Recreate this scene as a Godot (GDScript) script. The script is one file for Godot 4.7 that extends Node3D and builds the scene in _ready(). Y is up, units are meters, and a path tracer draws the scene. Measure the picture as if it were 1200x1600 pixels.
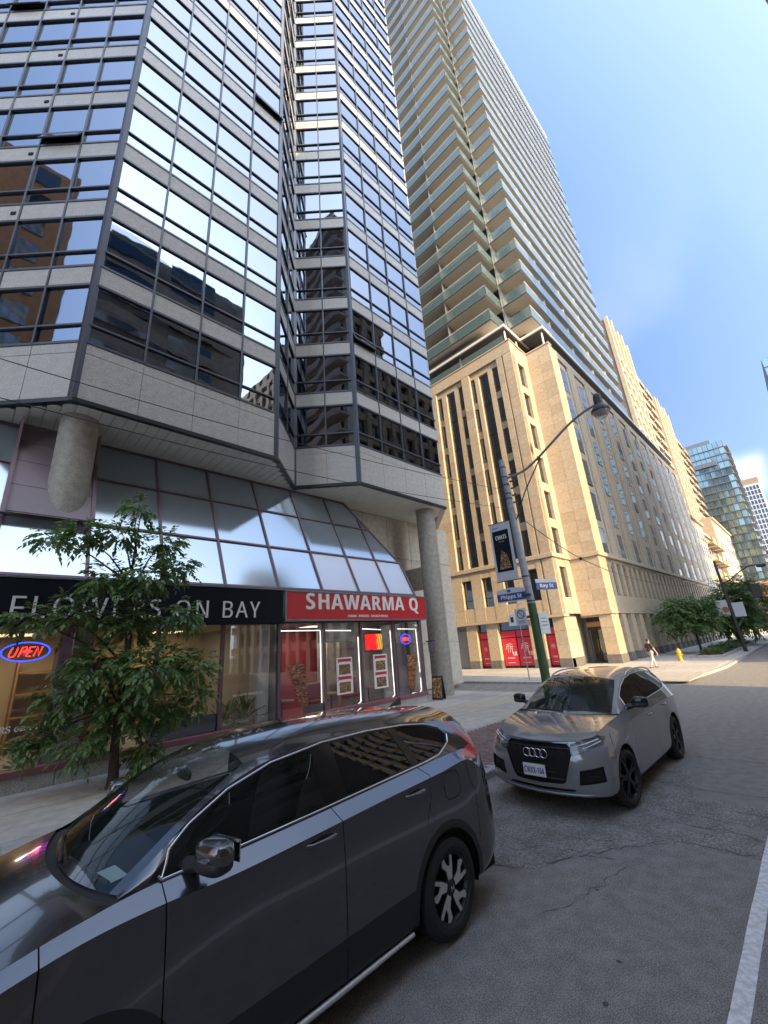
extends Node3D
# A city corner in early light: glass tower over shops, stone podium and balcony tower behind, two parked SUVs.

const SUN_SIDE := 13.0   # degrees south of east
const SUN_UP := 22.0
const CAM_H := 2.45
const CAM_X := Vector3(0.695596, -0.068193, -0.715190)
const CAM_Y := Vector3(0.269926, 0.947358, 0.172201)
const CAM_Z := Vector3(0.665798, -0.312831, 0.677385)
const CAM_FOV := 102.6804

var rng := RandomNumberGenerator.new()
var M := {}            # materials by name
var taken := {}        # top-level names
var box_cache := {}

# ---------------------------------------------------------------- mesh collector
class Geo:
	var v := PackedVector3Array()
	var n := PackedVector3Array()
	var uv := PackedVector2Array()
	var has_uv := false
	func tri(a: Vector3, b: Vector3, c: Vector3, na: Vector3, nb: Vector3, nc: Vector3):
		v.append(a); v.append(c); v.append(b)
		n.append(na); n.append(nc); n.append(nb)
	func face(a: Vector3, b: Vector3, c: Vector3):       # counter-clockwise seen from outside
		var m := (b - a).cross(c - a).normalized()
		tri(a, b, c, m, m, m)
	func quad(a: Vector3, b: Vector3, c: Vector3, d: Vector3):
		var m := (c - a).cross(d - b).normalized()
		tri(a, b, c, m, m, m); tri(a, c, d, m, m, m)
	func quad_uv(a: Vector3, b: Vector3, c: Vector3, d: Vector3, ua := Vector2(0, 1), ub := Vector2(1, 1), uc := Vector2(1, 0), ud := Vector2(0, 0)):
		has_uv = true
		quad(a, b, c, d)
		for q in [ua, uc, ub, ua, ud, uc]: uv.append(q)
	func box(lo: Vector3, hi: Vector3):
		var p := []
		for i in 8: p.append(Vector3(hi.x if i & 1 else lo.x, hi.y if i & 2 else lo.y, hi.z if i & 4 else lo.z))
		quad(p[1], p[3], p[7], p[5]); quad(p[0], p[4], p[6], p[2])
		quad(p[2], p[6], p[7], p[3]); quad(p[0], p[1], p[5], p[4])
		quad(p[4], p[5], p[7], p[6]); quad(p[0], p[2], p[3], p[1])
	func obox(c: Vector3, s: Vector3, b: Basis):
		var p := []
		for i in 8: p.append(c + b * Vector3(s.x / 2 if i & 1 else -s.x / 2, s.y / 2 if i & 2 else -s.y / 2, s.z / 2 if i & 4 else -s.z / 2))
		quad(p[1], p[3], p[7], p[5]); quad(p[0], p[4], p[6], p[2])
		quad(p[2], p[6], p[7], p[3]); quad(p[0], p[1], p[5], p[4])
		quad(p[4], p[5], p[7], p[6]); quad(p[0], p[2], p[3], p[1])
	func bevel_box(lo: Vector3, hi: Vector3, e: float):
		var c := (lo + hi) / 2
		var h := (hi - lo) / 2
		e = minf(e, minf(h.x, minf(h.y, h.z)) * 0.9)
		var ax := [Vector3.RIGHT, Vector3.UP, Vector3.BACK]
		for k in 3:
			var a: Vector3 = ax[k]; var b: Vector3 = ax[(k + 1) % 3]; var d: Vector3 = ax[(k + 2) % 3]
			var ha := h[k]; var hb := h[(k + 1) % 3] - e; var hd := h[(k + 2) % 3] - e
			for s in [-1.0, 1.0]:
				var o: Vector3 = c + a * ha * s
				if s > 0: quad(o - b * hb - d * hd, o + b * hb - d * hd, o + b * hb + d * hd, o - b * hb + d * hd)
				else: quad(o - b * hb - d * hd, o - b * hb + d * hd, o + b * hb + d * hd, o + b * hb - d * hd)
			# the edges that run along d, between faces a and b
			for s in [-1.0, 1.0]:
				for t in [-1.0, 1.0]:
					var p: Vector3 = c + a * s * h[k] + b * t * (h[(k + 1) % 3] - e)
					var q: Vector3 = c + a * s * (h[k] - e) + b * t * h[(k + 1) % 3]
					var w: Vector3 = d * hd
					if s * t > 0: quad(p - w, q - w, q + w, p + w)
					else: quad(p + w, q + w, q - w, p - w)
		for i in 8:
			var s := Vector3(1 if i & 1 else -1, 1 if i & 2 else -1, 1 if i & 4 else -1)
			var p1 := c + s * Vector3(h.x, h.y - e, h.z - e)
			var p2 := c + s * Vector3(h.x - e, h.y, h.z - e)
			var p3 := c + s * Vector3(h.x - e, h.y - e, h.z)
			if s.x * s.y * s.z > 0: face(p1, p2, p3)
			else: face(p1, p3, p2)
	func tube(path: Array, radii, sides := 8, caps := true):
		var rings := []
		var up := Vector3.UP
		for i in path.size():
			var t: Vector3 = (path[mini(i + 1, path.size() - 1)] - path[maxi(i - 1, 0)]).normalized()
			if absf(t.dot(up)) > 0.95: up = Vector3.RIGHT if absf(t.x) < 0.9 else Vector3.BACK
			var x := up.cross(t).normalized()
			var y := t.cross(x).normalized()
			up = y
			var r: float = radii[i] if radii is Array else radii
			var ring := []
			for k in sides:
				var a := TAU * k / sides
				var d := x * cos(a) + y * sin(a)
				ring.append([path[i] + d * r, d])
			rings.append(ring)
		for i in path.size() - 1:
			for k in sides:
				var a = rings[i][k]; var b = rings[i][(k + 1) % sides]; var c = rings[i + 1][(k + 1) % sides]; var d = rings[i + 1][k]
				tri(a[0], b[0], c[0], a[1], b[1], c[1]); tri(a[0], c[0], d[0], a[1], c[1], d[1])
		if caps:
			for e in [0, path.size() - 1]:
				for k in range(1, sides - 1):
					if e == 0: face(rings[e][0][0], rings[e][k + 1][0], rings[e][k][0])
					else: face(rings[e][0][0], rings[e][k][0], rings[e][k + 1][0])
	func lathe(profile: Array, at := Vector3.ZERO, b := Basis(), sides := 24):   # profile: Vector2(radius, height) from bottom to top, outside facing right
		for i in profile.size() - 1:
			var p: Vector2 = profile[i]; var q: Vector2 = profile[i + 1]
			var nn := Vector2(q.y - p.y, p.x - q.x).normalized()
			for k in sides:
				var a := TAU * k / sides; var c := TAU * (k + 1) / sides
				var d1 := Vector3(cos(a), 0, -sin(a)); var d2 := Vector3(cos(c), 0, -sin(c))
				var n1 := b * (d1 * nn.x + Vector3.UP * nn.y); var n2 := b * (d2 * nn.x + Vector3.UP * nn.y)
				var A := at + b * (d1 * p.x + Vector3.UP * p.y); var B := at + b * (d2 * p.x + Vector3.UP * p.y)
				var C := at + b * (d2 * q.x + Vector3.UP * q.y); var D := at + b * (d1 * q.x + Vector3.UP * q.y)
				tri(A, B, C, n1, n2, n2); tri(A, C, D, n1, n2, n1)
	func prism(poly: PackedVector2Array, depth: float, o: Vector3, x: Vector3, y: Vector3):   # polygon in the plane (x, y) at o, thick along x cross y
		var z := x.cross(y).normalized()
		var idx := Geometry2D.triangulate_polygon(poly)
		if Geometry2D.is_polygon_clockwise(poly): pass
		for i in range(0, idx.size(), 3):
			var a := poly[idx[i]]; var b := poly[idx[i + 1]]; var c := poly[idx[i + 2]]
			if (b - a).cross(c - a) < 0: var t := b; b = c; c = t
			var f := z * depth
			face(o + x * a.x + y * a.y + f, o + x * b.x + y * b.y + f, o + x * c.x + y * c.y + f)
			face(o + x * a.x + y * a.y, o + x * c.x + y * c.y, o + x * b.x + y * b.y)
		var area := 0.0
		for i in poly.size(): area += poly[i].cross(poly[(i + 1) % poly.size()])
		for i in poly.size():
			var a := poly[i]; var b := poly[(i + 1) % poly.size()]
			if area < 0: var t := a; a = b; b = t
			var A := o + x * a.x + y * a.y; var B := o + x * b.x + y * b.y
			quad(A, B, B + z * depth, A + z * depth)
	func mesh() -> ArrayMesh:
		var arr := []
		arr.resize(Mesh.ARRAY_MAX)
		arr[Mesh.ARRAY_VERTEX] = v
		arr[Mesh.ARRAY_NORMAL] = n
		if has_uv and uv.size() == v.size(): arr[Mesh.ARRAY_TEX_UV] = uv
		var m := ArrayMesh.new()
		if v.size() > 0: m.add_surface_from_arrays(Mesh.PRIMITIVE_TRIANGLES, arr)
		return m

# ---------------------------------------------------------------- nodes
func numbered(called: String) -> String:
	taken[called] = taken.get(called, -1) + 1
	return called if taken[called] == 0 else "%s_%03d" % [called, taken[called]]

func thing(called: String, label: String, category: String, at := Vector3.ZERO, group := "", turn := 0.0) -> Node3D:
	var o := Node3D.new()
	o.name = numbered(called)
	add_child(o)
	o.position = at
	o.rotation.y = turn
	tag(o, label, category, group)
	return o

func tag(o: Node, label: String, category: String, group := "") -> Node:
	o.set_meta("label", label); o.set_meta("category", category)
	if group != "": o.set_meta("group", group)
	return o

func part(parent: Node, called: String, m: Mesh, mat: Material, at := Vector3.ZERO, b := Basis()) -> MeshInstance3D:
	var o := MeshInstance3D.new()
	o.name = called
	o.mesh = m
	o.material_override = mat
	o.transform = Transform3D(b, at)
	parent.add_child(o, true)
	return o

func geo_part(parent: Node, called: String, g: Geo, mat: Material, at := Vector3.ZERO, b := Basis()) -> MeshInstance3D:
	return part(parent, called, g.mesh(), mat, at, b)

func structure(called: String, m: Mesh, mat: Material, at := Vector3.ZERO) -> MeshInstance3D:
	var o := part(self, numbered(called), m, mat, at)
	o.set_meta("kind", "structure")
	return o

func bm(size: Vector3, bevel := 0.0) -> ArrayMesh:      # a shared box, centred, with chamfered edges
	var key := "%.3f %.3f %.3f %.3f" % [size.x, size.y, size.z, bevel]
	if not box_cache.has(key):
		var g := Geo.new()
		if bevel > 0: g.bevel_box(-size / 2, size / 2, bevel)
		else: g.box(-size / 2, size / 2)
		box_cache[key] = g.mesh()
	return box_cache[key]

func slab(parent: Node, called: String, lo: Vector3, hi: Vector3, mat: Material, bevel := 0.0) -> MeshInstance3D:
	return part(parent, called, bm((hi - lo).abs(), bevel), mat, (lo + hi) / 2)

func facing(d: Vector3) -> Basis:        # x runs along d (horizontal), z points to the left-hand... outward = d x up
	var x := d.normalized()
	return Basis(x, Vector3.UP, x.cross(Vector3.UP))

# ---------------------------------------------------------------- materials
func lin(r: float, g: float, b: float) -> Color:
	return Color(r, g, b).linear_to_srgb()

func mat(called: String, c: Color, rough := 0.8, metal := 0.0) -> StandardMaterial3D:
	var m := StandardMaterial3D.new()
	m.resource_name = called
	m.albedo_color = c
	m.roughness = rough
	m.metallic = metal
	M[called] = m
	return m

func noise_bytes(size: int, freq: float, sd: int, octaves := 4, kind := FastNoiseLite.TYPE_SIMPLEX_SMOOTH) -> PackedByteArray:
	var f := FastNoiseLite.new()
	f.seed = sd; f.frequency = freq; f.noise_type = kind
	f.fractal_octaves = octaves
	f.fractal_type = FastNoiseLite.FRACTAL_FBM if octaves > 1 else FastNoiseLite.FRACTAL_NONE
	var im := f.get_seamless_image(size, size, false, false, 0.15)
	im.convert(Image.FORMAT_L8)
	return im.get_data()

# layers: [[frequency, octaves, weight], ...]; colour runs from a to b over the summed noise
func blend_tex(size: int, a: Color, b: Color, layers: Array, sd: int, contrast := 1.0, fleck := 0.0, fleck_color := Color.BLACK) -> Array:
	var sum := PackedFloat32Array(); sum.resize(size * size)
	var k := 0
	for l in layers:
		var d := noise_bytes(size, l[0], sd + k * 7, l[1])
		k += 1
		var w: float = l[2] / 255.0
		for i in size * size: sum[i] += (d[i] - 127.5) * w
	var out := PackedByteArray(); out.resize(size * size * 3)
	var hgt := PackedByteArray(); hgt.resize(size * size)
	var r := RandomNumberGenerator.new(); r.seed = sd
	for i in size * size:
		var t := clampf(0.5 + sum[i] * contrast, 0.0, 1.0)
		var c := a.lerp(b, t)
		if fleck > 0.0 and r.randf() < fleck: c = c.lerp(fleck_color, r.randf_range(0.2, 0.9))
		out[i * 3] = int(c.r * 255); out[i * 3 + 1] = int(c.g * 255); out[i * 3 + 2] = int(c.b * 255)
		hgt[i] = int(t * 255)
	var im := Image.create_from_data(size, size, false, Image.FORMAT_RGB8, out)
	var hm := Image.create_from_data(size, size, false, Image.FORMAT_L8, hgt)
	return [ImageTexture.create_from_image(im), ImageTexture.create_from_image(hm)]

func surf(called: String, a: Color, b: Color, layers: Array, metres: float, rough: float, sd: int, relief := 0.0, size := 512, contrast := 1.0, fleck := 0.0, fleck_color := Color.BLACK) -> StandardMaterial3D:
	var t := blend_tex(size, a, b, layers, sd, contrast, fleck, fleck_color)
	var m := mat(called, Color.WHITE, rough)
	m.albedo_texture = t[0]
	m.uv1_triplanar = true
	m.uv1_world_triplanar = true
	m.uv1_scale = Vector3.ONE / metres
	m.texture_filter = BaseMaterial3D.TEXTURE_FILTER_LINEAR_WITH_MIPMAPS_ANISOTROPIC
	if relief > 0:
		m.heightmap_enabled = true
		m.heightmap_texture = t[1]
		m.heightmap_scale = relief
	return m

func tinted(called: String, base: StandardMaterial3D, c: Color) -> StandardMaterial3D:
	var m: StandardMaterial3D = base.duplicate()
	m.resource_name = called
	m.albedo_color = c
	M[called] = m
	return m

func glass(called: String, c: Color, a: float, rough := 0.02) -> StandardMaterial3D:
	var m := mat(called, Color(c.r, c.g, c.b, a), rough)
	m.transparency = BaseMaterial3D.TRANSPARENCY_ALPHA
	return m

func lamp(called: String, c: Color, energy: float) -> StandardMaterial3D:
	var m := mat(called, c, 0.5)
	m.emission_enabled = true
	m.emission = c
	m.emission_energy_multiplier = energy
	return m

func paint(called: String, c: Color, metal: float) -> StandardMaterial3D:
	var m := mat(called, c, 0.15, metal)
	m.clearcoat_enabled = true
	m.clearcoat = 1.0
	m.clearcoat_roughness = 0.03
	return m

func ripple(m: StandardMaterial3D, metres: float, strength: float, sd: int):
	var f := FastNoiseLite.new()
	f.seed = sd; f.frequency = 0.012; f.fractal_octaves = 2
	var im := f.get_seamless_image(256, 256, false, false, 0.2)
	im.convert(Image.FORMAT_RGBA8)
	im.bump_map_to_normal_map(2.0)
	m.normal_enabled = true
	m.normal_texture = ImageTexture.create_from_image(im)
	m.normal_scale = strength
	m.uv1_triplanar = true
	m.uv1_world_triplanar = true
	m.uv1_scale = Vector3.ONE / metres

func make_materials():
	surf("granite", lin(.28, .278, .262), lin(.60, .595, .56), [[.075, 1, .75], [.2, 1, .4], [.012, 3, .35]], 1.8, .45, 11, 0.0, 512, .95, .03, lin(.12, .12, .12))
	surf("granite_column", lin(.22, .21, .18), lin(.46, .44, .385), [[.09, 1, .9], [.2, 1, .5], [.012, 3, .6]], 1.6, .55, 12, .05, 512, 1.2, .08, lin(.1, .1, .09))
	surf("granite_wall", lin(.36, .335, .28), lin(.50, .47, .40), [[.3, 1, .5], [.012, 3, .9]], 2.2, .6, 13, .02)
	surf("soffit", lin(.62, .61, .56), lin(.72, .71, .66), [[.02, 3, 1.0]], 2.5, .6, 14, 0.0, 256)
	surf("limestone", lin(.40, .335, .245), lin(.52, .445, .34), [[.25, 2, .4], [.014, 4, 1.0]], 2.4, .75, 15, .03)
	tinted("limestone_b", M.limestone, Color(.97, .965, .955))
	tinted("limestone_c", M.limestone, Color(1.0, .98, .955))
	tinted("limestone_d", M.limestone, Color(.94, .935, .93))
	surf("plinth_stone", lin(.10, .10, .095), lin(.19, .18, .17), [[.3, 1, .6], [.02, 3, .8]], 2.0, .6, 16, .02, 256)
	surf("concrete", lin(.37, .355, .32), lin(.54, .52, .475), [[.3, 1, .4], [.015, 4, 1.0]], 2.6, .85, 17, .06, 512, 1.0, .02, lin(.16, .16, .15))
	tinted("concrete_b", M.concrete, Color(.92, .92, .93))
	tinted("concrete_c", M.concrete, Color(.97, .96, .94))
	surf("kerb_stone", lin(.27, .27, .26), lin(.40, .40, .385), [[.3, 1, .5], [.02, 3, 1.0]], 1.5, .85, 18, .08, 256)
	surf("asphalt", lin(.145, .135, .12), lin(.35, .335, .31), [[.15, 1, 1.15], [.07, 2, .5], [.008, 4, .4]], 1.9, .86, 19, .5, 1024, 1.3, .004, lin(.42, .42, .42))
	surf("asphalt_old", lin(.125, .117, .105), lin(.30, .287, .265), [[.12, 1, 1.0], [.05, 2, .6], [.008, 4, .6]], 2.1, .88, 20, .5, 512, 1.2, .01, lin(.36, .36, .36))
	surf("asphalt_plain", lin(.14, .135, .125), lin(.22, .215, .2), [[.3, 1, .6], [.01, 4, .9]], 9.0, .9, 21, 0.0, 512)
	mat("tar", lin(.075, .072, .068), .85)
	surf("road_paint", lin(.52, .52, .51), lin(.84, .84, .82), [[.25, 2, .8], [.03, 4, 1.2]], 1.1, .7, 22, .08, 512, 1.1, .015, lin(.2, .2, .2))
	mat("frame_blue", lin(.075, .085, .105), .38, .35)
	mat("frame_dark", lin(.025, .027, .032), .4, .2)
	mat("frame_plum", lin(.155, .105, .125), .45, .25)
	mat("sill_plum", lin(.22, .085, .105), .45, .15)
	mat("panel_mauve", lin(.23, .19, .215), .5, .1)
	mat("mirror_glass", lin(.215, .255, .315), .02, 1.0); ripple(M.mirror_glass, 3.2, .035, 31)
	mat("canopy_glass", lin(.42, .50, .56), .12, .7); ripple(M.canopy_glass, 2.6, .03, 33)
	mat("pebble_glass", lin(.60, .62, .65), .32, .55); ripple(M.pebble_glass, .35, .5, 34)
	mat("window_dark", lin(.11, .125, .14), .06, .85); ripple(M.window_dark, 2.4, .03, 35)
	mat("balcony_slab", lin(.50, .46, .385), .8)
	mat("balcony_edge", lin(.72, .71, .67), .6)
	mat("tower_wall", lin(.13, .14, .145), .5, .2)
	glass("rail_glass", lin(.13, .205, .22), .45, .04)
	mat("steel_dark", lin(.05, .052, .055), .45, .5)
	mat("steel_grey", lin(.22, .235, .25), .45, .6)
	mat("rubber", lin(.018, .018, .019), .75)
	mat("black_plastic", lin(.022, .023, .025), .5)
	mat("gap", lin(.006, .006, .006), .9)
	mat("chrome", lin(.78, .79, .80), .12, 1.0)
	mat("white_paint", lin(.78, .78, .76), .5)
	mat("sign_red", lin(.52, .022, .03), .35)
	mat("sign_black", lin(.012, .016, .022), .6)
	M.sign_black.metallic_specular = .2
	mat("red_panel", lin(.62, .03, .065), .45)
	mat("shop_red", lin(.30, .02, .03), .6)
	mat("trunk", lin(.055, .042, .034), .9)
	mat("interior_beige", lin(.55, .46, .33), .8)
	mat("interior_grey", lin(.33, .34, .33), .8)
	mat("wood", lin(.36, .22, .11), .6)
	mat("pot_white", lin(.66, .67, .66), .5)
	mat("dark_wall", lin(.27, .265, .25), .7)
	glass("shop_glass", lin(.10, .11, .11), .12, .01)
	for k in 3:
		var g := mat("leaf_%d" % k, [lin(.085, .15, .05), lin(.065, .12, .05), lin(.115, .175, .055)][k], .45)
		g.backlight_enabled = true
		g.backlight = [lin(.13, .21, .04), lin(.10, .17, .04), lin(.17, .25, .05)][k]

# ---------------------------------------------------------------- light, sky, camera
func sun_dir() -> Vector3:        # towards the sun
	var a := deg_to_rad(SUN_SIDE); var e := deg_to_rad(SUN_UP)
	return Vector3(cos(e) * cos(a), sin(e), cos(e) * sin(a))

func make_sky() -> PanoramaSkyMaterial:
	# clear-sky luminance after the CIE standard (brighter towards the sun and the horizon), with a few thin high clouds
	var w := 1024; var h := 512
	var im := Image.create_empty(w, h, false, Image.FORMAT_RGBF)
	var s := sun_dir()
	var f := FastNoiseLite.new(); f.seed = 4; f.frequency = .9; f.fractal_octaves = 5; f.noise_type = FastNoiseLite.TYPE_SIMPLEX_SMOOTH
	var f2 := FastNoiseLite.new(); f2.seed = 9; f2.frequency = .55; f2.fractal_octaves = 2
	for y in h:
		var el := PI / 2 - PI * (y + .5) / h
		for x in w:
			var az := TAU * (x + .5) / w
			var d := Vector3(sin(az) * cos(el), sin(el), -cos(az) * cos(el))
			var up := maxf(d.y, 0.02)
			var g := acos(clampf(d.dot(s), -1, 1))
			var glow := 1.0 + 19.0 * (exp(-2.2 * g) - .0316) + .15 * cos(g) * cos(g)
			var grad := pow((1.0 - exp(-.32 / up)), .2)
			var hz := pow(1.0 - up, 3.0)
			var c := Color(.076, .132, .255).lerp(Color(.18, .245, .325), hz)
			c = c.lerp(Color(.205, .21, .22), clampf((glow - .9) / 3.0, 0, .85))
			c = c * (glow * grad)
			if d.y > 0:
				var q := Vector2(d.x, d.z) / (d.y + .12)
				var n := f.get_noise_2d(q.x * 1.6, q.y * .6) * .6 + f2.get_noise_2d(q.x, q.y) * .55
				var cl := smoothstep(.12, .62, n + .3 * (1.0 - d.y)) * smoothstep(.01, .12, d.y) * (.14 + .86 * smoothstep(.5, .2, d.y)) * smoothstep(.8, .55, d.y)
				c = c.lerp(Color(.36, .37, .39) * (.75 + .25 * glow), clampf(cl * .85, 0, .8))
			else:
				c = Color(.12, .12, .12).lerp(c, clampf(1.0 + d.y * 14.0, 0, 1))
			im.set_pixel(x, y, c)
	var p := PanoramaSkyMaterial.new()
	p.panorama = ImageTexture.create_from_image(im)
	return p

func setup_view():
	var cam := Camera3D.new()
	cam.name = "camera"
	cam.transform = Transform3D(Basis(CAM_X, CAM_Y, CAM_Z), Vector3(0, CAM_H, 0))
	cam.fov = CAM_FOV
	cam.near = .05
	cam.far = 3000
	add_child(cam)
	cam.current = true
	var we := WorldEnvironment.new()
	we.name = "world"
	var e := Environment.new()
	e.background_mode = Environment.BG_SKY
	e.sky = Sky.new()
	e.sky.sky_material = make_sky()
	e.tonemap_mode = Environment.TONE_MAPPER_LINEAR
	e.tonemap_exposure = 4.9
	e.sdfgi_enabled = true; e.ssao_enabled = true; e.ssil_enabled = true
	we.environment = e
	add_child(we)
	var sun := DirectionalLight3D.new()
	sun.name = "sun"
	sun.light_energy = .6
	sun.light_color = Color(1.0, .83, .55)
	sun.light_angular_distance = .5
	sun.shadow_enabled = true
	sun.basis = Basis.looking_at(-sun_dir())
	add_child(sun)

# ---------------------------------------------------------------- ground
func arc(c: Vector2, r: float, a0: float, a1: float, n := 8) -> PackedVector2Array:
	var o := PackedVector2Array()
	for i in n + 1:
		var a := deg_to_rad(lerpf(a0, a1, float(i) / n))
		o.append(c + Vector2(cos(a), sin(a)) * r)
	return o

func sheet(poly: PackedVector2Array, y0: float, y1: float) -> Geo:     # polygon in (x, z), from y0 up to y1
	var g := Geo.new()
	var p := PackedVector2Array()
	for q in poly: p.append(Vector2(q.x, -q.y))
	g.prism(p, y1 - y0, Vector3(0, y0, 0), Vector3.RIGHT, Vector3.FORWARD)
	return g

func wander(a: Vector2, b: Vector2, sway: float, steps: int, sd: int) -> Array:
	var r := RandomNumberGenerator.new(); r.seed = sd
	var o := []
	var d := (b - a).orthogonal().normalized()
	var k := 0.0
	for i in steps + 1:
		var t := float(i) / steps
		k = k * .72 + r.randf_range(-1, 1) * sway
		o.append(a.lerp(b, t) + d * k * sin(PI * clampf(t, .08, .92)))
	return o

func crack(road: Node, a: Vector2, b: Vector2, width: float, sway: float, sd: int):
	var r := RandomNumberGenerator.new(); r.seed = sd * 3 + 1
	var pts := wander(a, b, sway, maxi(10, int(a.distance_to(b) * 14)), sd)
	var g := Geo.new()
	var prev_l := Vector3.ZERO; var prev_r := Vector3.ZERO
	for i in pts.size():
		var t: Vector2 = (pts[mini(i + 1, pts.size() - 1)] - pts[maxi(i - 1, 0)]).normalized().orthogonal()
		var w := width * r.randf_range(.15, .8) * (.15 if i == 0 or i == pts.size() - 1 else 1.0)
		var l: Vector2 = pts[i] + t * w; var q: Vector2 = pts[i] - t * w
		var L := Vector3(l.x, .0035, l.y); var Q := Vector3(q.x, .0035, q.y)
		if i > 0: g.quad(prev_r, Q, L, prev_l)
		prev_l = L; prev_r = Q
	geo_part(road, "crack", g, M.tar)

func patch(road: Node, c: Vector2, rx: float, rz: float, y: float, m: Material, sd: int):
	var f := FastNoiseLite.new(); f.seed = sd; f.frequency = 1.2
	var p := PackedVector2Array()
	for i in 40:
		var a := TAU * i / 40.0
		var k := 1.0 + .55 * f.get_noise_2d(cos(a) * 2.0, sin(a) * 2.0)
		p.append(c + Vector2(cos(a) * rx, sin(a) * rz) * k)
	geo_part(road, "worn_patch", sheet(p, y - .02, y), m)

func make_ground():
	var g := Geo.new()
	g.quad(Vector3(-1500, -.04, 1500), Vector3(1500, -.04, 1500), Vector3(1500, -.04, -1500), Vector3(-1500, -.04, -1500))
	structure("ground", g.mesh(), M.asphalt_plain)
	g = Geo.new()
	g.quad(Vector3(-5.3, 0, 80), Vector3(8.2, 0, 80), Vector3(8.2, 0, -420), Vector3(-5.3, 0, -420))
	var road := structure("road", g.mesh(), M.asphalt)
	g = Geo.new()
	g.quad(Vector3(-90, .0, -17), Vector3(-5.3, .0, -17), Vector3(-5.3, .0, -24.5), Vector3(-90, .0, -24.5))
	g.quad(Vector3(8.2, .0, -14), Vector3(120, .0, -14), Vector3(120, .0, -32), Vector3(8.2, .0, -32))
	structure("side_street", g.mesh(), M.asphalt_old)
	# worn strip of older asphalt between the parked cars, ragged cracks along its edge
	var strip := PackedVector2Array()
	for q in wander(Vector2(-5.0, -3.9), Vector2(-2.9, -5.0), .05, 12, 5): strip.append(q)
	for q in wander(Vector2(-2.75, -5.5), Vector2(-2.0, -6.35), .05, 10, 6): strip.append(q)
	for q in wander(Vector2(-1.6, -6.5), Vector2(3.2, -6.6), .08, 26, 7): strip.append(q)
	for q in wander(Vector2(3.2, -8.3), Vector2(-2.0, -8.15), .1, 26, 8): strip.append(q)
	for q in wander(Vector2(-2.3, -9.6), Vector2(-5.0, -9.9), .05, 10, 9): strip.append(q)
	geo_part(road, "worn_patch", sheet(strip, -.02, .0025), M.asphalt_old)
	crack(road, Vector2(-2.9, -5.1), Vector2(-2.0, -6.5), .012, .05, 21)
	crack(road, Vector2(-2.0, -6.5), Vector2(-.2, -6.72), .02, .06, 22)
	crack(road, Vector2(-1.9, -7.1), Vector2(-.6, -7.0), .022, .07, 23)
	crack(road, Vector2(-2.3, -7.5), Vector2(.4, -7.35), .018, .08, 24)
	crack(road, Vector2(-1.6, -7.9), Vector2(.9, -8.1), .016, .06, 25)
	crack(road, Vector2(-1.1, -6.9), Vector2(-.9, -7.9), .012, .06, 26)
	crack(road, Vector2(-1.7, -6.6), Vector2(-1.5, -7.5), .012, .06, 27)
	crack(road, Vector2(-3.6, -5.2), Vector2(-2.3, -5.7), .012, .09, 28)
	crack(road, Vector2(-3.4, -4.7), Vector2(-2.6, -5.5), .012, .09, 29)
	crack(road, Vector2(-2.55, -4.2), Vector2(-2.2, -5.6), .007, .08, 30)
	crack(road, Vector2(-3.0, -5.9), Vector2(-2.2, -6.3), .016, .09, 31)
	crack(road, Vector2(-2.5, -8.6), Vector2(6.0, -9.3), .012, .02, 32)
	crack(road, Vector2(-2.4, -10.6), Vector2(6.0, -11.2), .014, .02, 33)
	crack(road, Vector2(-2.3, -15.2), Vector2(8.0, -15.6), .014, .03, 34)
	crack(road, Vector2(-2.0, -12.6), Vector2(2.0, -12.9), .01, .05, 35)
	crack(road, Vector2(-.4, -4.2), Vector2(-.1, -9.0), .008, .05, 36)
	for k in 9:
		var c := Vector2(rng.randf_range(-2.4, -.9), rng.randf_range(-5.0, -2.6))
		patch(road, c, rng.randf_range(.01, .024), rng.randf_range(.01, .024), .003, M.tar, 50 + k)
	patch(road, Vector2(-1.3, -7.35), .26, .09, .0045, M.asphalt, 71)
	patch(road, Vector2(-1.85, -7.0), .3, .08, .0045, M.asphalt, 72)
	# painted lane lines
	for seg in [[-12.5, 1.5], [-30.0, -24.6]]:
		var l := PackedVector2Array()
		var top: float = seg[0]; var bot: float = seg[1]
		for q in wander(Vector2(-1.115, bot), Vector2(-1.115, top), .004, 60, 41): l.append(q)
		for q in wander(Vector2(-1.005, top), Vector2(-1.005, bot), .004, 60, 42): l.append(q)
		if top > -13:
			geo_part(road, "lane_line", sheet(l, -.01, .004), M.road_paint)
	# pavements: the near block, the block across the side street, the far side of the road
	var near := PackedVector2Array([Vector2(-40, 60), Vector2(-5.2, 60)])
	near.append_array(arc(Vector2(-8.2, -15.2), 3.0, 0, -90))
	near.append(Vector2(-40, -18.2))
	var side := structure("pavement", sheet(near, -.05, .115).mesh(), M.concrete)
	paving(side, near)
	var north := PackedVector2Array([Vector2(-60, -22.6)])
	north.append_array(arc(Vector2(-7.4, -25.0), 2.4, 90, 0))
	north.append_array(PackedVector2Array([Vector2(-4.45, -31), Vector2(-4.45, -400), Vector2(-60, -400)]))
	var far := structure("pavement", sheet(north, -.05, .115).mesh(), M.concrete)
	for ix in 9:
		for iz in 4:
			var x := -24.0 + ix * 2.15; var z := -23.1 - iz * 2.15
			if x < -6.2 or iz > 0: slab(far, "paving_slab", Vector3(x, .10, z - 2.135), Vector3(x + 2.135, .13, z), [M.concrete, M.concrete_b, M.concrete_c][rng.randi() % 3])
	for iz in 16:
		for ix in 2:
			var x := -9.0 + ix * 2.15; var z := -31.9 - iz * 2.15
			slab(far, "paving_slab", Vector3(x, .10, z - 2.135), Vector3(x + 2.135, .13, z), [M.concrete, M.concrete_b, M.concrete_c][rng.randi() % 3])
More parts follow.
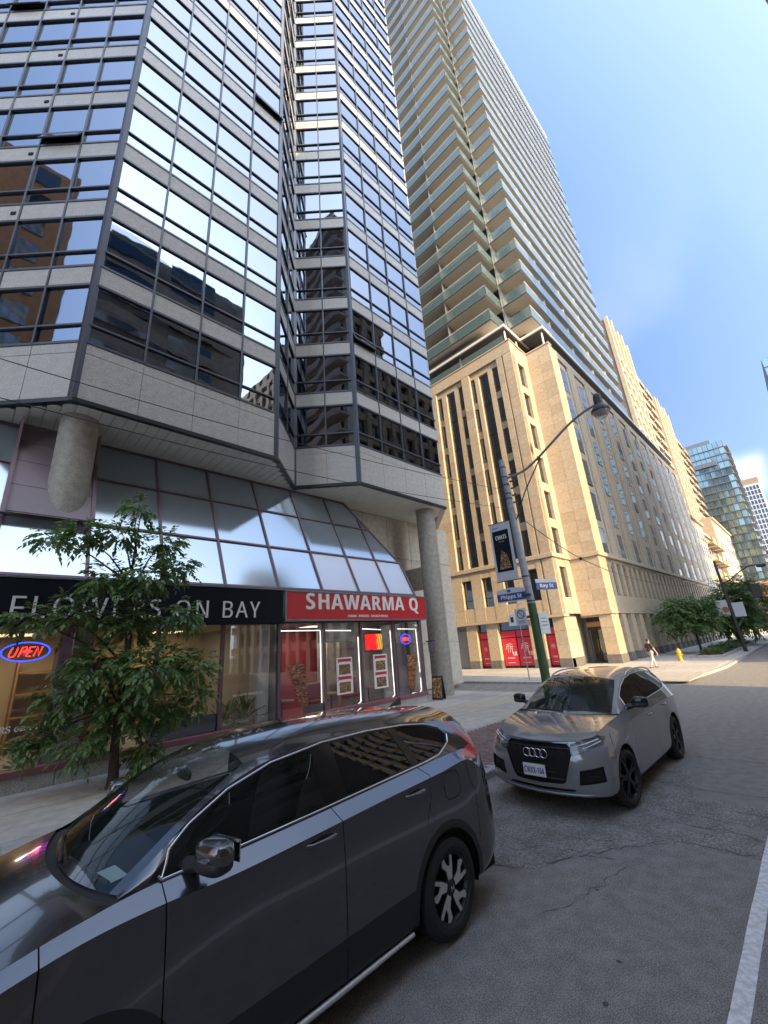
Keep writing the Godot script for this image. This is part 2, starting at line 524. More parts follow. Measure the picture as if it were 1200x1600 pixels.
	for z0 in [[60.0, -16.5], [-32.0, -400.0]]:
		var e := PackedVector2Array([Vector2(8.2, z0[0]), Vector2(40, z0[0]), Vector2(40, z0[1]), Vector2(8.2, z0[1])])
		structure("pavement", sheet(e, -.05, .12).mesh(), M.concrete)
	# kerb stones
	for run in [[side, -5.2, 6.0, -15.2], [far, -4.85, -25.0, -75.0]]:
		var z: float = run[1 + 1]
		while z > run[3] + .1:
			var e := maxf(z - 2.4, run[3])
			var x: float = run[1]
			if run[0] == far:
				var xa := lerpf(-5.0, -4.45, clampf((-25.0 - z) / 6.0, 0, 1)); var xb := lerpf(-5.0, -4.45, clampf((-25.0 - e) / 6.0, 0, 1))
				geo_part(far, "kerb_stone", sheet(PackedVector2Array([Vector2(xa - .02, z), Vector2(xa + .15, z), Vector2(xb + .15, e + .012), Vector2(xb - .02, e + .012)]), -.02, .128), M.kerb_stone)
			else:
				slab(run[0], "kerb_stone", Vector3(x, -.02, e + .012), Vector3(x + .17, .128, z), M.kerb_stone, .018)
			z = e
	for k in 12:
		var a := deg_to_rad(-90.0 * k / 12); var b := deg_to_rad(-90.0 * (k + 1) / 12)
		var p := PackedVector2Array()
		for q in [[a, 3.0], [b - .0, 3.0], [b, 3.17], [a, 3.17]]: p.append(Vector2(-8.2, -15.2) + Vector2(cos(q[0]), sin(q[0])) * q[1])
		geo_part(side, "kerb_stone", sheet(p, -.02, .128), M.kerb_stone)
	for k in 14:
		slab(side, "kerb_stone", Vector3(-8.25 - k * 2.4 - 2.388, -.02, -18.36), Vector3(-8.25 - k * 2.4, .128, -18.19), M.kerb_stone, .018)
		slab(far, "kerb_stone", Vector3(-7.4 - k * 2.4 - 2.388, -.02, -22.6), Vector3(-7.4 - k * 2.4, .128, -22.43), M.kerb_stone, .018)

func paving(side: Node, edge: PackedVector2Array):
	# concrete slabs by the shops, a band of red-brown pavers by the kerb
	var z := 4.0
	while z > -18:
		for ix in 3:
			var x := -12.35 + ix * 1.63
			var z1 := maxf(z - 1.62, -18.1)
			if Geometry2D.is_point_in_polygon(Vector2(x + 1.6, z1 + .1), edge):
				slab(side, "paving_slab", Vector3(x, .10, z1 + .008), Vector3(x + 1.615, .13 - rng.randf() * .003, z), [M.concrete, M.concrete_b, M.concrete_c][rng.randi() % 3])
		z -= 1.62
	surf("paver_red", lin(.15, .085, .072), lin(.27, .16, .135), [[.2, 1, .6], [.03, 3, 1.0]], 1.3, .85, 61, .03, 256)
	tinted("paver_brown", M.paver_red, Color(.86, .93, .95))
	tinted("paver_grey", M.paver_red, Color(.98, 1.12, 1.18))
	var kinds := [M.paver_red, M.paver_brown, M.paver_grey]
	var gs := [Geo.new(), Geo.new(), Geo.new()]
	var row := 0
	var zz := 2.0
	while zz > -17.0:
		var x := -7.42 + (row % 2) * .1
		while x < -5.22:
			if Geometry2D.is_point_in_polygon(Vector2(x + .2, zz - .05), edge):
				var h := .126 + rng.randf() * .005
				gs[rng.randi() % 3].bevel_box(Vector3(x, .10, zz - .098), Vector3(x + .198, h, zz - .004), .006)
			x += .202
		zz -= .102
		row += 1
	for k in 3:
		var o := geo_part(side, "paving_brick", gs[k], kinds[k])
		o.set_meta("kind", "stuff")

# ---------------------------------------------------------------- the glass tower over the shops
const T_SOFFIT := 9.3
const T_SILL := 11.3
const T_FLOOR := 2.855
const T_FLOORS := 17

func soffit_edge(z: float) -> float:
	if z > -.95: return -12.4 - (z + .95)
	if z > -7.15: return -12.4
	if z > -9.2: return -12.4 - (-7.15 - z)
	if z > -11.25: return -14.45 + (-9.2 - z)
	if z > -17.4: return -12.4
	return -12.4 - (-17.4 - z)

func make_glass_tower():
	var t := thing("glass_tower", "mirror-glass office tower with grey granite bands above the two shops", "building", Vector3(-14, 0, -8))
	var o := -t.position
	# each face: start, direction, columns, column width
	var s2 := sqrt(.5)
	var faces := [
		[Vector3(-12.4 - 5 * 1.025, 0, -.95 + 5 * 1.025), Vector3(s2, 0, -s2), 5, 1.45],
		[Vector3(-12.4, 0, -.95), Vector3(0, 0, -1), 4, 1.55],
		[Vector3(-12.4, 0, -7.15), Vector3(-s2, 0, -s2), 2, 1.45],
		[Vector3(-14.45, 0, -9.2), Vector3(s2, 0, -s2), 2, 1.45],
		[Vector3(-12.4, 0, -11.25), Vector3(0, 0, -1), 4, 1.5375],
		[Vector3(-12.4, 0, -17.4), Vector3(-s2, 0, -s2), 4, 1.45],
	]
	var open_vents := {"0 3 3": 1, "0 1 6": 1, "0 2 7": 1, "1 3 6": 1, "4 0 2": 1}
	var top := T_SILL + T_FLOOR * T_FLOORS
	for fi in faces.size():
		var f: Array = faces[fi]
		var p: Vector3 = f[0] + o
		var d: Vector3 = f[1]
		var b := facing(d)
		var out: Vector3 = b.z
		var cw: float = f[3]
		var n: int = f[2]
		var wide := cw * n
		if fi == 5:      # the far side faces away; one plain wall
			var wg := Geo.new()
			wg.obox(Vector3(0, (top - T_SOFFIT) / 2, -.15), Vector3(wide, top - T_SOFFIT, .3), Basis())
			geo_part(t, "rear_wall", wg, M.granite, p + d * wide / 2 + Vector3.UP * T_SOFFIT, b)
			continue
		# vertical mullions, one bar at each column line
		for k in range(1, n):
			part(t, "mullion", bm(Vector3(.06, top - T_SILL, .08), .008), M.frame_blue, p + d * (cw * k) + Vector3.UP * ((top + T_SILL) / 2) + out * .005, b)
		# granite below the lowest windows
		for k in n:
			for r in [[T_SOFFIT + .14, T_SOFFIT + 1.62], [T_SOFFIT + 1.632, T_SILL - .05]]:
				part(t, "granite_panel", bm(Vector3(cw - .012, r[1] - r[0], .1), .006), M.granite, p + d * (cw * (k + .5)) + Vector3.UP * ((r[0] + r[1]) / 2) - out * .04, b)
		part(t, "edge_trim", bm(Vector3(wide + .05, .14, .16), .01), M.frame_dark, p + d * wide / 2 + Vector3.UP * (T_SOFFIT + .07) - out * .02, b)
		for j in T_FLOORS:
			var y := T_SILL + T_FLOOR * j
			for bar in [[0.0, .09], [.62, .07], [2.10, .09]]:
				part(t, "transom", bm(Vector3(wide, bar[1], .075), .008), M.frame_blue, p + d * wide / 2 + Vector3.UP * (y + bar[0]) - out * .005, b)
			for k in n:
				var c := p + d * (cw * (k + .5)) + Vector3.UP * y
				var gm: Material = M.mirror_glass
				var jig := Basis(Vector3.UP, rng.randf_range(-.006, .006)) * Basis(b.x, rng.randf_range(-.006, .006)) * b
				part(t, "window_pane", bm(Vector3(cw - .05, 1.42, .03)), gm, c + Vector3.UP * 1.36 - out * .05, jig)
				if open_vents.has("%d %d %d" % [fi, k, j]):
					var tilt := Basis(b.x, -.38) * b
					var v := part(t, "open_vent", bm(Vector3(cw - .1, .56, .05), .01), M.frame_dark, c + Vector3.UP * .34 + out * .1, tilt)
					part(v, "vent_pane", bm(Vector3(cw - .2, .46, .012)), gm, Vector3(0, 0, .026))
					part(t, "vent_recess", bm(Vector3(cw - .08, .54, .02)), M.gap, c + Vector3.UP * .31 - out * .12, b)
				else:
					part(t, "vent_pane", bm(Vector3(cw - .05, .55, .03)), gm, c + Vector3.UP * .31 - out * .05, jig)
				part(t, "spandrel", bm(Vector3(cw - .012, .66, .1), .006), M.granite, c + Vector3.UP * 2.475 - out * .04, b)
				if fi == 0 and k == 2:
					part(t, "vent_grille", bm(Vector3(.16, .13, .03)), M.gap, c + Vector3(0, 2.45, 0) + d * .5 + out * .015, b)
		# corner post at the start of the face
		var bis := out
		part(t, "corner_post", bm(Vector3(.2, top - T_SOFFIT, .2), .03), M.frame_blue, p + Vector3.UP * ((top + T_SOFFIT) / 2) - out * .06, Basis(Vector3.UP, PI / 8) * b)
	# closed core behind the panes, and the roof
	var poly := PackedVector2Array()
	for z in [5.2, -.95, -7.15, -9.2, -11.25, -17.4, -21.0]: poly.append(Vector2(soffit_edge(z) - .35, z))
	poly.append(Vector2(-34, -21)); poly.append(Vector2(-34, 5.2))
	geo_part(t, "core", sheet(poly, T_SOFFIT + .25, top + .4), M.granite_wall, o)
	# soffit boards
	var z := 4.6
	while z > -18.2:
		var x := minf(soffit_edge(z), soffit_edge(z - .29)) - .05
		slab(t, "soffit_board", Vector3(-16.4, T_SOFFIT + .02, z - .288) + o, Vector3(x, T_SOFFIT + .06, z) + o, M.soffit, .006)
		z -= .3
	slab(t, "soffit_back", Vector3(-34, T_SOFFIT + .07, -18.3) + o, Vector3(-16.4, T_SOFFIT + .2, 4.6) + o, M.soffit)
	# round granite columns under the two outer corners
	for c in [[Vector3(-13.3, .12, -16.7), .5, false], [Vector3(-13.42, 5.6, -1.32), .47, true]]:
		var g := Geo.new()
		for k in 48:
			var ps := []
			for q in 2:
				var a := TAU * (k + q) / 48.0
				var d := Vector3(cos(a), 0, -sin(a))
				var x: float = c[0].x + d.x * c[1]
				# the near column ends where it meets the sloping panels
				ps.append([d, 4.55 + (-12.07 - x) / (2.3 / 4.75) - .02 if c[2] else .12])
			var at: Vector3 = Vector3(c[0].x, 0, c[0].z) + o
			var A: Vector3 = at + ps[0][0] * c[1] + Vector3.UP * ps[0][1]; var B: Vector3 = at + ps[1][0] * c[1] + Vector3.UP * ps[1][1]
			var C: Vector3 = at + ps[1][0] * c[1] + Vector3.UP * (T_SOFFIT + .04); var D: Vector3 = at + ps[0][0] * c[1] + Vector3.UP * (T_SOFFIT + .04)
			g.tri(A, B, C, ps[0][0], ps[1][0], ps[1][0]); g.tri(A, C, D, ps[0][0], ps[1][0], ps[0][0])
		geo_part(t, "column", g, M.granite_column)
	# wall behind the right-hand column, in large stone panels, with a stub beam
	for iz in 5:
		for iy in 4:
			var z0 := -12.0 - iz * 1.8
			var y0 := .2 + iy * 2.28
			slab(t, "wall_panel", Vector3(-15.5, y0, z0 - 1.785) + o, Vector3(-15.2, y0 + 2.262, z0) + o, M.granite_wall, .012)
	slab(t, "wall_backing", Vector3(-16.2, .1, -21.0) + o, Vector3(-15.42, T_SOFFIT, -11.5) + o, M.granite_wall)
	slab(t, "stub_beam", Vector3(-15.2, 5.2, -17.0) + o, Vector3(-13.6, 6.3, -16.4) + o, M.granite_column, .02)
	slab(t, "wall_door", Vector3(-15.19, .13, -16.6) + o, Vector3(-15.1, 2.6, -15.3) + o, M.panel_mauve)

# ---------------------------------------------------------------- stone podium
func stones(parent: Node, lo: Vector3, hi: Vector3, course: float, kinds: Array, bevel := .006):     # a pier or wall strip cut into courses
	var n := maxi(1, int(round((hi.y - lo.y) / course)))
	var h := (hi.y - lo.y) / n
	for i in n:
		slab(parent, "stone", Vector3(lo.x, lo.y + h * i, lo.z), Vector3(hi.x, lo.y + h * (i + 1) - .01, hi.z), kinds[rng.randi() % kinds.size()], bevel)

func make_podium():
	var P := Vector3(-13.2, 0, -31.8)
	var t := thing("stone_podium", "beige limestone block with tall windows on the corner across the side street", "building", P)
	var s := func(called: String, lo: Vector3, hi: Vector3, m: Material, bevel := 0.0): return slab(t, called, lo - P, hi - P, m, bevel)
	var st := func(lo: Vector3, hi: Vector3, course := .95): stones(t, lo - P, hi - P, course, [M.limestone, M.limestone, M.limestone_b, M.limestone_c, M.limestone_d])
	# inner body, set back behind the stone
	s.call("core", Vector3(-34, .0, -87), Vector3(-13.75, 29.0, -32.5), M.dark_wall)
	s.call("core", Vector3(-14, .0, -87), Vector3(-11.75, 29.0, -36.7), M.dark_wall)
	# south front: piers in courses
	for x in [[-24.2, -23.3], [-23.28, -22.2], [-18.85, -17.95], [-14.78, -14.2], [-14.06, -13.2]]:
		st.call(Vector3(x[0], 8.68, -32.4), Vector3(x[1], 27.95, -31.8))
	s.call("groove", Vector3(-14.2, 3.9, -32.3), Vector3(-14.06, 27.95, -31.98), M.limestone_d)
	for x in [[-21.57, -20.99], [-19.93, -19.45], [-17.43, -17.0], [-15.94, -15.47]]:
		st.call(Vector3(x[0], 8.68, -32.3), Vector3(x[1], 27.3, -31.93), 1.55)
	# stone heads over the recesses and the parapet course
	for x in [[-22.2, -18.85], [-17.95, -14.78]]:
		s.call("lintel", Vector3(x[0], 27.3, -32.4), Vector3(x[1], 27.95, -32.0), M.limestone_b, .02)
	var px := -24.2
	while px < -13.3:
		var e := minf(px + 1.84, -13.2)
		s.call("parapet_stone", Vector3(px, 27.97, -32.6), Vector3(e - .018, 29.15, -31.8), [M.limestone, M.limestone_b, M.limestone_c][rng.randi() % 3], .015)
		px += 1.84
	s.call("coping", Vector3(-24.2, 29.15, -32.7), Vector3(-13.14, 29.3, -31.74), M.limestone_c, .02)
	for j in 6:
		var y1 := 27.2 - 3.25 * j
		var y0 := y1 - 2.5
		# narrow windows with stone panels between the floors
		for x in [[-22.18, -21.57], [-19.45, -18.87], [-17.93, -17.43], [-15.47, -14.8]]:
			window(t, Vector3(x[0], y0, -32.2) - P, Vector3(x[1], y1, -32.2) - P, Vector3.BACK, 1, .78)
			s.call("spandrel_stone", Vector3(x[0], y0 - .74, -32.35), Vector3(x[1], y0 - .02, -32.06), M.limestone_d, .012)
		# wide glazed bays running full height
		for x in [[-20.99, -19.93], [-17.0, -15.94]]:
			window(t, Vector3(x[0], y0 - .72, -32.24) - P, Vector3(x[1], y1, -32.24) - P, Vector3.BACK, 2, .62)
	# belt course, second floor
	s.call("belt_course", Vector3(-24.25, 8.3, -32.4), Vector3(-13.05, 8.66, -31.64), M.limestone_b, .03)
	var w2 := [[-21.93, -20.9], [-19.82, -18.85], [-17.72, -16.75], [-15.6, -14.63]]
	var x0 := -24.2
	for w in w2:
		st.call(Vector3(x0, 3.95, -32.4), Vector3(w[0], 8.28, -31.8), 1.08)
		s.call("sill_stone", Vector3(w[0], 3.95, -32.4), Vector3(w[1], 5.12, -31.82), M.limestone_c, .012)
		s.call("head_stone", Vector3(w[0], 7.64, -32.4), Vector3(w[1], 8.28, -31.82), M.limestone, .012)
		window(t, Vector3(w[0], 5.12, -32.2) - P, Vector3(w[1], 7.62, -32.2) - P, Vector3.BACK, 1, .7)
		x0 = w[1]
	st.call(Vector3(x0, 3.95, -32.4), Vector3(-14.2, 8.28, -31.8), 1.08)
	st.call(Vector3(-14.06, 3.95, -32.4), Vector3(-13.2, 8.28, -31.8), 1.08)
	s.call("belt_course", Vector3(-24.25, 3.72, -32.6), Vector3(-13.08, 3.93, -31.68), M.limestone_c, .02)
	# ground floor: stone piers on dark plinths, red hoarding panels between them
	for x in [[-22.16, -21.12], [-20.08, -19.04], [-16.2, -15.04], [-14.18, -13.24]]:
		st.call(Vector3(x[0], .75, -32.5), Vector3(x[1], 3.72, -31.95), 1.0)
		s.call("plinth", Vector3(x[0] - .02, .1, -32.5), Vector3(x[1] + .02, .74, -31.9), M.plinth_stone, .02)
	s.call("dark_door", Vector3(-24.0, .12, -32.45), Vector3(-22.2, 3.3, -32.3), M.dark_wall, .02)
	for x in [[-21.1, -20.1, 1], [-19.02, -16.22, 2], [-15.02, -14.2, 1]]:
		s.call("transom_light", Vector3(x[0], 3.1, -32.45), Vector3(x[1], 3.7, -32.35), M.window_dark)
		var n: int = x[2]
		for i in n:
			var a := lerpf(x[0], x[1], float(i) / n) + .05; var b := lerpf(x[0], x[1], float(i + 1) / n) - .05
			s.call("panel_frame", Vector3(a - .05, .12, -32.42), Vector3(b + .05, 3.1, -32.36), M.frame_dark)
			s.call("red_panel", Vector3(a, 2.52, -32.36), Vector3(b, 3.02, -32.3), M.red_panel, .008)
			var rp = s.call("red_panel", Vector3(a, .3, -32.36), Vector3(b, 2.44, -32.3), M.red_panel, .008)
			var pl := Vector3((a + b) / 2, 1.37, -32.33)
			panel_print(rp, b - a, n == 2)
	# narrow east face of the corner, with windows
	for z in [[-35.2, -34.18], [-32.86, -31.84]]:
		st.call(Vector3(-13.7, 3.95, z[0] - .0), Vector3(-13.2, 29.1, z[1]), 1.62)
	for j in 6:
		var y1 := 27.2 - 3.25 * j
		window(t, Vector3(-13.5, y1 - 2.45, -32.86) - P, Vector3(-13.5, y1, -34.18) - P, Vector3.RIGHT, 1, .78)
		s.call("spandrel_stone", Vector3(-13.66, y1, -34.16), Vector3(-13.24, y1 + (.78 if j > 0 else 1.9), -32.88), M.limestone_c, .012)
	window(t, Vector3(-13.5, 5.2, -32.86) - P, Vector3(-13.5, 7.65, -34.18) - P, Vector3.RIGHT, 1, .7)
	for yy in [[3.95, 5.2], [7.66, 8.48]]: s.call("spandrel_stone", Vector3(-13.66, yy[0], -34.16), Vector3(-13.24, yy[1], -32.88), M.limestone_c, .012)
	s.call("belt_course", Vector3(-13.5, 8.3, -35.2), Vector3(-13.04, 8.66, -31.66), M.limestone_b, .03)
	st.call(Vector3(-13.8, .75, -34.3), Vector3(-13.28, 3.72, -31.98), 1.0)
	s.call("plinth", Vector3(-13.8, .1, -34.32), Vector3(-13.22, .74, -31.92), M.plinth_stone, .02)
	s.call("coping", Vector3(-13.8, 29.15, -35.2), Vector3(-13.14, 29.3, -32.7), M.limestone_c, .02)
	# second south face: two columns of stones, the entrance below
	for x in [[-13.2, -12.02], [-12.0, -10.9]]:
		st.call(Vector3(x[0], 8.66, -35.8), Vector3(x[1], 29.1, -35.2))
		st.call(Vector3(x[0], 3.95, -35.8), Vector3(x[1], 8.3, -35.2))
	s.call("belt_course", Vector3(-13.3, 8.3, -35.8), Vector3(-10.74, 8.66, -35.04), M.limestone_b, .03)
	s.call("belt_course", Vector3(-13.2, 3.72, -36.4), Vector3(-10.8, 3.94, -35.1), M.limestone_c, .02)
	s.call("coping", Vector3(-13.3, 29.12, -35.9), Vector3(-10.84, 29.3, -35.14), M.limestone_c, .02)
	st.call(Vector3(-11.9, .75, -36.2), Vector3(-10.95, 3.72, -35.25), 1.0)
	s.call("plinth", Vector3(-11.94, .1, -36.2), Vector3(-10.9, .74, -35.2), M.plinth_stone, .02)
	s.call("door_recess", Vector3(-13.3, .1, -36.6), Vector3(-11.9, 3.72, -36.3), M.frame_dark)
	s.call("recess_soffit", Vector3(-13.3, 3.6, -36.3), Vector3(-11.9, 3.72, -35.3), M.limestone_c)
	s.call("door_head", Vector3(-13.3, 2.85, -36.29), Vector3(-11.95, 3.25, -36.15), M.wood, .02)
	for k in 2:
		var a := -13.25 + k * .66
		var d = s.call("entrance_door", Vector3(a, .15, -36.28), Vector3(a + .62, 2.8, -36.2), M.frame_dark, .01)
		part(d, "door_glass", bm(Vector3(.44, 2.3, .02)), M.window_dark, Vector3(0, 0, .05))
		part(d, "handle", bm(Vector3(.03, .9, .04), .01), M.chrome, Vector3(.24 if k == 0 else -.24, 0, .07))
	# long east front
	st.call(Vector3(-11.5, 3.95, -36.9), Vector3(-10.9, 29.1, -35.84), 1.62)
	st.call(Vector3(-11.5, .75, -36.9), Vector3(-10.95, 3.72, -36.24), 1.0)
	s.call("plinth", Vector3(-11.5, .1, -36.9), Vector3(-10.9, .74, -36.22), M.plinth_stone, .02)
	s.call("belt_course", Vector3(-11.5, 8.3, -87.2), Vector3(-10.74, 8.66, -35.8), M.limestone_b, .03)
	s.call("parapet", Vector3(-11.6, 28.3, -87.2), Vector3(-10.9, 29.2, -36.92), M.limestone_d, .02)
	s.call("spandrel_band", Vector3(-11.6, 3.75, -87.2), Vector3(-10.95, 5.2, -36.92), M.limestone_b, .02)
	s.call("spandrel_band", Vector3(-11.6, 8.0, -87.2), Vector3(-10.95, 8.3, -36.92), M.limestone_b, .02)
	for k in 11:
		var zc := -37.75 - 4.75 * k
		# pier between two bays, stepped twice, in courses only where they can be told apart
		s.call("pier", Vector3(-11.6, 8.66, zc - 3.3), Vector3(-10.9, 28.3, zc - 1.45), M.limestone_d, .03)
		s.call("pier_rib", Vector3(-11.3, 8.66, zc - 2.75), Vector3(-10.86, 27.6, zc - 2.0), M.limestone_b, .03)
		for q in [-1, 1]: s.call("pilaster", Vector3(-11.6, 8.66, zc + q * .9 - .22), Vector3(-10.93, 27.5, zc + q * .9 + .22), M.limestone_b, .02)
		s.call("lintel", Vector3(-11.6, 27.5, zc - 1.2), Vector3(-11.04, 28.3, zc + 1.2), M.limestone, .02)
		for j in 6:
			var y1 := 27.2 - 3.25 * j
			var bright := rng.randf() < .5
			window(t, Vector3(-10.985, y1 - 2.5, zc + .66) - P, Vector3(-10.985, y1, zc - .66) - P, Vector3.RIGHT, 1, .55, bright)
			s.call("spandrel_stone", Vector3(-11.6, y1 - 3.22, zc - .64), Vector3(-10.95, y1 - 2.53, zc + .64), M.limestone_d, .012)
		for q in 3:
			var zz := zc + .9 - q * 1.58
			s.call("pier", Vector3(-11.6, 5.2, zz - 1.18), Vector3(-10.95, 8.0, zz - .5), M.limestone_b, .02)
			s.call("slot_window", Vector3(-11.3, 5.2, zz - .5), Vector3(-11.16, 8.0, zz + .4), M.window_dark)
		for q in 2:
			var zz := zc + .4 - q * 2.375
			s.call("arcade_pier", Vector3(-12.2, .75, zz - 1.45), Vector3(-10.95, 3.72, zz - .5), M.limestone_b, .02)
			s.call("plinth", Vector3(-12.2, .1, zz - 1.5), Vector3(-10.9, .74, zz - .45), M.plinth_stone, .02)
			s.call("arcade_glass", Vector3(-12.35, .1, zz - .5), Vector3(-12.25, 3.7, zz + .9), M.window_dark)
	# terrace on the roof: glass behind, slender posts, deep eaves
	s.call("terrace_wall", Vector3(-24, 29.3, -60), Vector3(-15.4, 31.0, -34.2), M.window_dark)
	s.call("terrace_wall", Vector3(-15.4, 29.3, -85), Vector3(-12.9, 31.0, -37.0), M.window_dark)
	for q in [[-24.5, -13.4, -45.0, -31.9], [-13.4, -11.0, -88.0, -35.1]]:
		s.call("eaves", Vector3(q[0], 31.0, q[2]), Vector3(q[1], 31.3, q[3]), M.balcony_edge, .03)
		s.call("eaves_soffit", Vector3(q[0] + .1, 30.95, q[2]), Vector3(q[1] - .1, 31.0, q[3] - .1), M.tower_wall)
	for q in [[-13.75, -32.5], [-13.75, -34.8], [-11.4, -35.6], [-19.0, -32.5]]:
		var g := Geo.new()
		g.lathe([Vector2(.09, 0), Vector2(.09, 1.68)], Vector3.ZERO, Basis(), 12)
		geo_part(t, "terrace_post", g, M.balcony_edge, Vector3(q[0], 29.28, q[1]) - P)
	for k in 8: s.call("terrace_rail", Vector3(-24.0 + k * 1.28, 29.31, -32.12), Vector3(-24.0 + k * 1.28 + 1.25, 30.3, -32.1), M.rail_glass)

# a window in the wall plane through lo and hi: frame, panes (split columns, transom at share of the height)
func window(t: Node, lo: Vector3, hi: Vector3, out: Vector3, cols: int, split: float, bright := false):
	var d := Vector3(hi.x - lo.x, 0, hi.z - lo.z)
	var w := d.length()
	var h := hi.y - lo.y
	var b := facing(d)
	var c := (lo + hi) / 2
	var f := part(t, "window", bm(Vector3(w, h, .06)), M.frame_dark, c, b)
	var cw := w / cols
	for i in cols:
		for r in [[0.0, 1.0 - split], [1.0 - split, 1.0]]:
			var ph: float = (r[1] - r[0]) * h - .07
			var lit: bool = bright and (r[0] == 0.0 or rng.randf() < .15)
			part(f, "pane", bm(Vector3(cw - .08, ph, .02)), M.window_dark, Vector3(-w / 2 + cw * (i + .5), -h / 2 + h * (r[0] + r[1]) / 2, .05 if lit else .035), Basis(Vector3.UP, rng.randf_range(-.012, .012)) * Basis(Vector3.RIGHT, -.05 if lit else 0.0))

func panel_print(panel: Node, w: float, large: bool):
	# white brush marks and small lines printed on the red hoarding
	var g := Geo.new()
	var k := .95 if large else .45
	var y0 := .25
	var strokes := [[-.3, .34, .02, .42], [-.38, .2, .06, .26], [-.16, .36, -.2, -.34], [-.3, .12, -.42, -.06], [-.02, .06, .16, -.02], [.0, .42, .3, .34], [.06, .2, .34, .18], [.2, .2, .2, -.42], [.04, .2, -.02, -.3]]
	for s in strokes:
		var a := Vector2(s[0], s[1]) * k; var b := Vector2(s[2], s[3]) * k
		var n := (b - a).orthogonal().normalized() * .035 * k
		g.quad(Vector3(a.x + n.x, y0 + a.y + n.y, .036), Vector3(b.x + n.x * .5, y0 + b.y + n.y * .5, .036), Vector3(b.x - n.x * .5, y0 + b.y - n.y * .5, .036), Vector3(a.x - n.x, y0 + a.y - n.y, .036))
	for y in [-.45, -.52, -.85]:
		g.quad(Vector3(-w * .26, y, .036), Vector3(w * .26, y, .036), Vector3(w * .26, y + .03, .036), Vector3(-w * .26, y + .03, .036))
	geo_part(panel, "white_lettering", g, M.white_paint)
	if large: lettering(panel, "18", .3, M.white_paint, Vector3(.36, -.15, .034), Basis(), .01)

func lettering(parent: Node, words: String, height: float, m: Material, at: Vector3, b: Basis, depth := .02, bold := true, spacing := 0, face := "Droid Sans") -> MeshInstance3D:
	var t := TextMesh.new()
	var f := SystemFont.new()
	f.font_names = PackedStringArray([face])
	f.font_weight = 700 if bold else 400
	var fv := FontVariation.new()
	fv.base_font = f
	fv.spacing_glyph = spacing
	t.font = fv
	t.text = words
	t.font_size = 64
	t.pixel_size = height / 46.0
	t.depth = depth
	t.curve_step = 1.0
	return part(parent, "lettering", t, m, at, b)

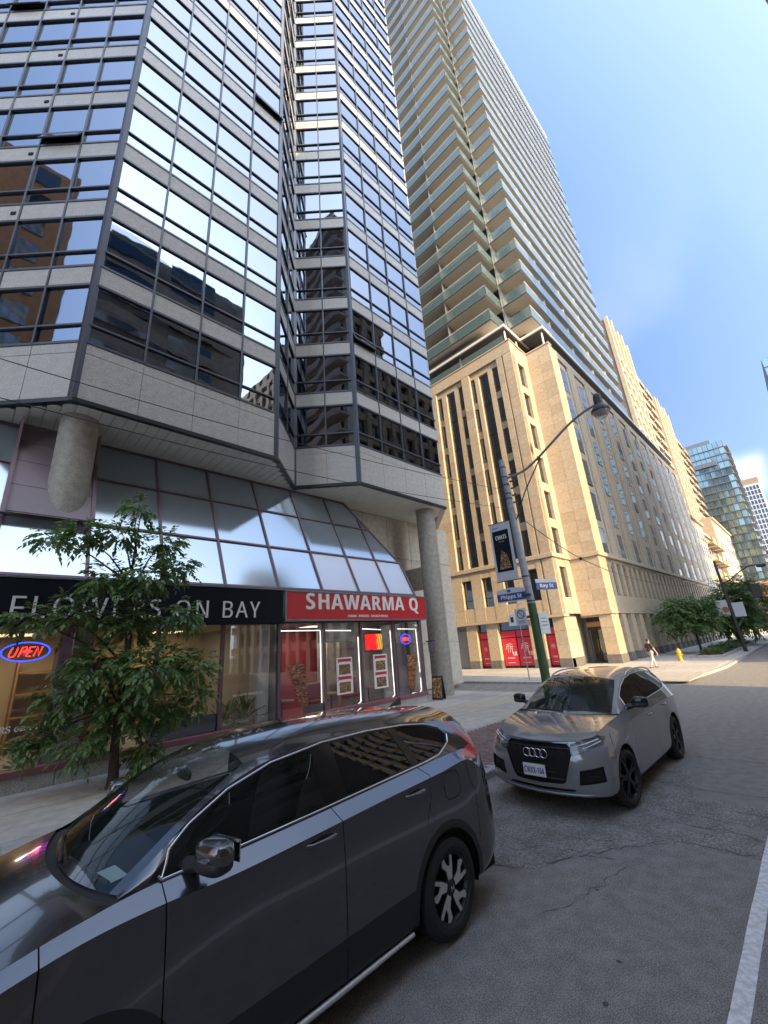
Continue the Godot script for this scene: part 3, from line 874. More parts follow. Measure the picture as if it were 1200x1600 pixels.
# ---------------------------------------------------------------- balcony tower above the podium
func make_condo():
	var P := Vector3(-16, 31.3, -36)
	var t := thing("balcony_tower", "tall residential tower ringed by glass-railed balconies above the limestone block", "building", P)
	var s := func(called: String, lo: Vector3, hi: Vector3, m: Material, bevel := 0.0): return slab(t, called, lo - P, hi - P, m, bevel)
	var floors := 21
	var top := 32.2 + 3.0 * floors
	s.call("window_wall", Vector3(-24.6, 31.3, -62), Vector3(-16.1, top + 9.0, -33.2), M.window_dark)
	s.call("window_wall", Vector3(-16.0, 31.3, -64.5), Vector3(-13.1, top, -36.0), M.window_dark)
	for k in floors + 3:
		var y := 32.2 + 3.0 * k
		var full := k < floors       # the east wing stops three floors lower
		s.call("balcony_soffit", Vector3(-24.8, y, -33.3), Vector3(-14.45, y + .07, -31.55), M.balcony_slab)
		s.call("balcony_soffit", Vector3(-16.2, y, -34.6), Vector3(-14.45, y + .07, -33.31), M.balcony_slab)
		s.call("balcony_floor", Vector3(-24.8, y + .07, -34.6), Vector3(-14.4, y + .27, -31.5), M.balcony_slab, .015)
		if full: s.call("balcony_soffit", Vector3(-14.2, y, -65.0), Vector3(-11.55, y + .07, -34.35), M.balcony_slab)
		if full: s.call("balcony_floor", Vector3(-14.2, y + .07, -65.0), Vector3(-11.5, y + .27, -34.3), M.balcony_slab, .015)
		s.call("fascia", Vector3(-24.8, y + .05, -31.5), Vector3(-14.38, y + .17, -31.48), M.steel_dark)
		s.call("fascia", Vector3(-14.4, y + .05, -34.3), Vector3(-14.38, y + .17, -31.5), M.steel_dark)
		if full: s.call("fascia", Vector3(-14.2, y + .05, -34.3), Vector3(-11.48, y + .17, -34.28), M.steel_dark)
		if full: s.call("fascia", Vector3(-11.5, y + .05, -65.0), Vector3(-11.48, y + .17, -34.3), M.steel_dark)
		if full: s.call("handrail", Vector3(-11.5, y + 1.32, -64.95), Vector3(-11.43, y + 1.4, -34.25), M.balcony_edge)
		s.call("handrail", Vector3(-24.7, y + 1.32, -31.5), Vector3(-14.34, y + 1.37, -31.44), M.balcony_edge)
		for i in 8:
			var x := -24.7 + i * 1.285
			s.call("rail_panel", Vector3(x, y + .1, -31.47), Vector3(x + 1.265, y + 1.32, -31.45), M.rail_glass)
		for i in 2:
			var z := -31.5 - i * 1.5
			s.call("rail_panel", Vector3(-14.37, y + .1, z - 1.48), Vector3(-14.35, y + 1.32, z), M.rail_glass)
			if full: s.call("rail_panel", Vector3(-14.1 + i * 1.3, y + .1, -34.27), Vector3(-14.1 + i * 1.3 + 1.28, y + 1.32, -34.25), M.rail_glass)
		if full: s.call("rail_strip", Vector3(-11.48, y + .1, -64.95), Vector3(-11.45, y + 1.32, -34.3), M.rail_glass)
		s.call("privacy_screen", Vector3(-19.4, y + .27, -33.2), Vector3(-19.36, y + 2.95, -31.6), M.tower_wall)
		if full:
			for q in 4: s.call("privacy_screen", Vector3(-13.1, y + .27, -40.0 - q * 6.5), Vector3(-11.7, y + 2.95, -39.95 - q * 6.5), M.balcony_edge)
	s.call("party_wall", Vector3(-14.5, 31.3, -36.1), Vector3(-14.2, top, -34.9), M.balcony_slab)
	s.call("roof_slab", Vector3(-16.0, top, -65), Vector3(-11.5, top + .5, -34.3), M.balcony_edge, .05)
	s.call("roof_slab", Vector3(-24.8, top + 9.0, -62), Vector3(-14.4, top + 9.5, -31.5), M.balcony_edge, .05)
	s.call("roof_slab", Vector3(-24.6, 31.3, -33.2), Vector3(-16, 31.6, -32), M.tower_wall)

# ---------------------------------------------------------------- buildings further up the street
func grid_windows(t: Node, P: Vector3, o: Vector3, d: Vector3, cols: int, cw: float, rows: int, rh: float, w: float, h: float, m: Material, depth := .1):
	var b := facing(d)
	for i in cols:
		for j in rows:
			part(t, "window", bm(Vector3(w, h, depth)), m, o - P + d * (cw * (i + .5)) + Vector3.UP * (rh * (j + .5)), b)

func make_street():
	surf("beige_stone", lin(.27, .20, .135), lin(.36, .275, .19), [[.02, 3, 1.0]], 8.0, .8, 81, 0.0, 256)
	surf("cream_stone", lin(.40, .32, .215), lin(.50, .41, .285), [[.02, 3, 1.0]], 8.0, .8, 82, 0.0, 256)
	mat("brick_red", lin(.36, .12, .06), .85)
	# twin beige towers with white ribs and balconies
	var twins := [[-16.0, -96.5, -112.0, -128.0, 73.5, "taller beige residential tower with white ribs behind the balcony tower"], [-16.0, -131.0, -147.0, -171.0, 65.5, "shorter beige residential tower with white ribs beside its taller twin"]]
	for q in twins:
		var P := Vector3(q[0] - 8, 0, q[1] - 10)
		var t := thing("beige_tower", q[5], "building", P, "twin beige towers")
		slab(t, "wall", Vector3(-40, 0, q[2]) - P, Vector3(q[0], q[4], q[1]) - P, M.beige_stone)
		slab(t, "wall", Vector3(-40, 0, q[3]) - P, Vector3(q[0] - 1.6, q[4] - 5.0, q[2]) - P, M.beige_stone)
		var n := 4
		for k in n + 1:
			slab(t, "rib", Vector3(q[0] - .4, 0, lerpf(q[1], q[2], float(k) / n) - .3) - P, Vector3(q[0] + .5, q[4] + (1.5 if k % 2 else 0.4), lerpf(q[1], q[2], float(k) / n) + .3) - P, M.cream_stone, .05)
		for j in 18:
			var y: float = 14.0 + j * 3.1
			if y > q[4] - 8: break
			for k in n: slab(t, "window", Vector3(q[0] - .05, y, lerpf(q[1], q[2], (k + .78) / n)) - P, Vector3(q[0] + .06, y + 1.7, lerpf(q[1], q[2], (k + .22) / n)) - P, M.window_dark)
			for k in n: slab(t, "sill_band", Vector3(q[0], y - .9, lerpf(q[1], q[2], (k + .9) / n)) - P, Vector3(q[0] + .3, y - .1, lerpf(q[1], q[2], (k + .1) / n)) - P, M.cream_stone)
			for k in 2:
				var z0 := lerpf(q[2], q[3], k * .5 + .05); var z1 := lerpf(q[2], q[3], k * .5 + .45)
				slab(t, "balcony", Vector3(q[0] - 1.6, y, z1) - P, Vector3(q[0] + .4, y + .25, z0) - P, M.cream_stone)
				slab(t, "balcony_wall", Vector3(q[0] + .2, y + .25, z1) - P, Vector3(q[0] + .4, y + 1.2, z0) - P, M.beige_stone)
				slab(t, "window", Vector3(q[0] - 1.62, y + .3, z1) - P, Vector3(q[0] - 1.55, y + 2.5, z0) - P, M.window_dark)
	# low-rises along the pavement
	var lows := [
		[-11.0, -89.0, -100.0, 20.6, M.cream_stone, "cream low-rise with a grid of windows next to the limestone block", 5, 6, false],
		[-11.6, -100.5, -118.0, 19.5, M.beige_stone, "beige low-rise with stacked projecting balconies", 5, 5, true],
		[-11.0, -119.0, -150.0, 25.5, M.cream_stone, "long cream low-rise beyond the one with balconies", 9, 7, false],
	]
	for q in lows:
		var P := Vector3(q[0] - 5, 0, (q[1] + q[2]) / 2)
		var t := thing("low_rise", q[5], "building", P, "low buildings up the street")
		slab(t, "wall", Vector3(-30, 0, q[2]) - P, Vector3(q[0], q[3], q[1]) - P, q[4])
		slab(t, "cornice", Vector3(-30, q[3], q[2]) - P, Vector3(q[0] + .4, q[3] + .5, q[1]) - P, M.cream_stone, .05)
		var cw: float = (q[1] - q[2]) / q[6]
		var rh: float = (q[3] - 2.0) / q[7]
		grid_windows(t, P, Vector3(q[0], 1.2, q[1]), Vector3.FORWARD, q[6], cw, q[7], rh, cw * .5, rh * .62, M.window_dark)
		if q[8]:
			for j in q[7]:
				for k in 3:
					var z: float = q[1] - 1.0 - k * 5.8
					var y: float = 3.4 + j * rh
					slab(t, "balcony", Vector3(q[0], y, z - 4.4) - P, Vector3(q[0] + 1.5, y + .3, z) - P, M.cream_stone)
					slab(t, "balcony_wall", Vector3(q[0] + 1.3, y + .3, z - 4.4) - P, Vector3(q[0] + 1.5, y + 1.3, z) - P, M.beige_stone)
	# green glass tower
	mat("green_glass", lin(.36, .49, .50), .08, .8);
	var P := Vector3(-13.5, 0, -206)
	var t := thing("green_glass_tower", "blue-green glass tower with dark floor lines at the end of the street", "building", P)
	slab(t, "wall", Vector3(-20.5, 0, -214) - P, Vector3(-7.3, 71, -200.1) - P, M.tower_wall)
	for j in 24:
		var y := 71.0 - (j + 1) * 2.9
		for k in 8:
			slab(t, "window", Vector3(-20.4 + k * 1.63, y + .4, -200.1) - P, Vector3(-20.4 + k * 1.63 + 1.5, y + 2.85, -200.0) - P, M.green_glass).rotation = Vector3(rng.randf_range(-.02, .02), rng.randf_range(-.03, .03), 0)
		slab(t, "floor_line", Vector3(-20.5, y, -200.2) - P, Vector3(-7.2, y + .35, -199.6) - P, M.steel_grey)
		slab(t, "side_balcony", Vector3(-7.4, y, -214) - P, Vector3(-6.3, y + .3, -200.3) - P, M.steel_grey)
	slab(t, "roof_screen", Vector3(-20.5, 71, -212) - P, Vector3(-11.0, 72.6, -200.1) - P, M.steel_grey)
	slab(t, "roof_ledge", Vector3(-20.5, 61.5, -200.1) - P, Vector3(-11.0, 63.2, -199.0) - P, M.steel_grey)
	# far white tower, striped
	P = Vector3(-8.4, 0, -425)
	t = thing("striped_tower", "distant pale tower with vertical blue window stripes", "building", P)
	slab(t, "wall", Vector3(-13.9, 0, -440) - P, Vector3(-3.1, 104, -420) - P, M.balcony_edge)
	slab(t, "crown", Vector3(-13.9, 104, -436) - P, Vector3(-2.9, 109, -420.5) - P, M.beige_stone)
	for k in 5:
		for j in 26: slab(t, "window", Vector3(-13.4 + k * 2.05, 2 + j * 3.9, -420.0) - P, Vector3(-13.4 + k * 2.05 + 1.35, 5.2 + j * 3.9, -419.8) - P, M.window_dark)
	# pale tower on the far side of the street
	P = Vector3(17, 0, -168)
	t = thing("pale_tower", "pale glass tower whose corner shows above the street on the far side", "building", P)
	slab(t, "wall", Vector3(9.3, 0, -185) - P, Vector3(26, 78, -160) - P, M.tower_wall)
	for j in 25:
		for k in 6: slab(t, "window", Vector3(9.4 + k * 1.6, 78.0 - (j + 1) * 3.1 + .5, -160.0) - P, Vector3(9.4 + k * 1.6 + 1.45, 78.0 - j * 3.1, -159.9) - P, M.green_glass)
	# red brick house with plants on its roof
	P = Vector3(-8.5, 0, -156)
	t = thing("brick_house", "small orange-red brick building with plants on the roof beyond the cream low-rise", "building", P)
	slab(t, "wall", Vector3(-12, 0, -162) - P, Vector3(-5.6, 12.0, -153) - P, M.brick_red)
	slab(t, "cornice", Vector3(-12, 12.0, -162.2) - P, Vector3(-5.4, 12.6, -152.8) - P, M.cream_stone)
	slab(t, "stone_band", Vector3(-12, 6.0, -153) - P, Vector3(-5.5, 6.5, -152.8) - P, M.cream_stone)
	grid_windows(t, P, Vector3(-11.8, .6, -153), Vector3.RIGHT, 4, 1.5, 4, 2.8, .8, 1.5, M.window_dark)

# ---------------------------------------------------------------- the other side of the street and the block to the south (mirrored in the glass and shading the street, but for the added low block)
func make_opposite():
	surf("concrete_dark", lin(.24, .23, .21), lin(.35, .335, .31), [[.02, 3, 1.0]], 5.0, .85, 91, 0.0, 256)
	surf("brown_stone", lin(.23, .185, .14), lin(.33, .275, .21), [[.02, 3, 1.0]], 5.0, .85, 92, 0.0, 256)
	surf("orange_brick", lin(.34, .175, .085), lin(.44, .235, .12), [[.3, 1, .5], [.02, 3, 1.0]], 4.0, .85, 93, 0.0, 256)
	# long block with wavy balconies
	var P := Vector3(15, 0, 10)
	var t := thing("wavy_balcony_block", "concrete apartment block with wavy balconies, mirrored in the tower glass", "building", P)
	slab(t, "wall", Vector3(12.6, 0, -17.2) - P, Vector3(20, 42.2, 13) - P, M.concrete_dark)
	for j in 13:
		var y := 3.6 + j * 3.04
		var poly := PackedVector2Array()
		for i in 61:
			var z := 13.0 - i * (30.0 / 60.0)
			var w := 11.35 + .65 * sin(z * .42) if z > -12.5 else 11.35 + .65 * sin(-12.5 * .42) + (-12.5 - z) * .2
			poly.append(Vector2(w, z))
		poly.append(Vector2(12.7, -17.0)); poly.append(Vector2(12.7, 13))
		geo_part(t, "balcony_floor", sheet(poly, y, y + .3), M.concrete_dark, -P)
		var g := Geo.new()
		for i in 60:
			var a := poly[i]; var b := poly[i + 1]
			var A := Vector3(a.x - .03, y + .3, a.y); var B := Vector3(b.x - .03, y + .3, b.y)
			g.quad(B, A, A + Vector3.UP * .95, B + Vector3.UP * .95)
		geo_part(t, "balcony_front", g, M.concrete_dark if j < 12 else M.rail_glass, -P)
		for i in 5: slab(t, "window", Vector3(12.5, y + .35, -13.5 + i * 6.0) - P, Vector3(12.58, y + 2.6, -9.2 + i * 6.0) - P, M.window_dark)
	P = Vector3(16, 0, 25)
	t = thing("wavy_balcony_tower", "tall concrete apartment tower with wavy balconies, mirrored in the inner tower glass", "building", P)
	slab(t, "wall", Vector3(12.6, 0, 18) - P, Vector3(22, 80, 31) - P, M.concrete_dark)
	for j in 26:
		var y := 3.6 + j * 3.0
		var poly := PackedVector2Array()
		for i in 27:
			var z := 31.5 - i * .53
			poly.append(Vector2(11.2 + .6 * sin(z * .55), z))
		poly.append(Vector2(12.7, 17.5)); poly.append(Vector2(12.7, 31.5))
		geo_part(t, "balcony_floor", sheet(poly, y, y + .3), M.concrete_dark, -P)
		var g := Geo.new()
		for i in 26:
			var a := poly[i]; var b := poly[i + 1]
			var A := Vector3(a.x - .03, y + .3, a.y); var B := Vector3(b.x - .03, y + .3, b.y)
			g.quad(B, A, A + Vector3.UP * .95, B + Vector3.UP * .95)
		geo_part(t, "balcony_front", g, M.concrete_dark, -P)
		for i in 2: slab(t, "window", Vector3(12.5, y + .35, 19.0 + i * 6.0) - P, Vector3(12.58, y + 2.6, 24.0 + i * 6.0) - P, M.window_dark)
	P = Vector3(18, 0, 35)  # unseen block, invented and kept low so sky light reaches the street
	t = thing("added_low_block", "unseen two-storey concrete block beyond the wavy balcony tower, added low to let sky light in", "building", P)
	slab(t, "wall", Vector3(12.0, 0, 32.0) - P, Vector3(24, 8.0, 76) - P, M.concrete_dark)
	slab(t, "parapet", Vector3(11.8, 8.0, 32.0) - P, Vector3(24, 8.6, 76) - P, M.concrete, .03)
	for i in 8:
		for j in 2: slab(t, "window", Vector3(11.9, .8 + j * 3.8, 33.0 + i * 5.4) - P, Vector3(12.05, 3.4 + j * 3.8, 37.0 + i * 5.4) - P, M.window_dark)
	# brown stone block with piers north of the gap
	P = Vector3(25, 0, -60)
	t = thing("brown_stone_block", "brown stone office block with close-set piers, mirrored in the tower glass", "building", P)
	for q in [[-32.0, -39.0, 53.5], [-39.0, -80.0, 44.0]]:
		slab(t, "wall", Vector3(11.6, 0, q[1] + .01) - P, Vector3(45, q[2] - 1.5, q[0] - .6) - P, M.window_dark)
		slab(t, "parapet", Vector3(11.0, q[2] - 2.5, q[1]) - P, Vector3(45, q[2], q[0]) - P, M.brown_stone, .05)
		var z: float = q[0]
		while z > q[1] + .9:
			slab(t, "pier", Vector3(11.0, 0, z - .8) - P, Vector3(11.7, q[2] - 2.5, z) - P, M.brown_stone)
			z -= 2.5
		for j in 18:
			if 4.0 + j * 3.3 < q[2] - 2.5: slab(t, "floor_band", Vector3(11.2, 2.8 + j * 3.3, q[1]) - P, Vector3(45, 3.9 + j * 3.3, q[0] - .2) - P, M.brown_stone)
	for k in 13: slab(t, "pier", Vector3(11.7 + k * 2.5, 0, -32.7) - P, Vector3(12.5 + k * 2.5, 53.5, -32.0) - P, M.brown_stone)
	# brick block to the south on this side
	P = Vector3(-22, 0, 34)
	t = thing("brick_block", "orange brick apartment block with ribbon windows, mirrored in the tower glass", "building", P)
	slab(t, "wall", Vector3(-45, 0, 24.0) - P, Vector3(-13.0, 46, 50) - P, M.orange_brick)
	for j in 15:
		for k in 7:
			slab(t, "window", Vector3(-16.4 - k * 3.9, 1.6 + j * 3.0, 23.9) - P, Vector3(-14.4 - k * 3.9, 3.4 + j * 3.0, 24.1) - P, M.window_dark)
		for k in 4: slab(t, "window", Vector3(-13.1, 1.6 + j * 3.0, 27.0 + k * 6.0) - P, Vector3(-12.9, 3.4 + j * 3.0, 30.0 + k * 6.0) - P, M.window_dark)

# ---------------------------------------------------------------- shop fronts
func canopy_x(y: float) -> float:
	return -12.4 - (y - 4.55) * (2.3 / 4.75)

func fit_lettering(parent: Node, words: String, left: Vector3, along: Vector3, width: float, cap: float, m: Material, bold := true, depth := .03, spacing := 0, face := "Droid Sans") -> MeshInstance3D:
	var o := lettering(parent, words, .5, m, Vector3.ZERO, Basis(), .02, bold, spacing, face)
	var bb: AABB = (o.mesh as TextMesh).get_aabb()
	var b := facing(along)
	var sx := width / bb.size.x; var sy := cap / bb.size.y
	(o.mesh as TextMesh).depth = depth / 1.0
	o.transform = Transform3D(Basis(b.x * sx, b.y * sy, b.z), left + b.x * (width / 2) - b.x * (bb.position.x + bb.size.x / 2) * sx - b.y * bb.position.y * sy)
	return o

func clip_pane(t: Node3D, called: String, pts: Array, m: Material, off := 0.0, inset := .03):      # pts: [z, y] in the sloping plane
	var up := Vector3(-2.3, 4.75, 0).normalized()
	var along := Vector3(0, 0, -1)
	var out := along.cross(up)
	var k := up.y
	var poly := PackedVector2Array()
	for p in pts: poly.append(Vector2(-p[0], (p[1] - 4.55) / k))
	var shr := Geometry2D.offset_polygon(poly, -inset)
	if shr.is_empty(): return
	var g := Geo.new()
	g.prism(shr[0], .03, Vector3(-12.4 + off, 4.55, 0) - out * .03, along, up)
	geo_part(t, called, g, m, -t.position)

func make_canopy():
	var t := thing("glass_canopy", "sloping glazed canopy with plum frames between the shop signs and the tower", "canopy", Vector3(-13, 4.5, -6))
	var zs := [5.3, 3.5, 1.7, -.1, -1.9, -3.7, -5.45, -7.3, -9.1, -10.9, -12.6, -14.2]
	var ys := [4.58, 6.2, 7.85, 9.27]
	for i in zs.size() - 1:
		var a: float = zs[i]; var b: float = zs[i + 1]
		for r in 3:
			var lo: float = ys[r]; var hi: float = ys[r + 1]
			if i == 3 and r > 0:      # opaque panels round the column
				for h in 2: clip_pane(t, "mauve_panel", [[a, lerpf(lo, hi, h * .5)], [b, lerpf(lo, hi, h * .5)], [b, lerpf(lo, hi, h * .5 + .5)], [a, lerpf(lo, hi, h * .5 + .5)]], M.panel_mauve, .33, .008)
				continue
			var pts := [[a, lo], [b, lo], [b, hi], [a, hi]]
			if i == 10 and r == 1: pts = [[a, lo], [b, lo], [-13.06, hi], [a, hi]]
			if i == 10 and r == 2: pts = [[a, lo], [-13.06, lo], [a, 8.52]]
			if i == 9 and r == 2: pts = [[a, lo], [b, lo], [b, 8.52], [-12.1, hi], [a, hi]]
			clip_pane(t, "canopy_pane", pts, M.pebble_glass if r == 0 and i >= 8 else M.canopy_glass)
	var up := Vector3(-2.3, 4.75, 0).normalized()
	var out := Vector3(0, 0, -1).cross(up)
	for i in zs.size():
		var z: float = zs[i]
		var ye: float = 9.27
		if i == 11: ye = 6.2
		if i == 10: ye = 8.52
		var a := Vector3(canopy_x(4.56), 4.56, z); var b := Vector3(canopy_x(ye), ye, z)
		var off := .33 if (i == 3 or i == 4) else 0.0
		var g := Geo.new()
		g.obox(Vector3.ZERO, Vector3(.07, a.distance_to(b), .09), Basis(Vector3(0, 0, -1), up, out))
		geo_part(t, "rafter", g, M.frame_plum, (a + b) / 2 - t.position + out * .01)
		if off > 0:
			var a2 := Vector3(canopy_x(6.1) + off, 6.1, z); var b2 := Vector3(canopy_x(9.27) + off, 9.27, z)
			g = Geo.new()
			g.obox(Vector3.ZERO, Vector3(.09, a2.distance_to(b2), .09), Basis(Vector3(0, 0, -1), up, out))
			geo_part(t, "rafter", g, M.frame_plum, (a2 + b2) / 2 - t.position + out * .01)
			slab(t, "panel_cheek", Vector3(canopy_x(7.6) - 1.2, 6.1, z - .03) - t.position, Vector3(canopy_x(7.6) + .1, 9.2, z + .03) - t.position, M.panel_mauve)
	for r in 4:
		var y: float = ys[r]
		var ze := [-14.25, -14.2, -13.06, -12.1][r] as float
		var g := Geo.new()
		g.obox(Vector3.ZERO, Vector3(5.3 - ze, .07, .085), Basis(Vector3(0, 0, -1), up, out))
		geo_part(t, "purlin", g, M.frame_plum, Vector3(canopy_x(y), y, (5.3 + ze) / 2) - t.position + out * .006)
	# the slanting north edge and its cheek
	var hip := [Vector3(canopy_x(6.2), 6.2, -14.2), Vector3(canopy_x(9.27), 9.27, -12.1)]
	var g := Geo.new(); g.tube(hip, .06, 6)
	geo_part(t, "rafter", g, M.frame_plum, -t.position)
	g = Geo.new()
	g.quad(Vector3(-15.2, 6.2, -14.2), Vector3(canopy_x(6.2), 6.2, -14.2), Vector3(canopy_x(9.27), 9.27, -12.1), Vector3(-15.2, 9.27, -12.1))
	g.quad(Vector3(-15.2, 4.5, -14.2), Vector3(-12.4, 4.5, -14.2), Vector3(canopy_x(6.2), 6.2, -14.2), Vector3(-15.2, 6.2, -14.2))
	geo_part(t, "canopy_cheek", g, M.granite_wall, -t.position)
	slab(t, "gutter", Vector3(-12.5, 4.44, -14.55) - t.position, Vector3(-12.28, 4.54, 5.3) - t.position, M.steel_grey, .01)

func make_signs():
	var along := Vector3(0, 0, -1)
	var t := thing("flower_shop_sign", "long black fascia sign with white letters FLOWERS ON BAY", "sign", Vector3(-12.25, 3.98, -2.8))
	slab(t, "sign_box", Vector3(-.12, -.57, -4.52), Vector3(.1, .5, 7.5), M.sign_black, .015)
	slab(t, "top_trim", Vector3(-.14, .5, -4.54), Vector3(.12, .54, 7.5), M.steel_grey, .008)
	fit_lettering(t, "FLOWERS ON BAY", Vector3(-12.15, 3.6, -.58) - t.position, along, 5.9, .48, M.white_paint, false, .03, 6)
	var s := thing("shawarma_sign", "red fascia sign with bold white letters SHAWARMA Q", "sign", Vector3(-12.25, 3.98, -11.0))
	slab(s, "sign_box", Vector3(-.12, -.45, -3.56), Vector3(.1, .47, 3.56), M.sign_red, .01)
	for q in [[Vector3(-.13, .47, -3.61), Vector3(.125, .52, 3.61)], [Vector3(-.13, -.5, -3.61), Vector3(.125, -.45, 3.61)], [Vector3(-.13, -.45, -3.61), Vector3(.125, .47, -3.56)], [Vector3(-.13, -.45, 3.56), Vector3(.125, .47, 3.61)]]:
		slab(s, "sign_frame", q[0], q[1], M.chrome if false else M.steel_grey, .008)
	fit_lettering(s, "SHAWARMA Q", Vector3(-12.15, 3.75, -8.2) - s.position, along, 5.85, .68, M.white_paint, true, .06, 2)
	fit_lettering(s, "KEBABS - BURGERS - CHICKEN WINGS", Vector3(-12.15, 3.605, -10.05) - s.position, along, 2.1, .085, M.white_paint, true, .02)

func front_bay(t: Node3D, z0: float, z1: float, glass_lo: float, m: Material):
	var p := t.position
	slab(t, "shop_pane", Vector3(-12.48, glass_lo, z1 + .05) - p, Vector3(-12.462, 3.43, z0 - .05) - p, m)
	slab(t, "mullion", Vector3(-12.52, .42, z1 - .05) - p, Vector3(-12.4, 3.45, z1 + .05) - p, M.frame_plum, .008)

func make_shops():
	# flower shop
	var t := thing("flower_shop", "glazed flower shop front with plum frames under the black sign", "shop front", Vector3(-12.5, .12, -2))
	var p := t.position
	var zs := [5.3, 3.5, 1.7, -.1, -1.9, -3.7, -5.47, -7.34]
	for i in zs.size() - 1:
		front_bay(t, zs[i], zs[i + 1], .5, M.shop_glass)
	slab(t, "head_rail", Vector3(-12.56, 3.43, -7.34) - p, Vector3(-12.38, 3.52, 5.3) - p, M.frame_plum)
	slab(t, "sill_rail", Vector3(-12.56, .42, -7.34) - p, Vector3(-12.3, .56, 5.3) - p, M.sill_plum, .015)
	var z := 5.3
	while z > -14.2:
		var e := maxf(z - 1.8, -14.45)
		slab(t if z > -7.3 else t, "knee_wall_stone", Vector3(-12.62, .1, e + .01) - p, Vector3(-12.4, .418, z) - p, M.granite, .01)
		z -= 1.8
	slab(t, "floor", Vector3(-18.5, .1, -7.3) - p, Vector3(-12.65, .2, 5.3) - p, M.interior_grey)
	slab(t, "ceiling", Vector3(-18.5, 3.55, -7.3) - p, Vector3(-12.6, 3.7, 5.3) - p, M.interior_beige)
	slab(t, "back_wall", Vector3(-18.6, .2, -7.3) - p, Vector3(-18.4, 3.55, 5.3) - p, M.interior_beige)
	slab(t, "side_wall", Vector3(-18.5, .2, 5.1) - p, Vector3(-12.6, 3.55, 5.3) - p, M.interior_beige)
	slab(t, "party_wall", Vector3(-18.5, .2, -7.42) - p, Vector3(-12.6, 3.55, -7.26) - p, M.interior_grey)
	slab(t, "pillar", Vector3(-13.9, .2, -2.4) - p, Vector3(-13.2, 3.55, -1.7) - p, M.interior_grey, .02)
	slab(t, "curtain", Vector3(-13.3, .5, -7.2) - p, Vector3(-12.75, 3.5, -6.75) - p, M.pot_white, .05)
	slab(t, "low_panel", Vector3(-12.56, .56, -5.45) - p, Vector3(-12.5, 1.0, -3.72) - p, M.frame_blue)
	fit_lettering(t, "FLOWERS on BAY", Vector3(-12.458, 1.28, -.2) - p, Vector3(0, 0, -1), 1.45, .13, M.white_paint, true, .004, 0, "Droid Serif")
	fit_lettering(t, "the earth laughs in", Vector3(-12.458, 1.36, -5.85) - p, Vector3(0, 0, -1), .95, .09, M.white_paint, false, .004, 0, "Droid Serif")
	# shelves, counter
	var sh := thing("flower_shelf", "wooden display shelf unit at the back of the flower shop", "shelf", Vector3(-18.0, .2, -3.5))
	for k in 4: slab(sh, "shelf_board", Vector3(-.25, .3 + k * .65, -2.2), Vector3(.35, .34 + k * .65, 2.2), M.wood, .005)
	for k in 3: slab(sh, "upright", Vector3(-.25, 0, -2.2 + k * 2.17), Vector3(.35, 2.6, -2.14 + k * 2.17), M.wood, .005)
	var tb := thing("display_table", "white display table inside the flower shop window", "table", Vector3(-13.6, .2, -4.7))
	slab(tb, "table_top", Vector3(-.4, .72, -.8), Vector3(.4, .77, .8), M.pot_white, .01)
	for q in [[-.35, -.75], [.35, -.75], [-.35, .75], [.35, .75]]: slab(tb, "leg", Vector3(q[0] - .03, 0, q[1] - .03), Vector3(q[0] + .03, .72, q[1] + .03), M.pot_white)
	var spots := [[-13.0, -.4, .5, "tall dark plant in a white pot beside the neon sign"], [-13.0, -1.3, .35, "small bushy plant in a white pot by the shop pillar"], [-13.1, -2.9, .42, "leafy plant in a white pot behind the street tree"], [-13.0, -5.9, .55, "bushy plant in a white pot beneath the window verse"], [-13.0, -6.5, .6, "spiky upright plant in a white pot beside the curtain"], [-13.5, -4.5, .3, "small plant in a white pot on the display table"]]
	for k in spots.size():
		var q: Array = spots[k]
		var y := .2 if k < 5 else .97
		plant(Vector3(q[0], y, q[1]), q[2], q[3], k)
	ceiling_lamp(Vector3(-16.4, 3.52, -1.0), Color(1.0, .87, .68), .9, "warm ceiling panel lamp above the flower shop window")
	ceiling_lamp(Vector3(-16.8, 3.52, -5.2), Color(1.0, .87, .68), .8, "warm ceiling panel lamp at the back of the flower shop")
	# shawarma shop
	var s := thing("shawarma_shop", "glazed restaurant front with dark red interior under the red sign", "shop front", Vector3(-12.5, .12, -10.9))
	p = s.position
	zs = [-7.34, -9.15, -10.9, -12.68, -14.35]
	for i in 4: front_bay(s, zs[i], zs[i + 1], .5, M.shop_glass)
	slab(s, "head_rail", Vector3(-12.56, 3.43, -14.42) - p, Vector3(-12.38, 3.52, -7.35) - p, M.frame_dark)
	slab(s, "sill_rail", Vector3(-12.56, .42, -14.42) - p, Vector3(-12.3, .56, -7.35) - p, M.sill_plum, .015)
	slab(s, "floor", Vector3(-18.5, .1, -14.4) - p, Vector3(-12.65, .2, -7.45) - p, M.shop_red)
	slab(s, "ceiling", Vector3(-18.5, 3.55, -14.4) - p, Vector3(-12.6, 3.7, -7.45) - p, M.interior_grey)
	slab(s, "back_wall", Vector3(-17.2, .2, -14.4) - p, Vector3(-17.0, 3.55, -7.45) - p, M.shop_red)
	slab(s, "party_wall", Vector3(-17.2, .2, -7.56) - p, Vector3(-12.62, 3.55, -7.46) - p, M.shop_red)
	for k in 3:
		var zz := -14.42; var x0 := -14.9 + k * .82
		slab(s, "end_pane", Vector3(x0, .5, zz - .01) - p, Vector3(x0 + .76, 3.43, zz + .01) - p, M.shop_glass)
		slab(s, "mullion", Vector3(x0 + .76, .2, zz - .05) - p, Vector3(x0 + .84, 3.5, zz + .05) - p, M.frame_dark)
	slab(s, "end_wall", Vector3(-17.0, .2, -14.5) - p, Vector3(-14.95, 3.55, -14.38) - p, M.dark_wall)
	slab(s, "end_head", Vector3(-15.2, 3.45, -14.5) - p, Vector3(-12.45, 4.5, -14.38) - p, M.dark_wall)
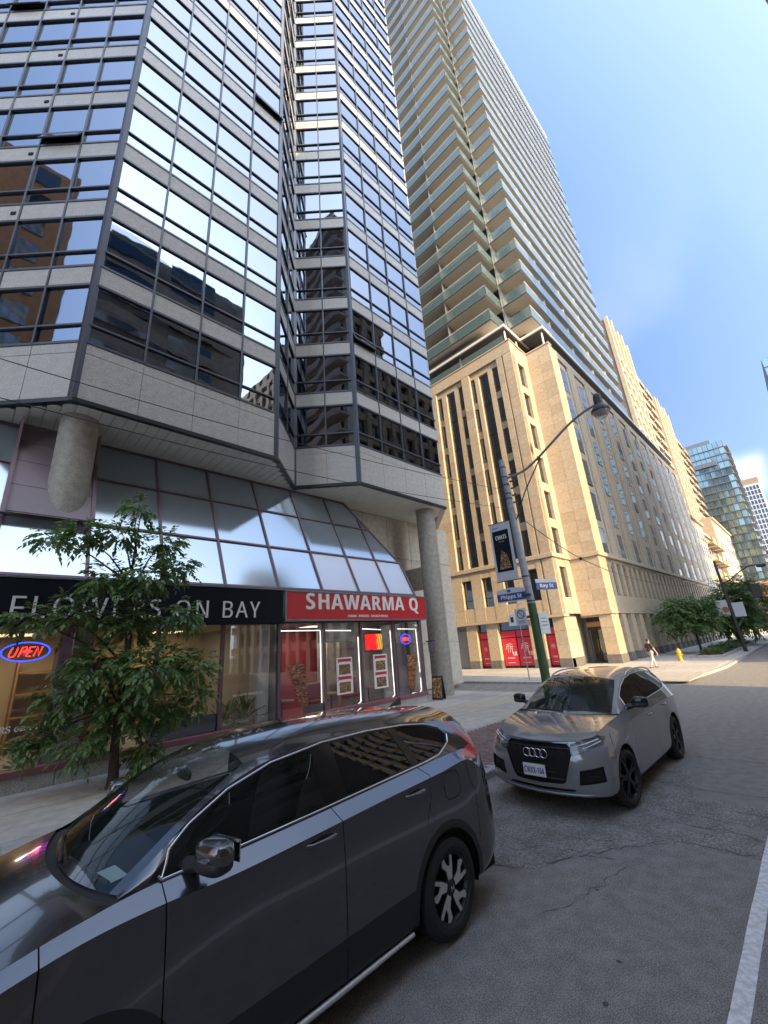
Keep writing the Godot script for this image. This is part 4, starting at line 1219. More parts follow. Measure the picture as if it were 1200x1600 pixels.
	slab(s, "bulkhead", Vector3(-12.9, 2.75, -10.85) - p, Vector3(-12.7, 3.5, -9.2) - p, M.interior_grey)
	ceiling_lamp(Vector3(-15.4, 3.52, -10.8), Color(1.0, .95, .86), .8, "cool white ceiling panel lamp in the restaurant")
	for q in [[-13.5, -8.1, "round table nearest the party wall"], [-13.5, -10.2, "round table behind the second-window menu poster"], [-13.6, -12.2, "round table behind the third-window menu poster"]]:
		var tt := thing("cafe_table", q[2], "table", Vector3(q[0], .2, q[1]), "restaurant tables")
		var g := Geo.new(); g.lathe([Vector2(0, .72), Vector2(.4, .72), Vector2(.42, .735), Vector2(.42, .75), Vector2(.4, .76), Vector2(0, .76)], Vector3.ZERO, Basis(), 28)
		geo_part(tt, "table_top", g, M.wood)
		g = Geo.new(); g.lathe([Vector2(.22, 0), Vector2(.22, .02), Vector2(.04, .04), Vector2(.035, .72)], Vector3.ZERO, Basis(), 14)
		geo_part(tt, "pedestal", g, M.steel_dark)
		var bench := thing("red_seat", "dark red upholstered seat behind the " + q[2], "seat", Vector3(q[0] - 1.0, .2, q[1]), "restaurant seats")
		slab(bench, "seat", Vector3(-.3, .38, -.45), Vector3(.3, .5, .45), M.shop_red, .04)
		slab(bench, "backrest", Vector3(-.36, .5, -.45), Vector3(-.22, 1.1, .45), M.shop_red, .04)
		slab(bench, "base", Vector3(-.28, 0, -.4), Vector3(.28, .38, .4), M.dark_wall, .01)
	# light tubes along the window frames
	lamp("led_white", Color(1.0, .98, .95), .7)
	var leds := [
		[[[-7.42, 3.2], [-9.05, 3.18]], [[-9.06, 3.16], [-9.07, .8]]],
		[[[-9.28, 3.17], [-10.5, 3.14]], [[-10.83, 2.9], [-10.84, .62], [-10.64, .52]]],
		[[[-11.0, 3.2], [-12.08, 3.14]], [[-12.6, 3.09], [-12.62, .62], [-12.42, .52]]],
		[[[-13.06, 3.15], [-14.22, 3.12], [-14.26, 1.33]], [[-14.26, 1.1], [-14.25, .62], [-14.15, .54], [-13.66, .56]]],
	]
	for w in leds.size():
		var l := thing("light_tube", ["white light tube framing the window with the larger meat picture", "white light tube framing the window with the first menu poster", "white light tube framing the window with the red food picture", "white light tube framing the window with the round neon sign"][w], "light", Vector3(-12.54, 2, leds[w][0][0][0]), "light tubes in the restaurant windows")
		for run in leds[w]:
			var path := []
			for q in run: path.append(Vector3(-12.54, q[1], q[0]) - l.position)
			var g := Geo.new(); g.tube(path, .013, 8)
			geo_part(l, "tube", g, M.led_white)
	window_prints()
	neon_signs()
	# menu board on the pavement by the column
	var bd := thing("menu_board", "black A-frame menu board standing on the pavement beside the column", "menu board", Vector3(-12.35, .13, -15.15), "", .25)
	var food := food_texture(77, 128, 256, 6)
	for s2 in [-1, 1]:
		var b := Basis(Vector3.RIGHT, -.16 * s2)
		var leaf := part(bd, "panel", bm(Vector3(.5, .95, .03), .006), M.frame_dark, Vector3(0, .49, .1 * s2), b)
		var g := Geo.new()
		g.quad_uv(Vector3(-.21, -.4, 0), Vector3(.21, -.4, 0), Vector3(.21, .4, 0), Vector3(-.21, .4, 0))
		geo_part(leaf, "print", g, food, Vector3(0, 0, .018 * s2), Basis() if s2 > 0 else Basis(Vector3.UP, PI))
	slab(bd, "hinge", Vector3(-.2, .94, -.02), Vector3(.2, .965, .02), M.steel_dark)
	var wl := thing("wall_sign", "small projecting black sign with pale lettering on the restaurant end", "sign", Vector3(-12.2, 2.35, -14.7))
	slab(wl, "bracket", Vector3(-.2, .2, -.02), Vector3(.3, .24, .02), M.steel_dark)
	slab(wl, "sign_plate", Vector3(-.1, -.22, -.03), Vector3(.32, .2, .03), M.steel_grey, .01)

func ceiling_lamp(at: Vector3, c: Color, energy: float, label: String):
	var t := thing("ceiling_lamp", label, "lamp", at, "shop ceiling lamps")
	lamp("lamp_face_%d" % int(energy * 10 + at.z * 100), c, .35)
	slab(t, "housing", Vector3(-.5, 0, -.5), Vector3(.5, .03, .5), M.white_paint, .005)
	slab(t, "diffuser", Vector3(-.46, -.02, -.46), Vector3(.46, 0, .46), M["lamp_face_%d" % int(energy * 10 + at.z * 100)], .004)
	var l := AreaLight3D.new()
	l.name = "lamp_light"
	l.area_size = Vector2(.9, .9)
	l.light_color = c
	l.light_energy = energy
	l.shadow_enabled = true
	l.area_range = 12.0
	l.position = Vector3(0, -.04, 0)
	l.rotation.x = -PI / 2
	t.add_child(l)

func plant(at: Vector3, size: float, label: String, sd: int):
	var t := thing("potted_plant", label, "plant", at, "plants in the flower shop")
	var r := RandomNumberGenerator.new(); r.seed = 900 + sd
	var g := Geo.new()
	g.lathe([Vector2(0, 0), Vector2(size * .3, 0), Vector2(size * .4, size * .7), Vector2(size * .43, size * .72), Vector2(size * .36, size * .7), Vector2(0, size * .62)], Vector3.ZERO, Basis(), 20)
	geo_part(t, "pot", g, M.pot_white)
	g = Geo.new()
	for k in 90:
		var a := r.randf() * TAU; var e := r.randf_range(.2, 1.45)
		var d := Vector3(cos(a) * cos(e), sin(e), sin(a) * cos(e))
		var b := Vector3(0, size * .6, 0) + d * size * r.randf_range(.1, 1.1)
		var tip := b + (d + Vector3(0, -.25, 0)).normalized() * size * r.randf_range(.35, .7)
		var w := d.cross(Vector3.UP).normalized() * size * .07
		var mid := (b + tip) / 2 + Vector3.UP * size * .05
		g.face(b, mid + w, tip); g.face(b, tip, mid - w)
	geo_part(t, "leaves", g, M["leaf_%d" % (sd % 3)])

# a printed food picture: blotches of browns, reds and yellows, nothing readable
func food_texture(sd: int, w: int, h: int, cells: int) -> StandardMaterial3D:
	var r := RandomNumberGenerator.new(); r.seed = sd
	var im := Image.create_empty(w, h, false, Image.FORMAT_RGB8)
	im.fill(Color(.30, .24, .2))
	for k in 420:
		var c: Color = [Color(.62, .34, .14), Color(.75, .52, .22), Color(.55, .16, .09), Color(.78, .66, .42), Color(.30, .16, .09), Color(.35, .42, .16), Color(.88, .80, .66)][r.randi() % 7]
		var cx := r.randi_range(0, w); var cy := r.randi_range(0, h)
		var rx := r.randi_range(2, w / 9); var ry := r.randi_range(1, h / 26)
		for y in range(maxi(0, cy - ry), mini(h, cy + ry)):
			for x in range(maxi(0, cx - rx), mini(w, cx + rx)):
				var q := Vector2(float(x - cx) / rx, float(y - cy) / ry)
				if q.length() < 1.0: im.set_pixel(x, y, c.darkened(.25 * q.length()))
	var m := mat("food_print_%d" % sd, Color.WHITE, .45)
	m.albedo_texture = ImageTexture.create_from_image(im)
	return m

func window_prints():
	var along := Vector3(0, 0, -1)
	var b := facing(along)
	# two tall menu posters: white card, red ribbons, food pictures
	for k in 2:
		var zc := [-10.05, -11.86][k] as float
		var t := thing("menu_poster", ["white menu poster with red ribbons hung in the second restaurant window", "white menu poster with red ribbons hung below the red food picture"][k], "poster", Vector3(-12.455, 1.58, zc), "menu posters")
		part(t, "card", bm(Vector3(.74, 1.24, .008)), M.white_paint, Vector3.ZERO, b)
		for h in 2:
			var y := .5 - h * .6
			var g := Geo.new()
			g.prism(PackedVector2Array([Vector2(-.33, -.07), Vector2(-.25, -.03), Vector2(.25, -.03), Vector2(.33, -.07), Vector2(.29, .0), Vector2(.33, .06), Vector2(.25, .07), Vector2(-.25, .07), Vector2(-.33, .06), Vector2(-.29, .0)]), .004, Vector3.ZERO, Vector3.RIGHT, Vector3.UP)
			geo_part(t, "ribbon", g, M.sign_red, Vector3(.006, y, 0), b)
			g = Geo.new()
			g.quad_uv(Vector3(-.26, -.17, 0), Vector3(.26, -.17, 0), Vector3(.26, .17, 0), Vector3(-.26, .17, 0))
			geo_part(t, "food_picture", g, food_texture(40 + k * 2 + h, 160, 110, 5), Vector3(.007, y - .29, 0), b)
	# cut-out pictures of meat on a spit
	var spit := Image.create_empty(128, 256, false, Image.FORMAT_RGB8)
	var r := RandomNumberGenerator.new(); r.seed = 5
	spit.fill(Color(.46, .28, .20))
	for k in 900:
		var cx := r.randi_range(0, 127); var cy := r.randi_range(0, 255)
		var rx := r.randi_range(3, 14); var ry := r.randi_range(1, 3)
		var c: Color = [Color(.62, .42, .31), Color(.36, .18, .12), Color(.72, .55, .42), Color(.50, .30, .22), Color(.25, .12, .08)][r.randi() % 5]
		for x in range(maxi(0, cx - rx), mini(128, cx + rx)):
			for y in range(maxi(0, cy - ry), mini(256, cy + ry)): spit.set_pixel(x, y, c)
	var sm := mat("meat_print", Color.WHITE, .45)
	sm.albedo_texture = ImageTexture.create_from_image(spit)
	var sm2 := mat("meat_print_pale", Color(1.0, .98, .85), .45)
	sm2.albedo_texture = sm.albedo_texture
	for k in 2:
		var q: Array = [[-8.15, 1.45, .33, .17, .66, .16, sm], [-13.66, 1.42, .32, .17, .66, -.1, sm2]][k]
		var t := thing("meat_picture", ["large cut-out picture of meat on a spit in the first restaurant window", "paler cut-out picture of meat on a spit below the round neon sign"][k], "window picture", Vector3(-12.455, q[1], q[0]), "meat pictures in the windows")
		var g := Geo.new()
		var n := 14
		for i in n:
			var y0 := lerpf(q[4], -q[4], float(i) / n); var y1 := lerpf(q[4], -q[4], float(i + 1) / n)
			var w0 := lerpf(q[2], q[3], float(i) / n) + .02 * sin(i * 2.1); var w1 := lerpf(q[2], q[3], float(i + 1) / n) + .02 * sin((i + 1) * 2.1)
			var s0: float = -q[5] * y0 / q[4]; var s1: float = -q[5] * y1 / q[4]
			g.quad_uv(Vector3(s1 - w1, y1, 0), Vector3(s1 + w1, y1, 0), Vector3(s0 + w0, y0, 0), Vector3(s0 - w0, y0, 0), Vector2(.1, float(i + 1) / n), Vector2(.9, float(i + 1) / n), Vector2(.9, float(i) / n), Vector2(.1, float(i) / n))
		geo_part(t, "print", g, q[6], Vector3.ZERO, b)
		g = Geo.new(); g.tube([Vector3(q[5] * .9, -q[4] - .1, -.01), Vector3(-q[5] * .9, q[4] + .15, -.01)], .012, 6)
		geo_part(t, "spit_rod", g, M.steel_grey, Vector3.ZERO, b)
	# glowing picture panel
	var t2 := thing("food_screen", "glowing red and yellow food picture panel in the third restaurant window", "screen", Vector3(-12.5, 2.68, -11.6))
	part(t2, "bezel", bm(Vector3(1.0, .68, .03), .005), M.frame_dark, Vector3(-.02, 0, 0), b)
	var im := Image.create_empty(128, 80, false, Image.FORMAT_RGB8)
	im.fill(Color(.8, .05, .08))
	for k in 160:
		var c: Color = Color(.95, .22, .25) if k % 3 else Color(.5, .02, .04)
		var cx := r.randi_range(0, 84); var cy := r.randi_range(0, 79)
		for x in range(cx, mini(85, cx + r.randi_range(4, 16))): im.set_pixel(x, clampi(cy + int((x - cx) * .3), 0, 79), c)
	for x in range(86, 128):
		for y in 80: im.set_pixel(x, y, Color(.9, .62, .16) if (x + y / 3) % 14 < 8 else Color(.22, .2, .16))
	var em := lamp("screen_glow", Color.WHITE, .5)
	em.albedo_color = Color.BLACK
	em.emission_texture = ImageTexture.create_from_image(im)
	em.emission_operator = BaseMaterial3D.EMISSION_OP_MULTIPLY
	var g2 := Geo.new()
	g2.quad_uv(Vector3(-.46, -.3, 0), Vector3(.46, -.3, 0), Vector3(.46, .3, 0), Vector3(-.46, .3, 0))
	geo_part(t2, "picture", g2, em, Vector3(.0, 0, 0), b).position = Vector3(.018, 0, 0)

func stroke_letters(t: Node, called: String, m: Material, scale: float, slant: float, b: Basis, r: float):
	# O P E N in bent tubes
	var letters := [
		[[[-.1, -.5], [-.32, -.5], [-.42, -.25], [-.42, .25], [-.32, .5], [.02, .5], [.1, .25], [.1, -.25], [.0, -.5], [-.1, -.5]]],
		[[[-.2, -.5], [-.2, .5], [.16, .5], [.24, .25], [.16, .02], [-.2, .02]]],
		[[[.22, .5], [-.2, .5], [-.2, -.5], [.22, -.5]], [[-.2, .02], [.14, .02]]],
		[[[-.22, -.5], [-.22, .5], [.22, -.5], [.22, .5]]],
	]
	for i in 4:
		for run in letters[i]:
			var path := []
			for q in run:
				var x: float = q[0] + (i - 1.5) * .66 + .06 + q[1] * slant
				path.append(Vector3(x * scale, q[1] * scale, 0))
			var g := Geo.new(); g.tube(path, r, 6)
			geo_part(t, called, g, m, Vector3.ZERO, b)

func neon_signs():
	lamp("neon_red", Color(1.0, .16, .14), 1.5)
	lamp("neon_blue", Color(.10, .22, 1.0), 1.5)
	var b := facing(Vector3(0, 0, -1))
	for k in 2:
		var q: Array = [[-1.02, 2.9, .42, .2, .20, .26], [-13.5, 2.72, .3, .2, .15, 0.0]][k]
		var t := thing("neon_sign", ["large oval neon OPEN sign, red letters in a blue ring, in the flower shop", "small round neon OPEN sign in the last restaurant window"][k], "neon sign", Vector3(-12.52, q[1], q[0]), "neon OPEN signs")
		var path := []
		for i in 41: path.append(Vector3(cos(TAU * i / 40.0) * q[2], sin(TAU * i / 40.0) * q[3], 0))
		var g := Geo.new(); g.tube(path, .014, 6)
		geo_part(t, "ring", g, M.neon_blue, Vector3.ZERO, b)
		stroke_letters(t, "letter_tube", M.neon_red, q[4] * (1.0 if k == 0 else .9), q[5], b, .012)
		for s in [-1, 1]: part(t, "wire", bm(Vector3(.006, .5, .006)), M.frame_dark, Vector3(0, q[3] + .25, s * .2))
		if k == 0:
			g = Geo.new()
			var pl := PackedVector2Array()
			for i in 32: pl.append(Vector2(cos(TAU * i / 32.0) * (q[2] + .02), sin(TAU * i / 32.0) * (q[3] + .02)))
			g.prism(pl, .006, Vector3(0, 0, -.03), Vector3.RIGHT, Vector3.UP)
			geo_part(t, "backing", g, glass("neon_backing", Color(.03, .03, .04), .35), Vector3.ZERO, b)
		var l := OmniLight3D.new()
		l.name = "neon_light"
		l.light_color = Color(1.0, .25, .3)
		l.light_energy = .02
		l.omni_range = 4.0
		l.light_size = .1
		l.shadow_enabled = true
		l.position = Vector3(.06, 0, 0)
		t.add_child(l)

# ---------------------------------------------------------------- cars: smooth patches, cut exactly along panel lines
class Soup:
	var v := PackedVector3Array()
	var n := PackedVector3Array()
	func add(a: Vector3, b: Vector3, c: Vector3, na: Vector3, nb: Vector3, nc: Vector3):
		v.append(a); v.append(b); v.append(c); n.append(na); n.append(nb); n.append(nc)
	func join(o: Soup):
		v.append_array(o.v); n.append_array(o.n)
	func mirrored() -> Soup:
		var o := Soup.new()
		var k := Vector3(-1, 1, 1)
		for i in range(0, v.size(), 3):
			o.add(v[i] * k, v[i + 2] * k, v[i + 1] * k, n[i] * k, n[i + 2] * k, n[i + 1] * k)
		return o
	func pushed(d: float) -> Soup:
		var o := Soup.new()
		for i in v.size():
			o.v.append(v[i] + n[i] * d); o.n.append(n[i])
		return o
	func geo() -> Geo:
		var g := Geo.new()
		for i in range(0, v.size(), 3): g.tri(v[i], v[i + 1], v[i + 2], n[i], n[i + 1], n[i + 2])
		return g

func cr(p0: Vector3, p1: Vector3, p2: Vector3, p3: Vector3, t: float) -> Vector3:
	return .5 * ((2.0 * p1) + (p2 - p0) * t + (2.0 * p0 - 5.0 * p1 + 4.0 * p2 - p3) * t * t + (3.0 * p1 - p0 - 3.0 * p2 + p3) * t * t * t)

func spline(pts: Array, per: int) -> PackedVector3Array:
	var o := PackedVector3Array()
	for i in pts.size() - 1:
		for k in per:
			o.append(cr(pts[maxi(i - 1, 0)], pts[i], pts[i + 1], pts[mini(i + 2, pts.size() - 1)], float(k) / per))
	o.append(pts[-1])
	return o

func net(cols: Array, per_col: int, per_row: int) -> Soup:      # cols[i] = array of row points; outside is to the left of column direction
	var dense_rows := []
	var rows: int = cols[0].size()
	for r in rows:
		var line := []
		for c in cols: line.append(c[r])
		dense_rows.append(spline(line, per_col))
	var nu: int = dense_rows[0].size()
	var grid := []
	for i in nu:
		var line := []
		for r in rows: line.append(dense_rows[r][i])
		grid.append(spline(line, per_row))
	return grid_soup(grid)

func grid_soup(grid: Array, flip := true) -> Soup:
	var nu: int = grid.size(); var nv: int = grid[0].size()
	var nn := []
	for i in nu:
		var line := PackedVector3Array()
		for j in nv:
			var du: Vector3 = grid[mini(i + 1, nu - 1)][j] - grid[maxi(i - 1, 0)][j]
			var dv: Vector3 = grid[i][mini(j + 1, nv - 1)] - grid[i][maxi(j - 1, 0)]
			var m := du.cross(dv)
			if m.length() < 1e-9: m = Vector3.UP
			line.append((-m if flip else m).normalized())
		nn.append(line)
	var s := Soup.new()
	for i in nu - 1:
		for j in nv - 1:
			var a: Vector3 = grid[i][j]; var b: Vector3 = grid[i + 1][j]; var c: Vector3 = grid[i + 1][j + 1]; var d: Vector3 = grid[i][j + 1]
			if not flip:
				s.add(a, b, c, nn[i][j], nn[i + 1][j], nn[i + 1][j + 1]); s.add(a, c, d, nn[i][j], nn[i + 1][j + 1], nn[i][j + 1])
			else:
				s.add(a, c, b, nn[i][j], nn[i + 1][j + 1], nn[i + 1][j]); s.add(a, d, c, nn[i][j], nn[i][j + 1], nn[i + 1][j + 1])
	return s

func flat2(p: Vector3, mode: int) -> Vector2:
	return Vector2(p.z, p.y) if mode == 0 else Vector2(p.x, p.y) if mode == 1 else Vector2(p.x, p.z)

# split a soup by a convex outline seen from the side (0), the front (1) or above (2)
func cut(s: Soup, outline: Array, mode: int, front_sign := 1.0) -> Array:
	var poly := PackedVector2Array()
	for q in outline: poly.append(Vector2(q[0], q[1]))
	var area := 0.0
	for i in poly.size(): area += poly[i].cross(poly[(i + 1) % poly.size()])
	if area < 0: poly.reverse()
	var lo := poly[0]; var hi := poly[0]
	for q in poly: lo = lo.min(q); hi = hi.max(q)
	var ins := Soup.new(); var outs := Soup.new()
	for i in range(0, s.v.size(), 3):
		var a := flat2(s.v[i], mode); var b := flat2(s.v[i + 1], mode); var c := flat2(s.v[i + 2], mode)
		var away: bool = (mode == 0 and absf(s.n[i].x) < .2 and absf(s.n[i + 1].x) < .2) or (mode == 1 and s.n[i].z * front_sign < .15)
		if away or maxf(a.x, maxf(b.x, c.x)) <= lo.x or minf(a.x, minf(b.x, c.x)) >= hi.x or maxf(a.y, maxf(b.y, c.y)) <= lo.y or minf(a.y, minf(b.y, c.y)) >= hi.y:
			outs.add(s.v[i], s.v[i + 1], s.v[i + 2], s.n[i], s.n[i + 1], s.n[i + 2])
			continue
		var cur := [[s.v[i], s.n[i]], [s.v[i + 1], s.n[i + 1]], [s.v[i + 2], s.n[i + 2]]]
		for e in poly.size():
			var p := poly[e]; var d := poly[(e + 1) % poly.size()] - p
			var keep := []; var off := []
			for k in cur.size():
				var u: Array = cur[k]; var w: Array = cur[(k + 1) % cur.size()]
				var su := d.cross(flat2(u[0], mode) - p); var sw := d.cross(flat2(w[0], mode) - p)
				if su >= 0: keep.append(u)
				else: off.append(u)
				if (su >= 0) != (sw >= 0):
					var t := su / (su - sw)
					var x := [u[0].lerp(w[0], t), u[1].lerp(w[1], t).normalized()]
					keep.append(x); off.append(x)
			for k in range(1, off.size() - 1): outs.add(off[0][0], off[k][0], off[k + 1][0], off[0][1], off[k][1], off[k + 1][1])
			cur = keep
			if cur.size() < 3: break
		for k in range(1, cur.size() - 1): ins.add(cur[0][0], cur[k][0], cur[k + 1][0], cur[0][1], cur[k][1], cur[k + 1][1])
	return [ins, outs]

func tab(table: Array, z: float, k: int) -> float:       # smooth look-up; table rows [z, a, b], z falling or rising
	var up: bool = table[-1][0] > table[0][0]
	var n := table.size()
	for i in n - 1:
		var z0: float = table[i][0]; var z1: float = table[i + 1][0]
		if (up and z <= z1) or (not up and z >= z1) or i == n - 2:
			var t := clampf((z - z0) / (z1 - z0), 0, 1)
			var p0: float = table[maxi(i - 1, 0)][k]; var p1: float = table[i][k]; var p2: float = table[i + 1][k]; var p3: float = table[mini(i + 2, n - 1)][k]
			return .5 * (2 * p1 + (p2 - p0) * t + (2 * p0 - 5 * p1 + 4 * p2 - p3) * t * t + (3 * p1 - p0 - 3 * p2 + p3) * t * t * t)
	return table[-1][k]

func circle2(c: Vector2, r: float, n := 36, sq := 1.0) -> Array:
	var o := []
	for i in n: o.append([c.x + cos(TAU * i / n) * r, c.y + sin(TAU * i / n) * r * sq])
	return o

func seam(pts: Array, w: float) -> Array:       # thin convex strips along a line
	var o := []
	for i in pts.size() - 1:
		var a := Vector2(pts[i][0], pts[i][1]); var b := Vector2(pts[i + 1][0], pts[i + 1][1])
		var d := (b - a).normalized() * w * .4
		var n := (b - a).orthogonal().normalized() * w
		a -= d; b += d
		o.append([[a.x - n.x, a.y - n.y], [b.x - n.x, b.y - n.y], [b.x + n.x, b.y + n.y], [a.x + n.x, a.y + n.y]])
	return o

# superellipsoid, for mirrors, handles, seats
func blob(g: Geo, c: Vector3, r: Vector3, e := .6, b := Basis(), nu := 20, nv := 12):
	var pw := func(x: float) -> float: return signf(x) * pow(absf(x), e)
	var P := []; var N := []
	for j in nv + 1:
		var la := []; var ln := []
		var f := PI * (float(j) / nv - .5)
		for i in nu + 1:
			var a := TAU * i / nu
			var d := Vector3(pw.call(cos(f)) * pw.call(cos(a)), pw.call(sin(f)), pw.call(cos(f)) * pw.call(sin(a)))
			var m := Vector3(signf(cos(f) * cos(a)) * pow(absf(cos(f) * cos(a)), 2 - e) / r.x, signf(sin(f)) * pow(absf(sin(f)), 2 - e) / r.y, signf(cos(f) * sin(a)) * pow(absf(cos(f) * sin(a)), 2 - e) / r.z)
			la.append(c + b * (d * r)); ln.append((b * m).normalized())
		P.append(la); N.append(ln)
	for j in nv:
		for i in nu:
			g.tri(P[j][i], P[j + 1][i], P[j + 1][i + 1], N[j][i], N[j + 1][i], N[j + 1][i + 1])
			g.tri(P[j][i], P[j + 1][i + 1], P[j][i + 1], N[j][i], N[j + 1][i + 1], N[j][i + 1])

func side_x(S: Dictionary, z: float, y: float) -> float:
	var yb := tab(S.belt, z, 1); var yr := tab(S.rail, z, 1)
	var t := clampf((y - yb) / maxf(yr - yb, .01), 0, 1)
	return lerpf(tab(S.belt, z, 2), tab(S.rail, z, 2), t) + S.bulge * sin(PI * t)

func make_wheel(car: Node, S: Dictionary, at: Vector3, left: bool, steer := 0.0):
	var w := Node3D.new()
	w.name = "wheel"
	car.add_child(w, true)
	w.position = at
	var out := 1.0 if left else -1.0
	w.rotation.y = steer
	# axis: y of the lathe turned to point outwards
	var b := Basis(Vector3.FORWARD, PI / 2 * out)
	var R: float = S.tyre; var r: float = S.rim; var hw: float = S.tyre_w / 2
	var g := Geo.new()
	g.lathe([Vector2(r, -hw * .75), Vector2(r + .02, -hw), Vector2(R - .05, -hw), Vector2(R - .015, -hw * .82), Vector2(R, -hw * .5), Vector2(R, hw * .5), Vector2(R - .015, hw * .82), Vector2(R - .05, hw), Vector2(lerpf(r, R, .45), hw * 1.06), Vector2(r + .02, hw), Vector2(r, hw * .75)], Vector3.ZERO, b, 56)
	geo_part(w, "tyre", g, M.rubber)
	g = Geo.new()
	for k in 3:
		var y := (k - 1) * hw * .42
		g.lathe([Vector2(R + .0015, y - .006), Vector2(R + .0015, y + .006)], Vector3.ZERO, b, 56)
	geo_part(w, "tread_groove", g, M.gap)
	g = Geo.new()
	g.lathe([Vector2(r * .3, -hw * .3), Vector2(r * .88, -hw * .5), Vector2(r * .93, hw * .6), Vector2(r * .98, hw * .82), Vector2(r * 1.02, hw * .86), Vector2(r * 1.03, hw * .74)], Vector3.ZERO, b, 56)
	geo_part(w, "rim_barrel", g, S.rim_dark)
	g = Geo.new()
	g.lathe([Vector2(0, -.02), Vector2(r * .62, -.02)], Vector3.ZERO, b, 40)
	g.lathe([Vector2(r * .2, -.06), Vector2(r * .8, -.06), Vector2(r * .8, -.04), Vector2(r * .2, -.04)], Vector3.ZERO, b, 40)
	geo_part(w, "brake_disc", g, M.steel_grey)
	# spokes
	var x0 := Vector3(out, 0, 0)
	for k in S.spokes:
		var a: float = TAU * k / S.spokes + S.spoke_turn
		var d := Vector3(0, sin(a), cos(a)); var e := Vector3(0, cos(a), -sin(a)) * -out
		var base := x0 * (hw * .78)
		var sh := PackedVector2Array()
		for q in S.spoke_shape: sh.append(Vector2(q[0] * r, q[1] * r))
		g = Geo.new()
		g.prism(sh, .05, base + x0 * 0.0 - e.cross(d) * 0.0, e, d)
		var sp := geo_part(w, "spoke", g, S.rim_dark, x0 * (-.05 if e.cross(d).dot(x0) > 0 else .0))
		var inner := Geometry2D.offset_polygon(sh, -r * .028)
		if inner.size() > 0 and S.rim_face:
			g = Geo.new()
			g.prism(inner[0], .006, base, e, d)
			geo_part(sp, "machined_face", g, S.rim_face, x0 * .0065)
	g = Geo.new()
	g.lathe([Vector2(r * .32, hw * .2), Vector2(r * .3, hw * .7), Vector2(r * .22, hw * .74), Vector2(r * .16, hw * .86), Vector2(0, hw * .9)], Vector3.ZERO, b, 24)
	geo_part(w, "hub_cap", g, S.rim_dark)
	for k in 5:
		var a := TAU * k / 5.0 + .3
		g = Geo.new()
		g.lathe([Vector2(.012, hw * .5), Vector2(.012, hw * .82), Vector2(0, hw * .83)], Vector3.ZERO, b, 6)
		geo_part(w, "wheel_nut", g, M.steel_dark, Vector3(0, sin(a), cos(a)) * r * .22)
	if S.has("hub_mark"):
		S.hub_mark.call(w, x0 * (hw * .9 + .004), facing(Vector3(0, 0, -out)))

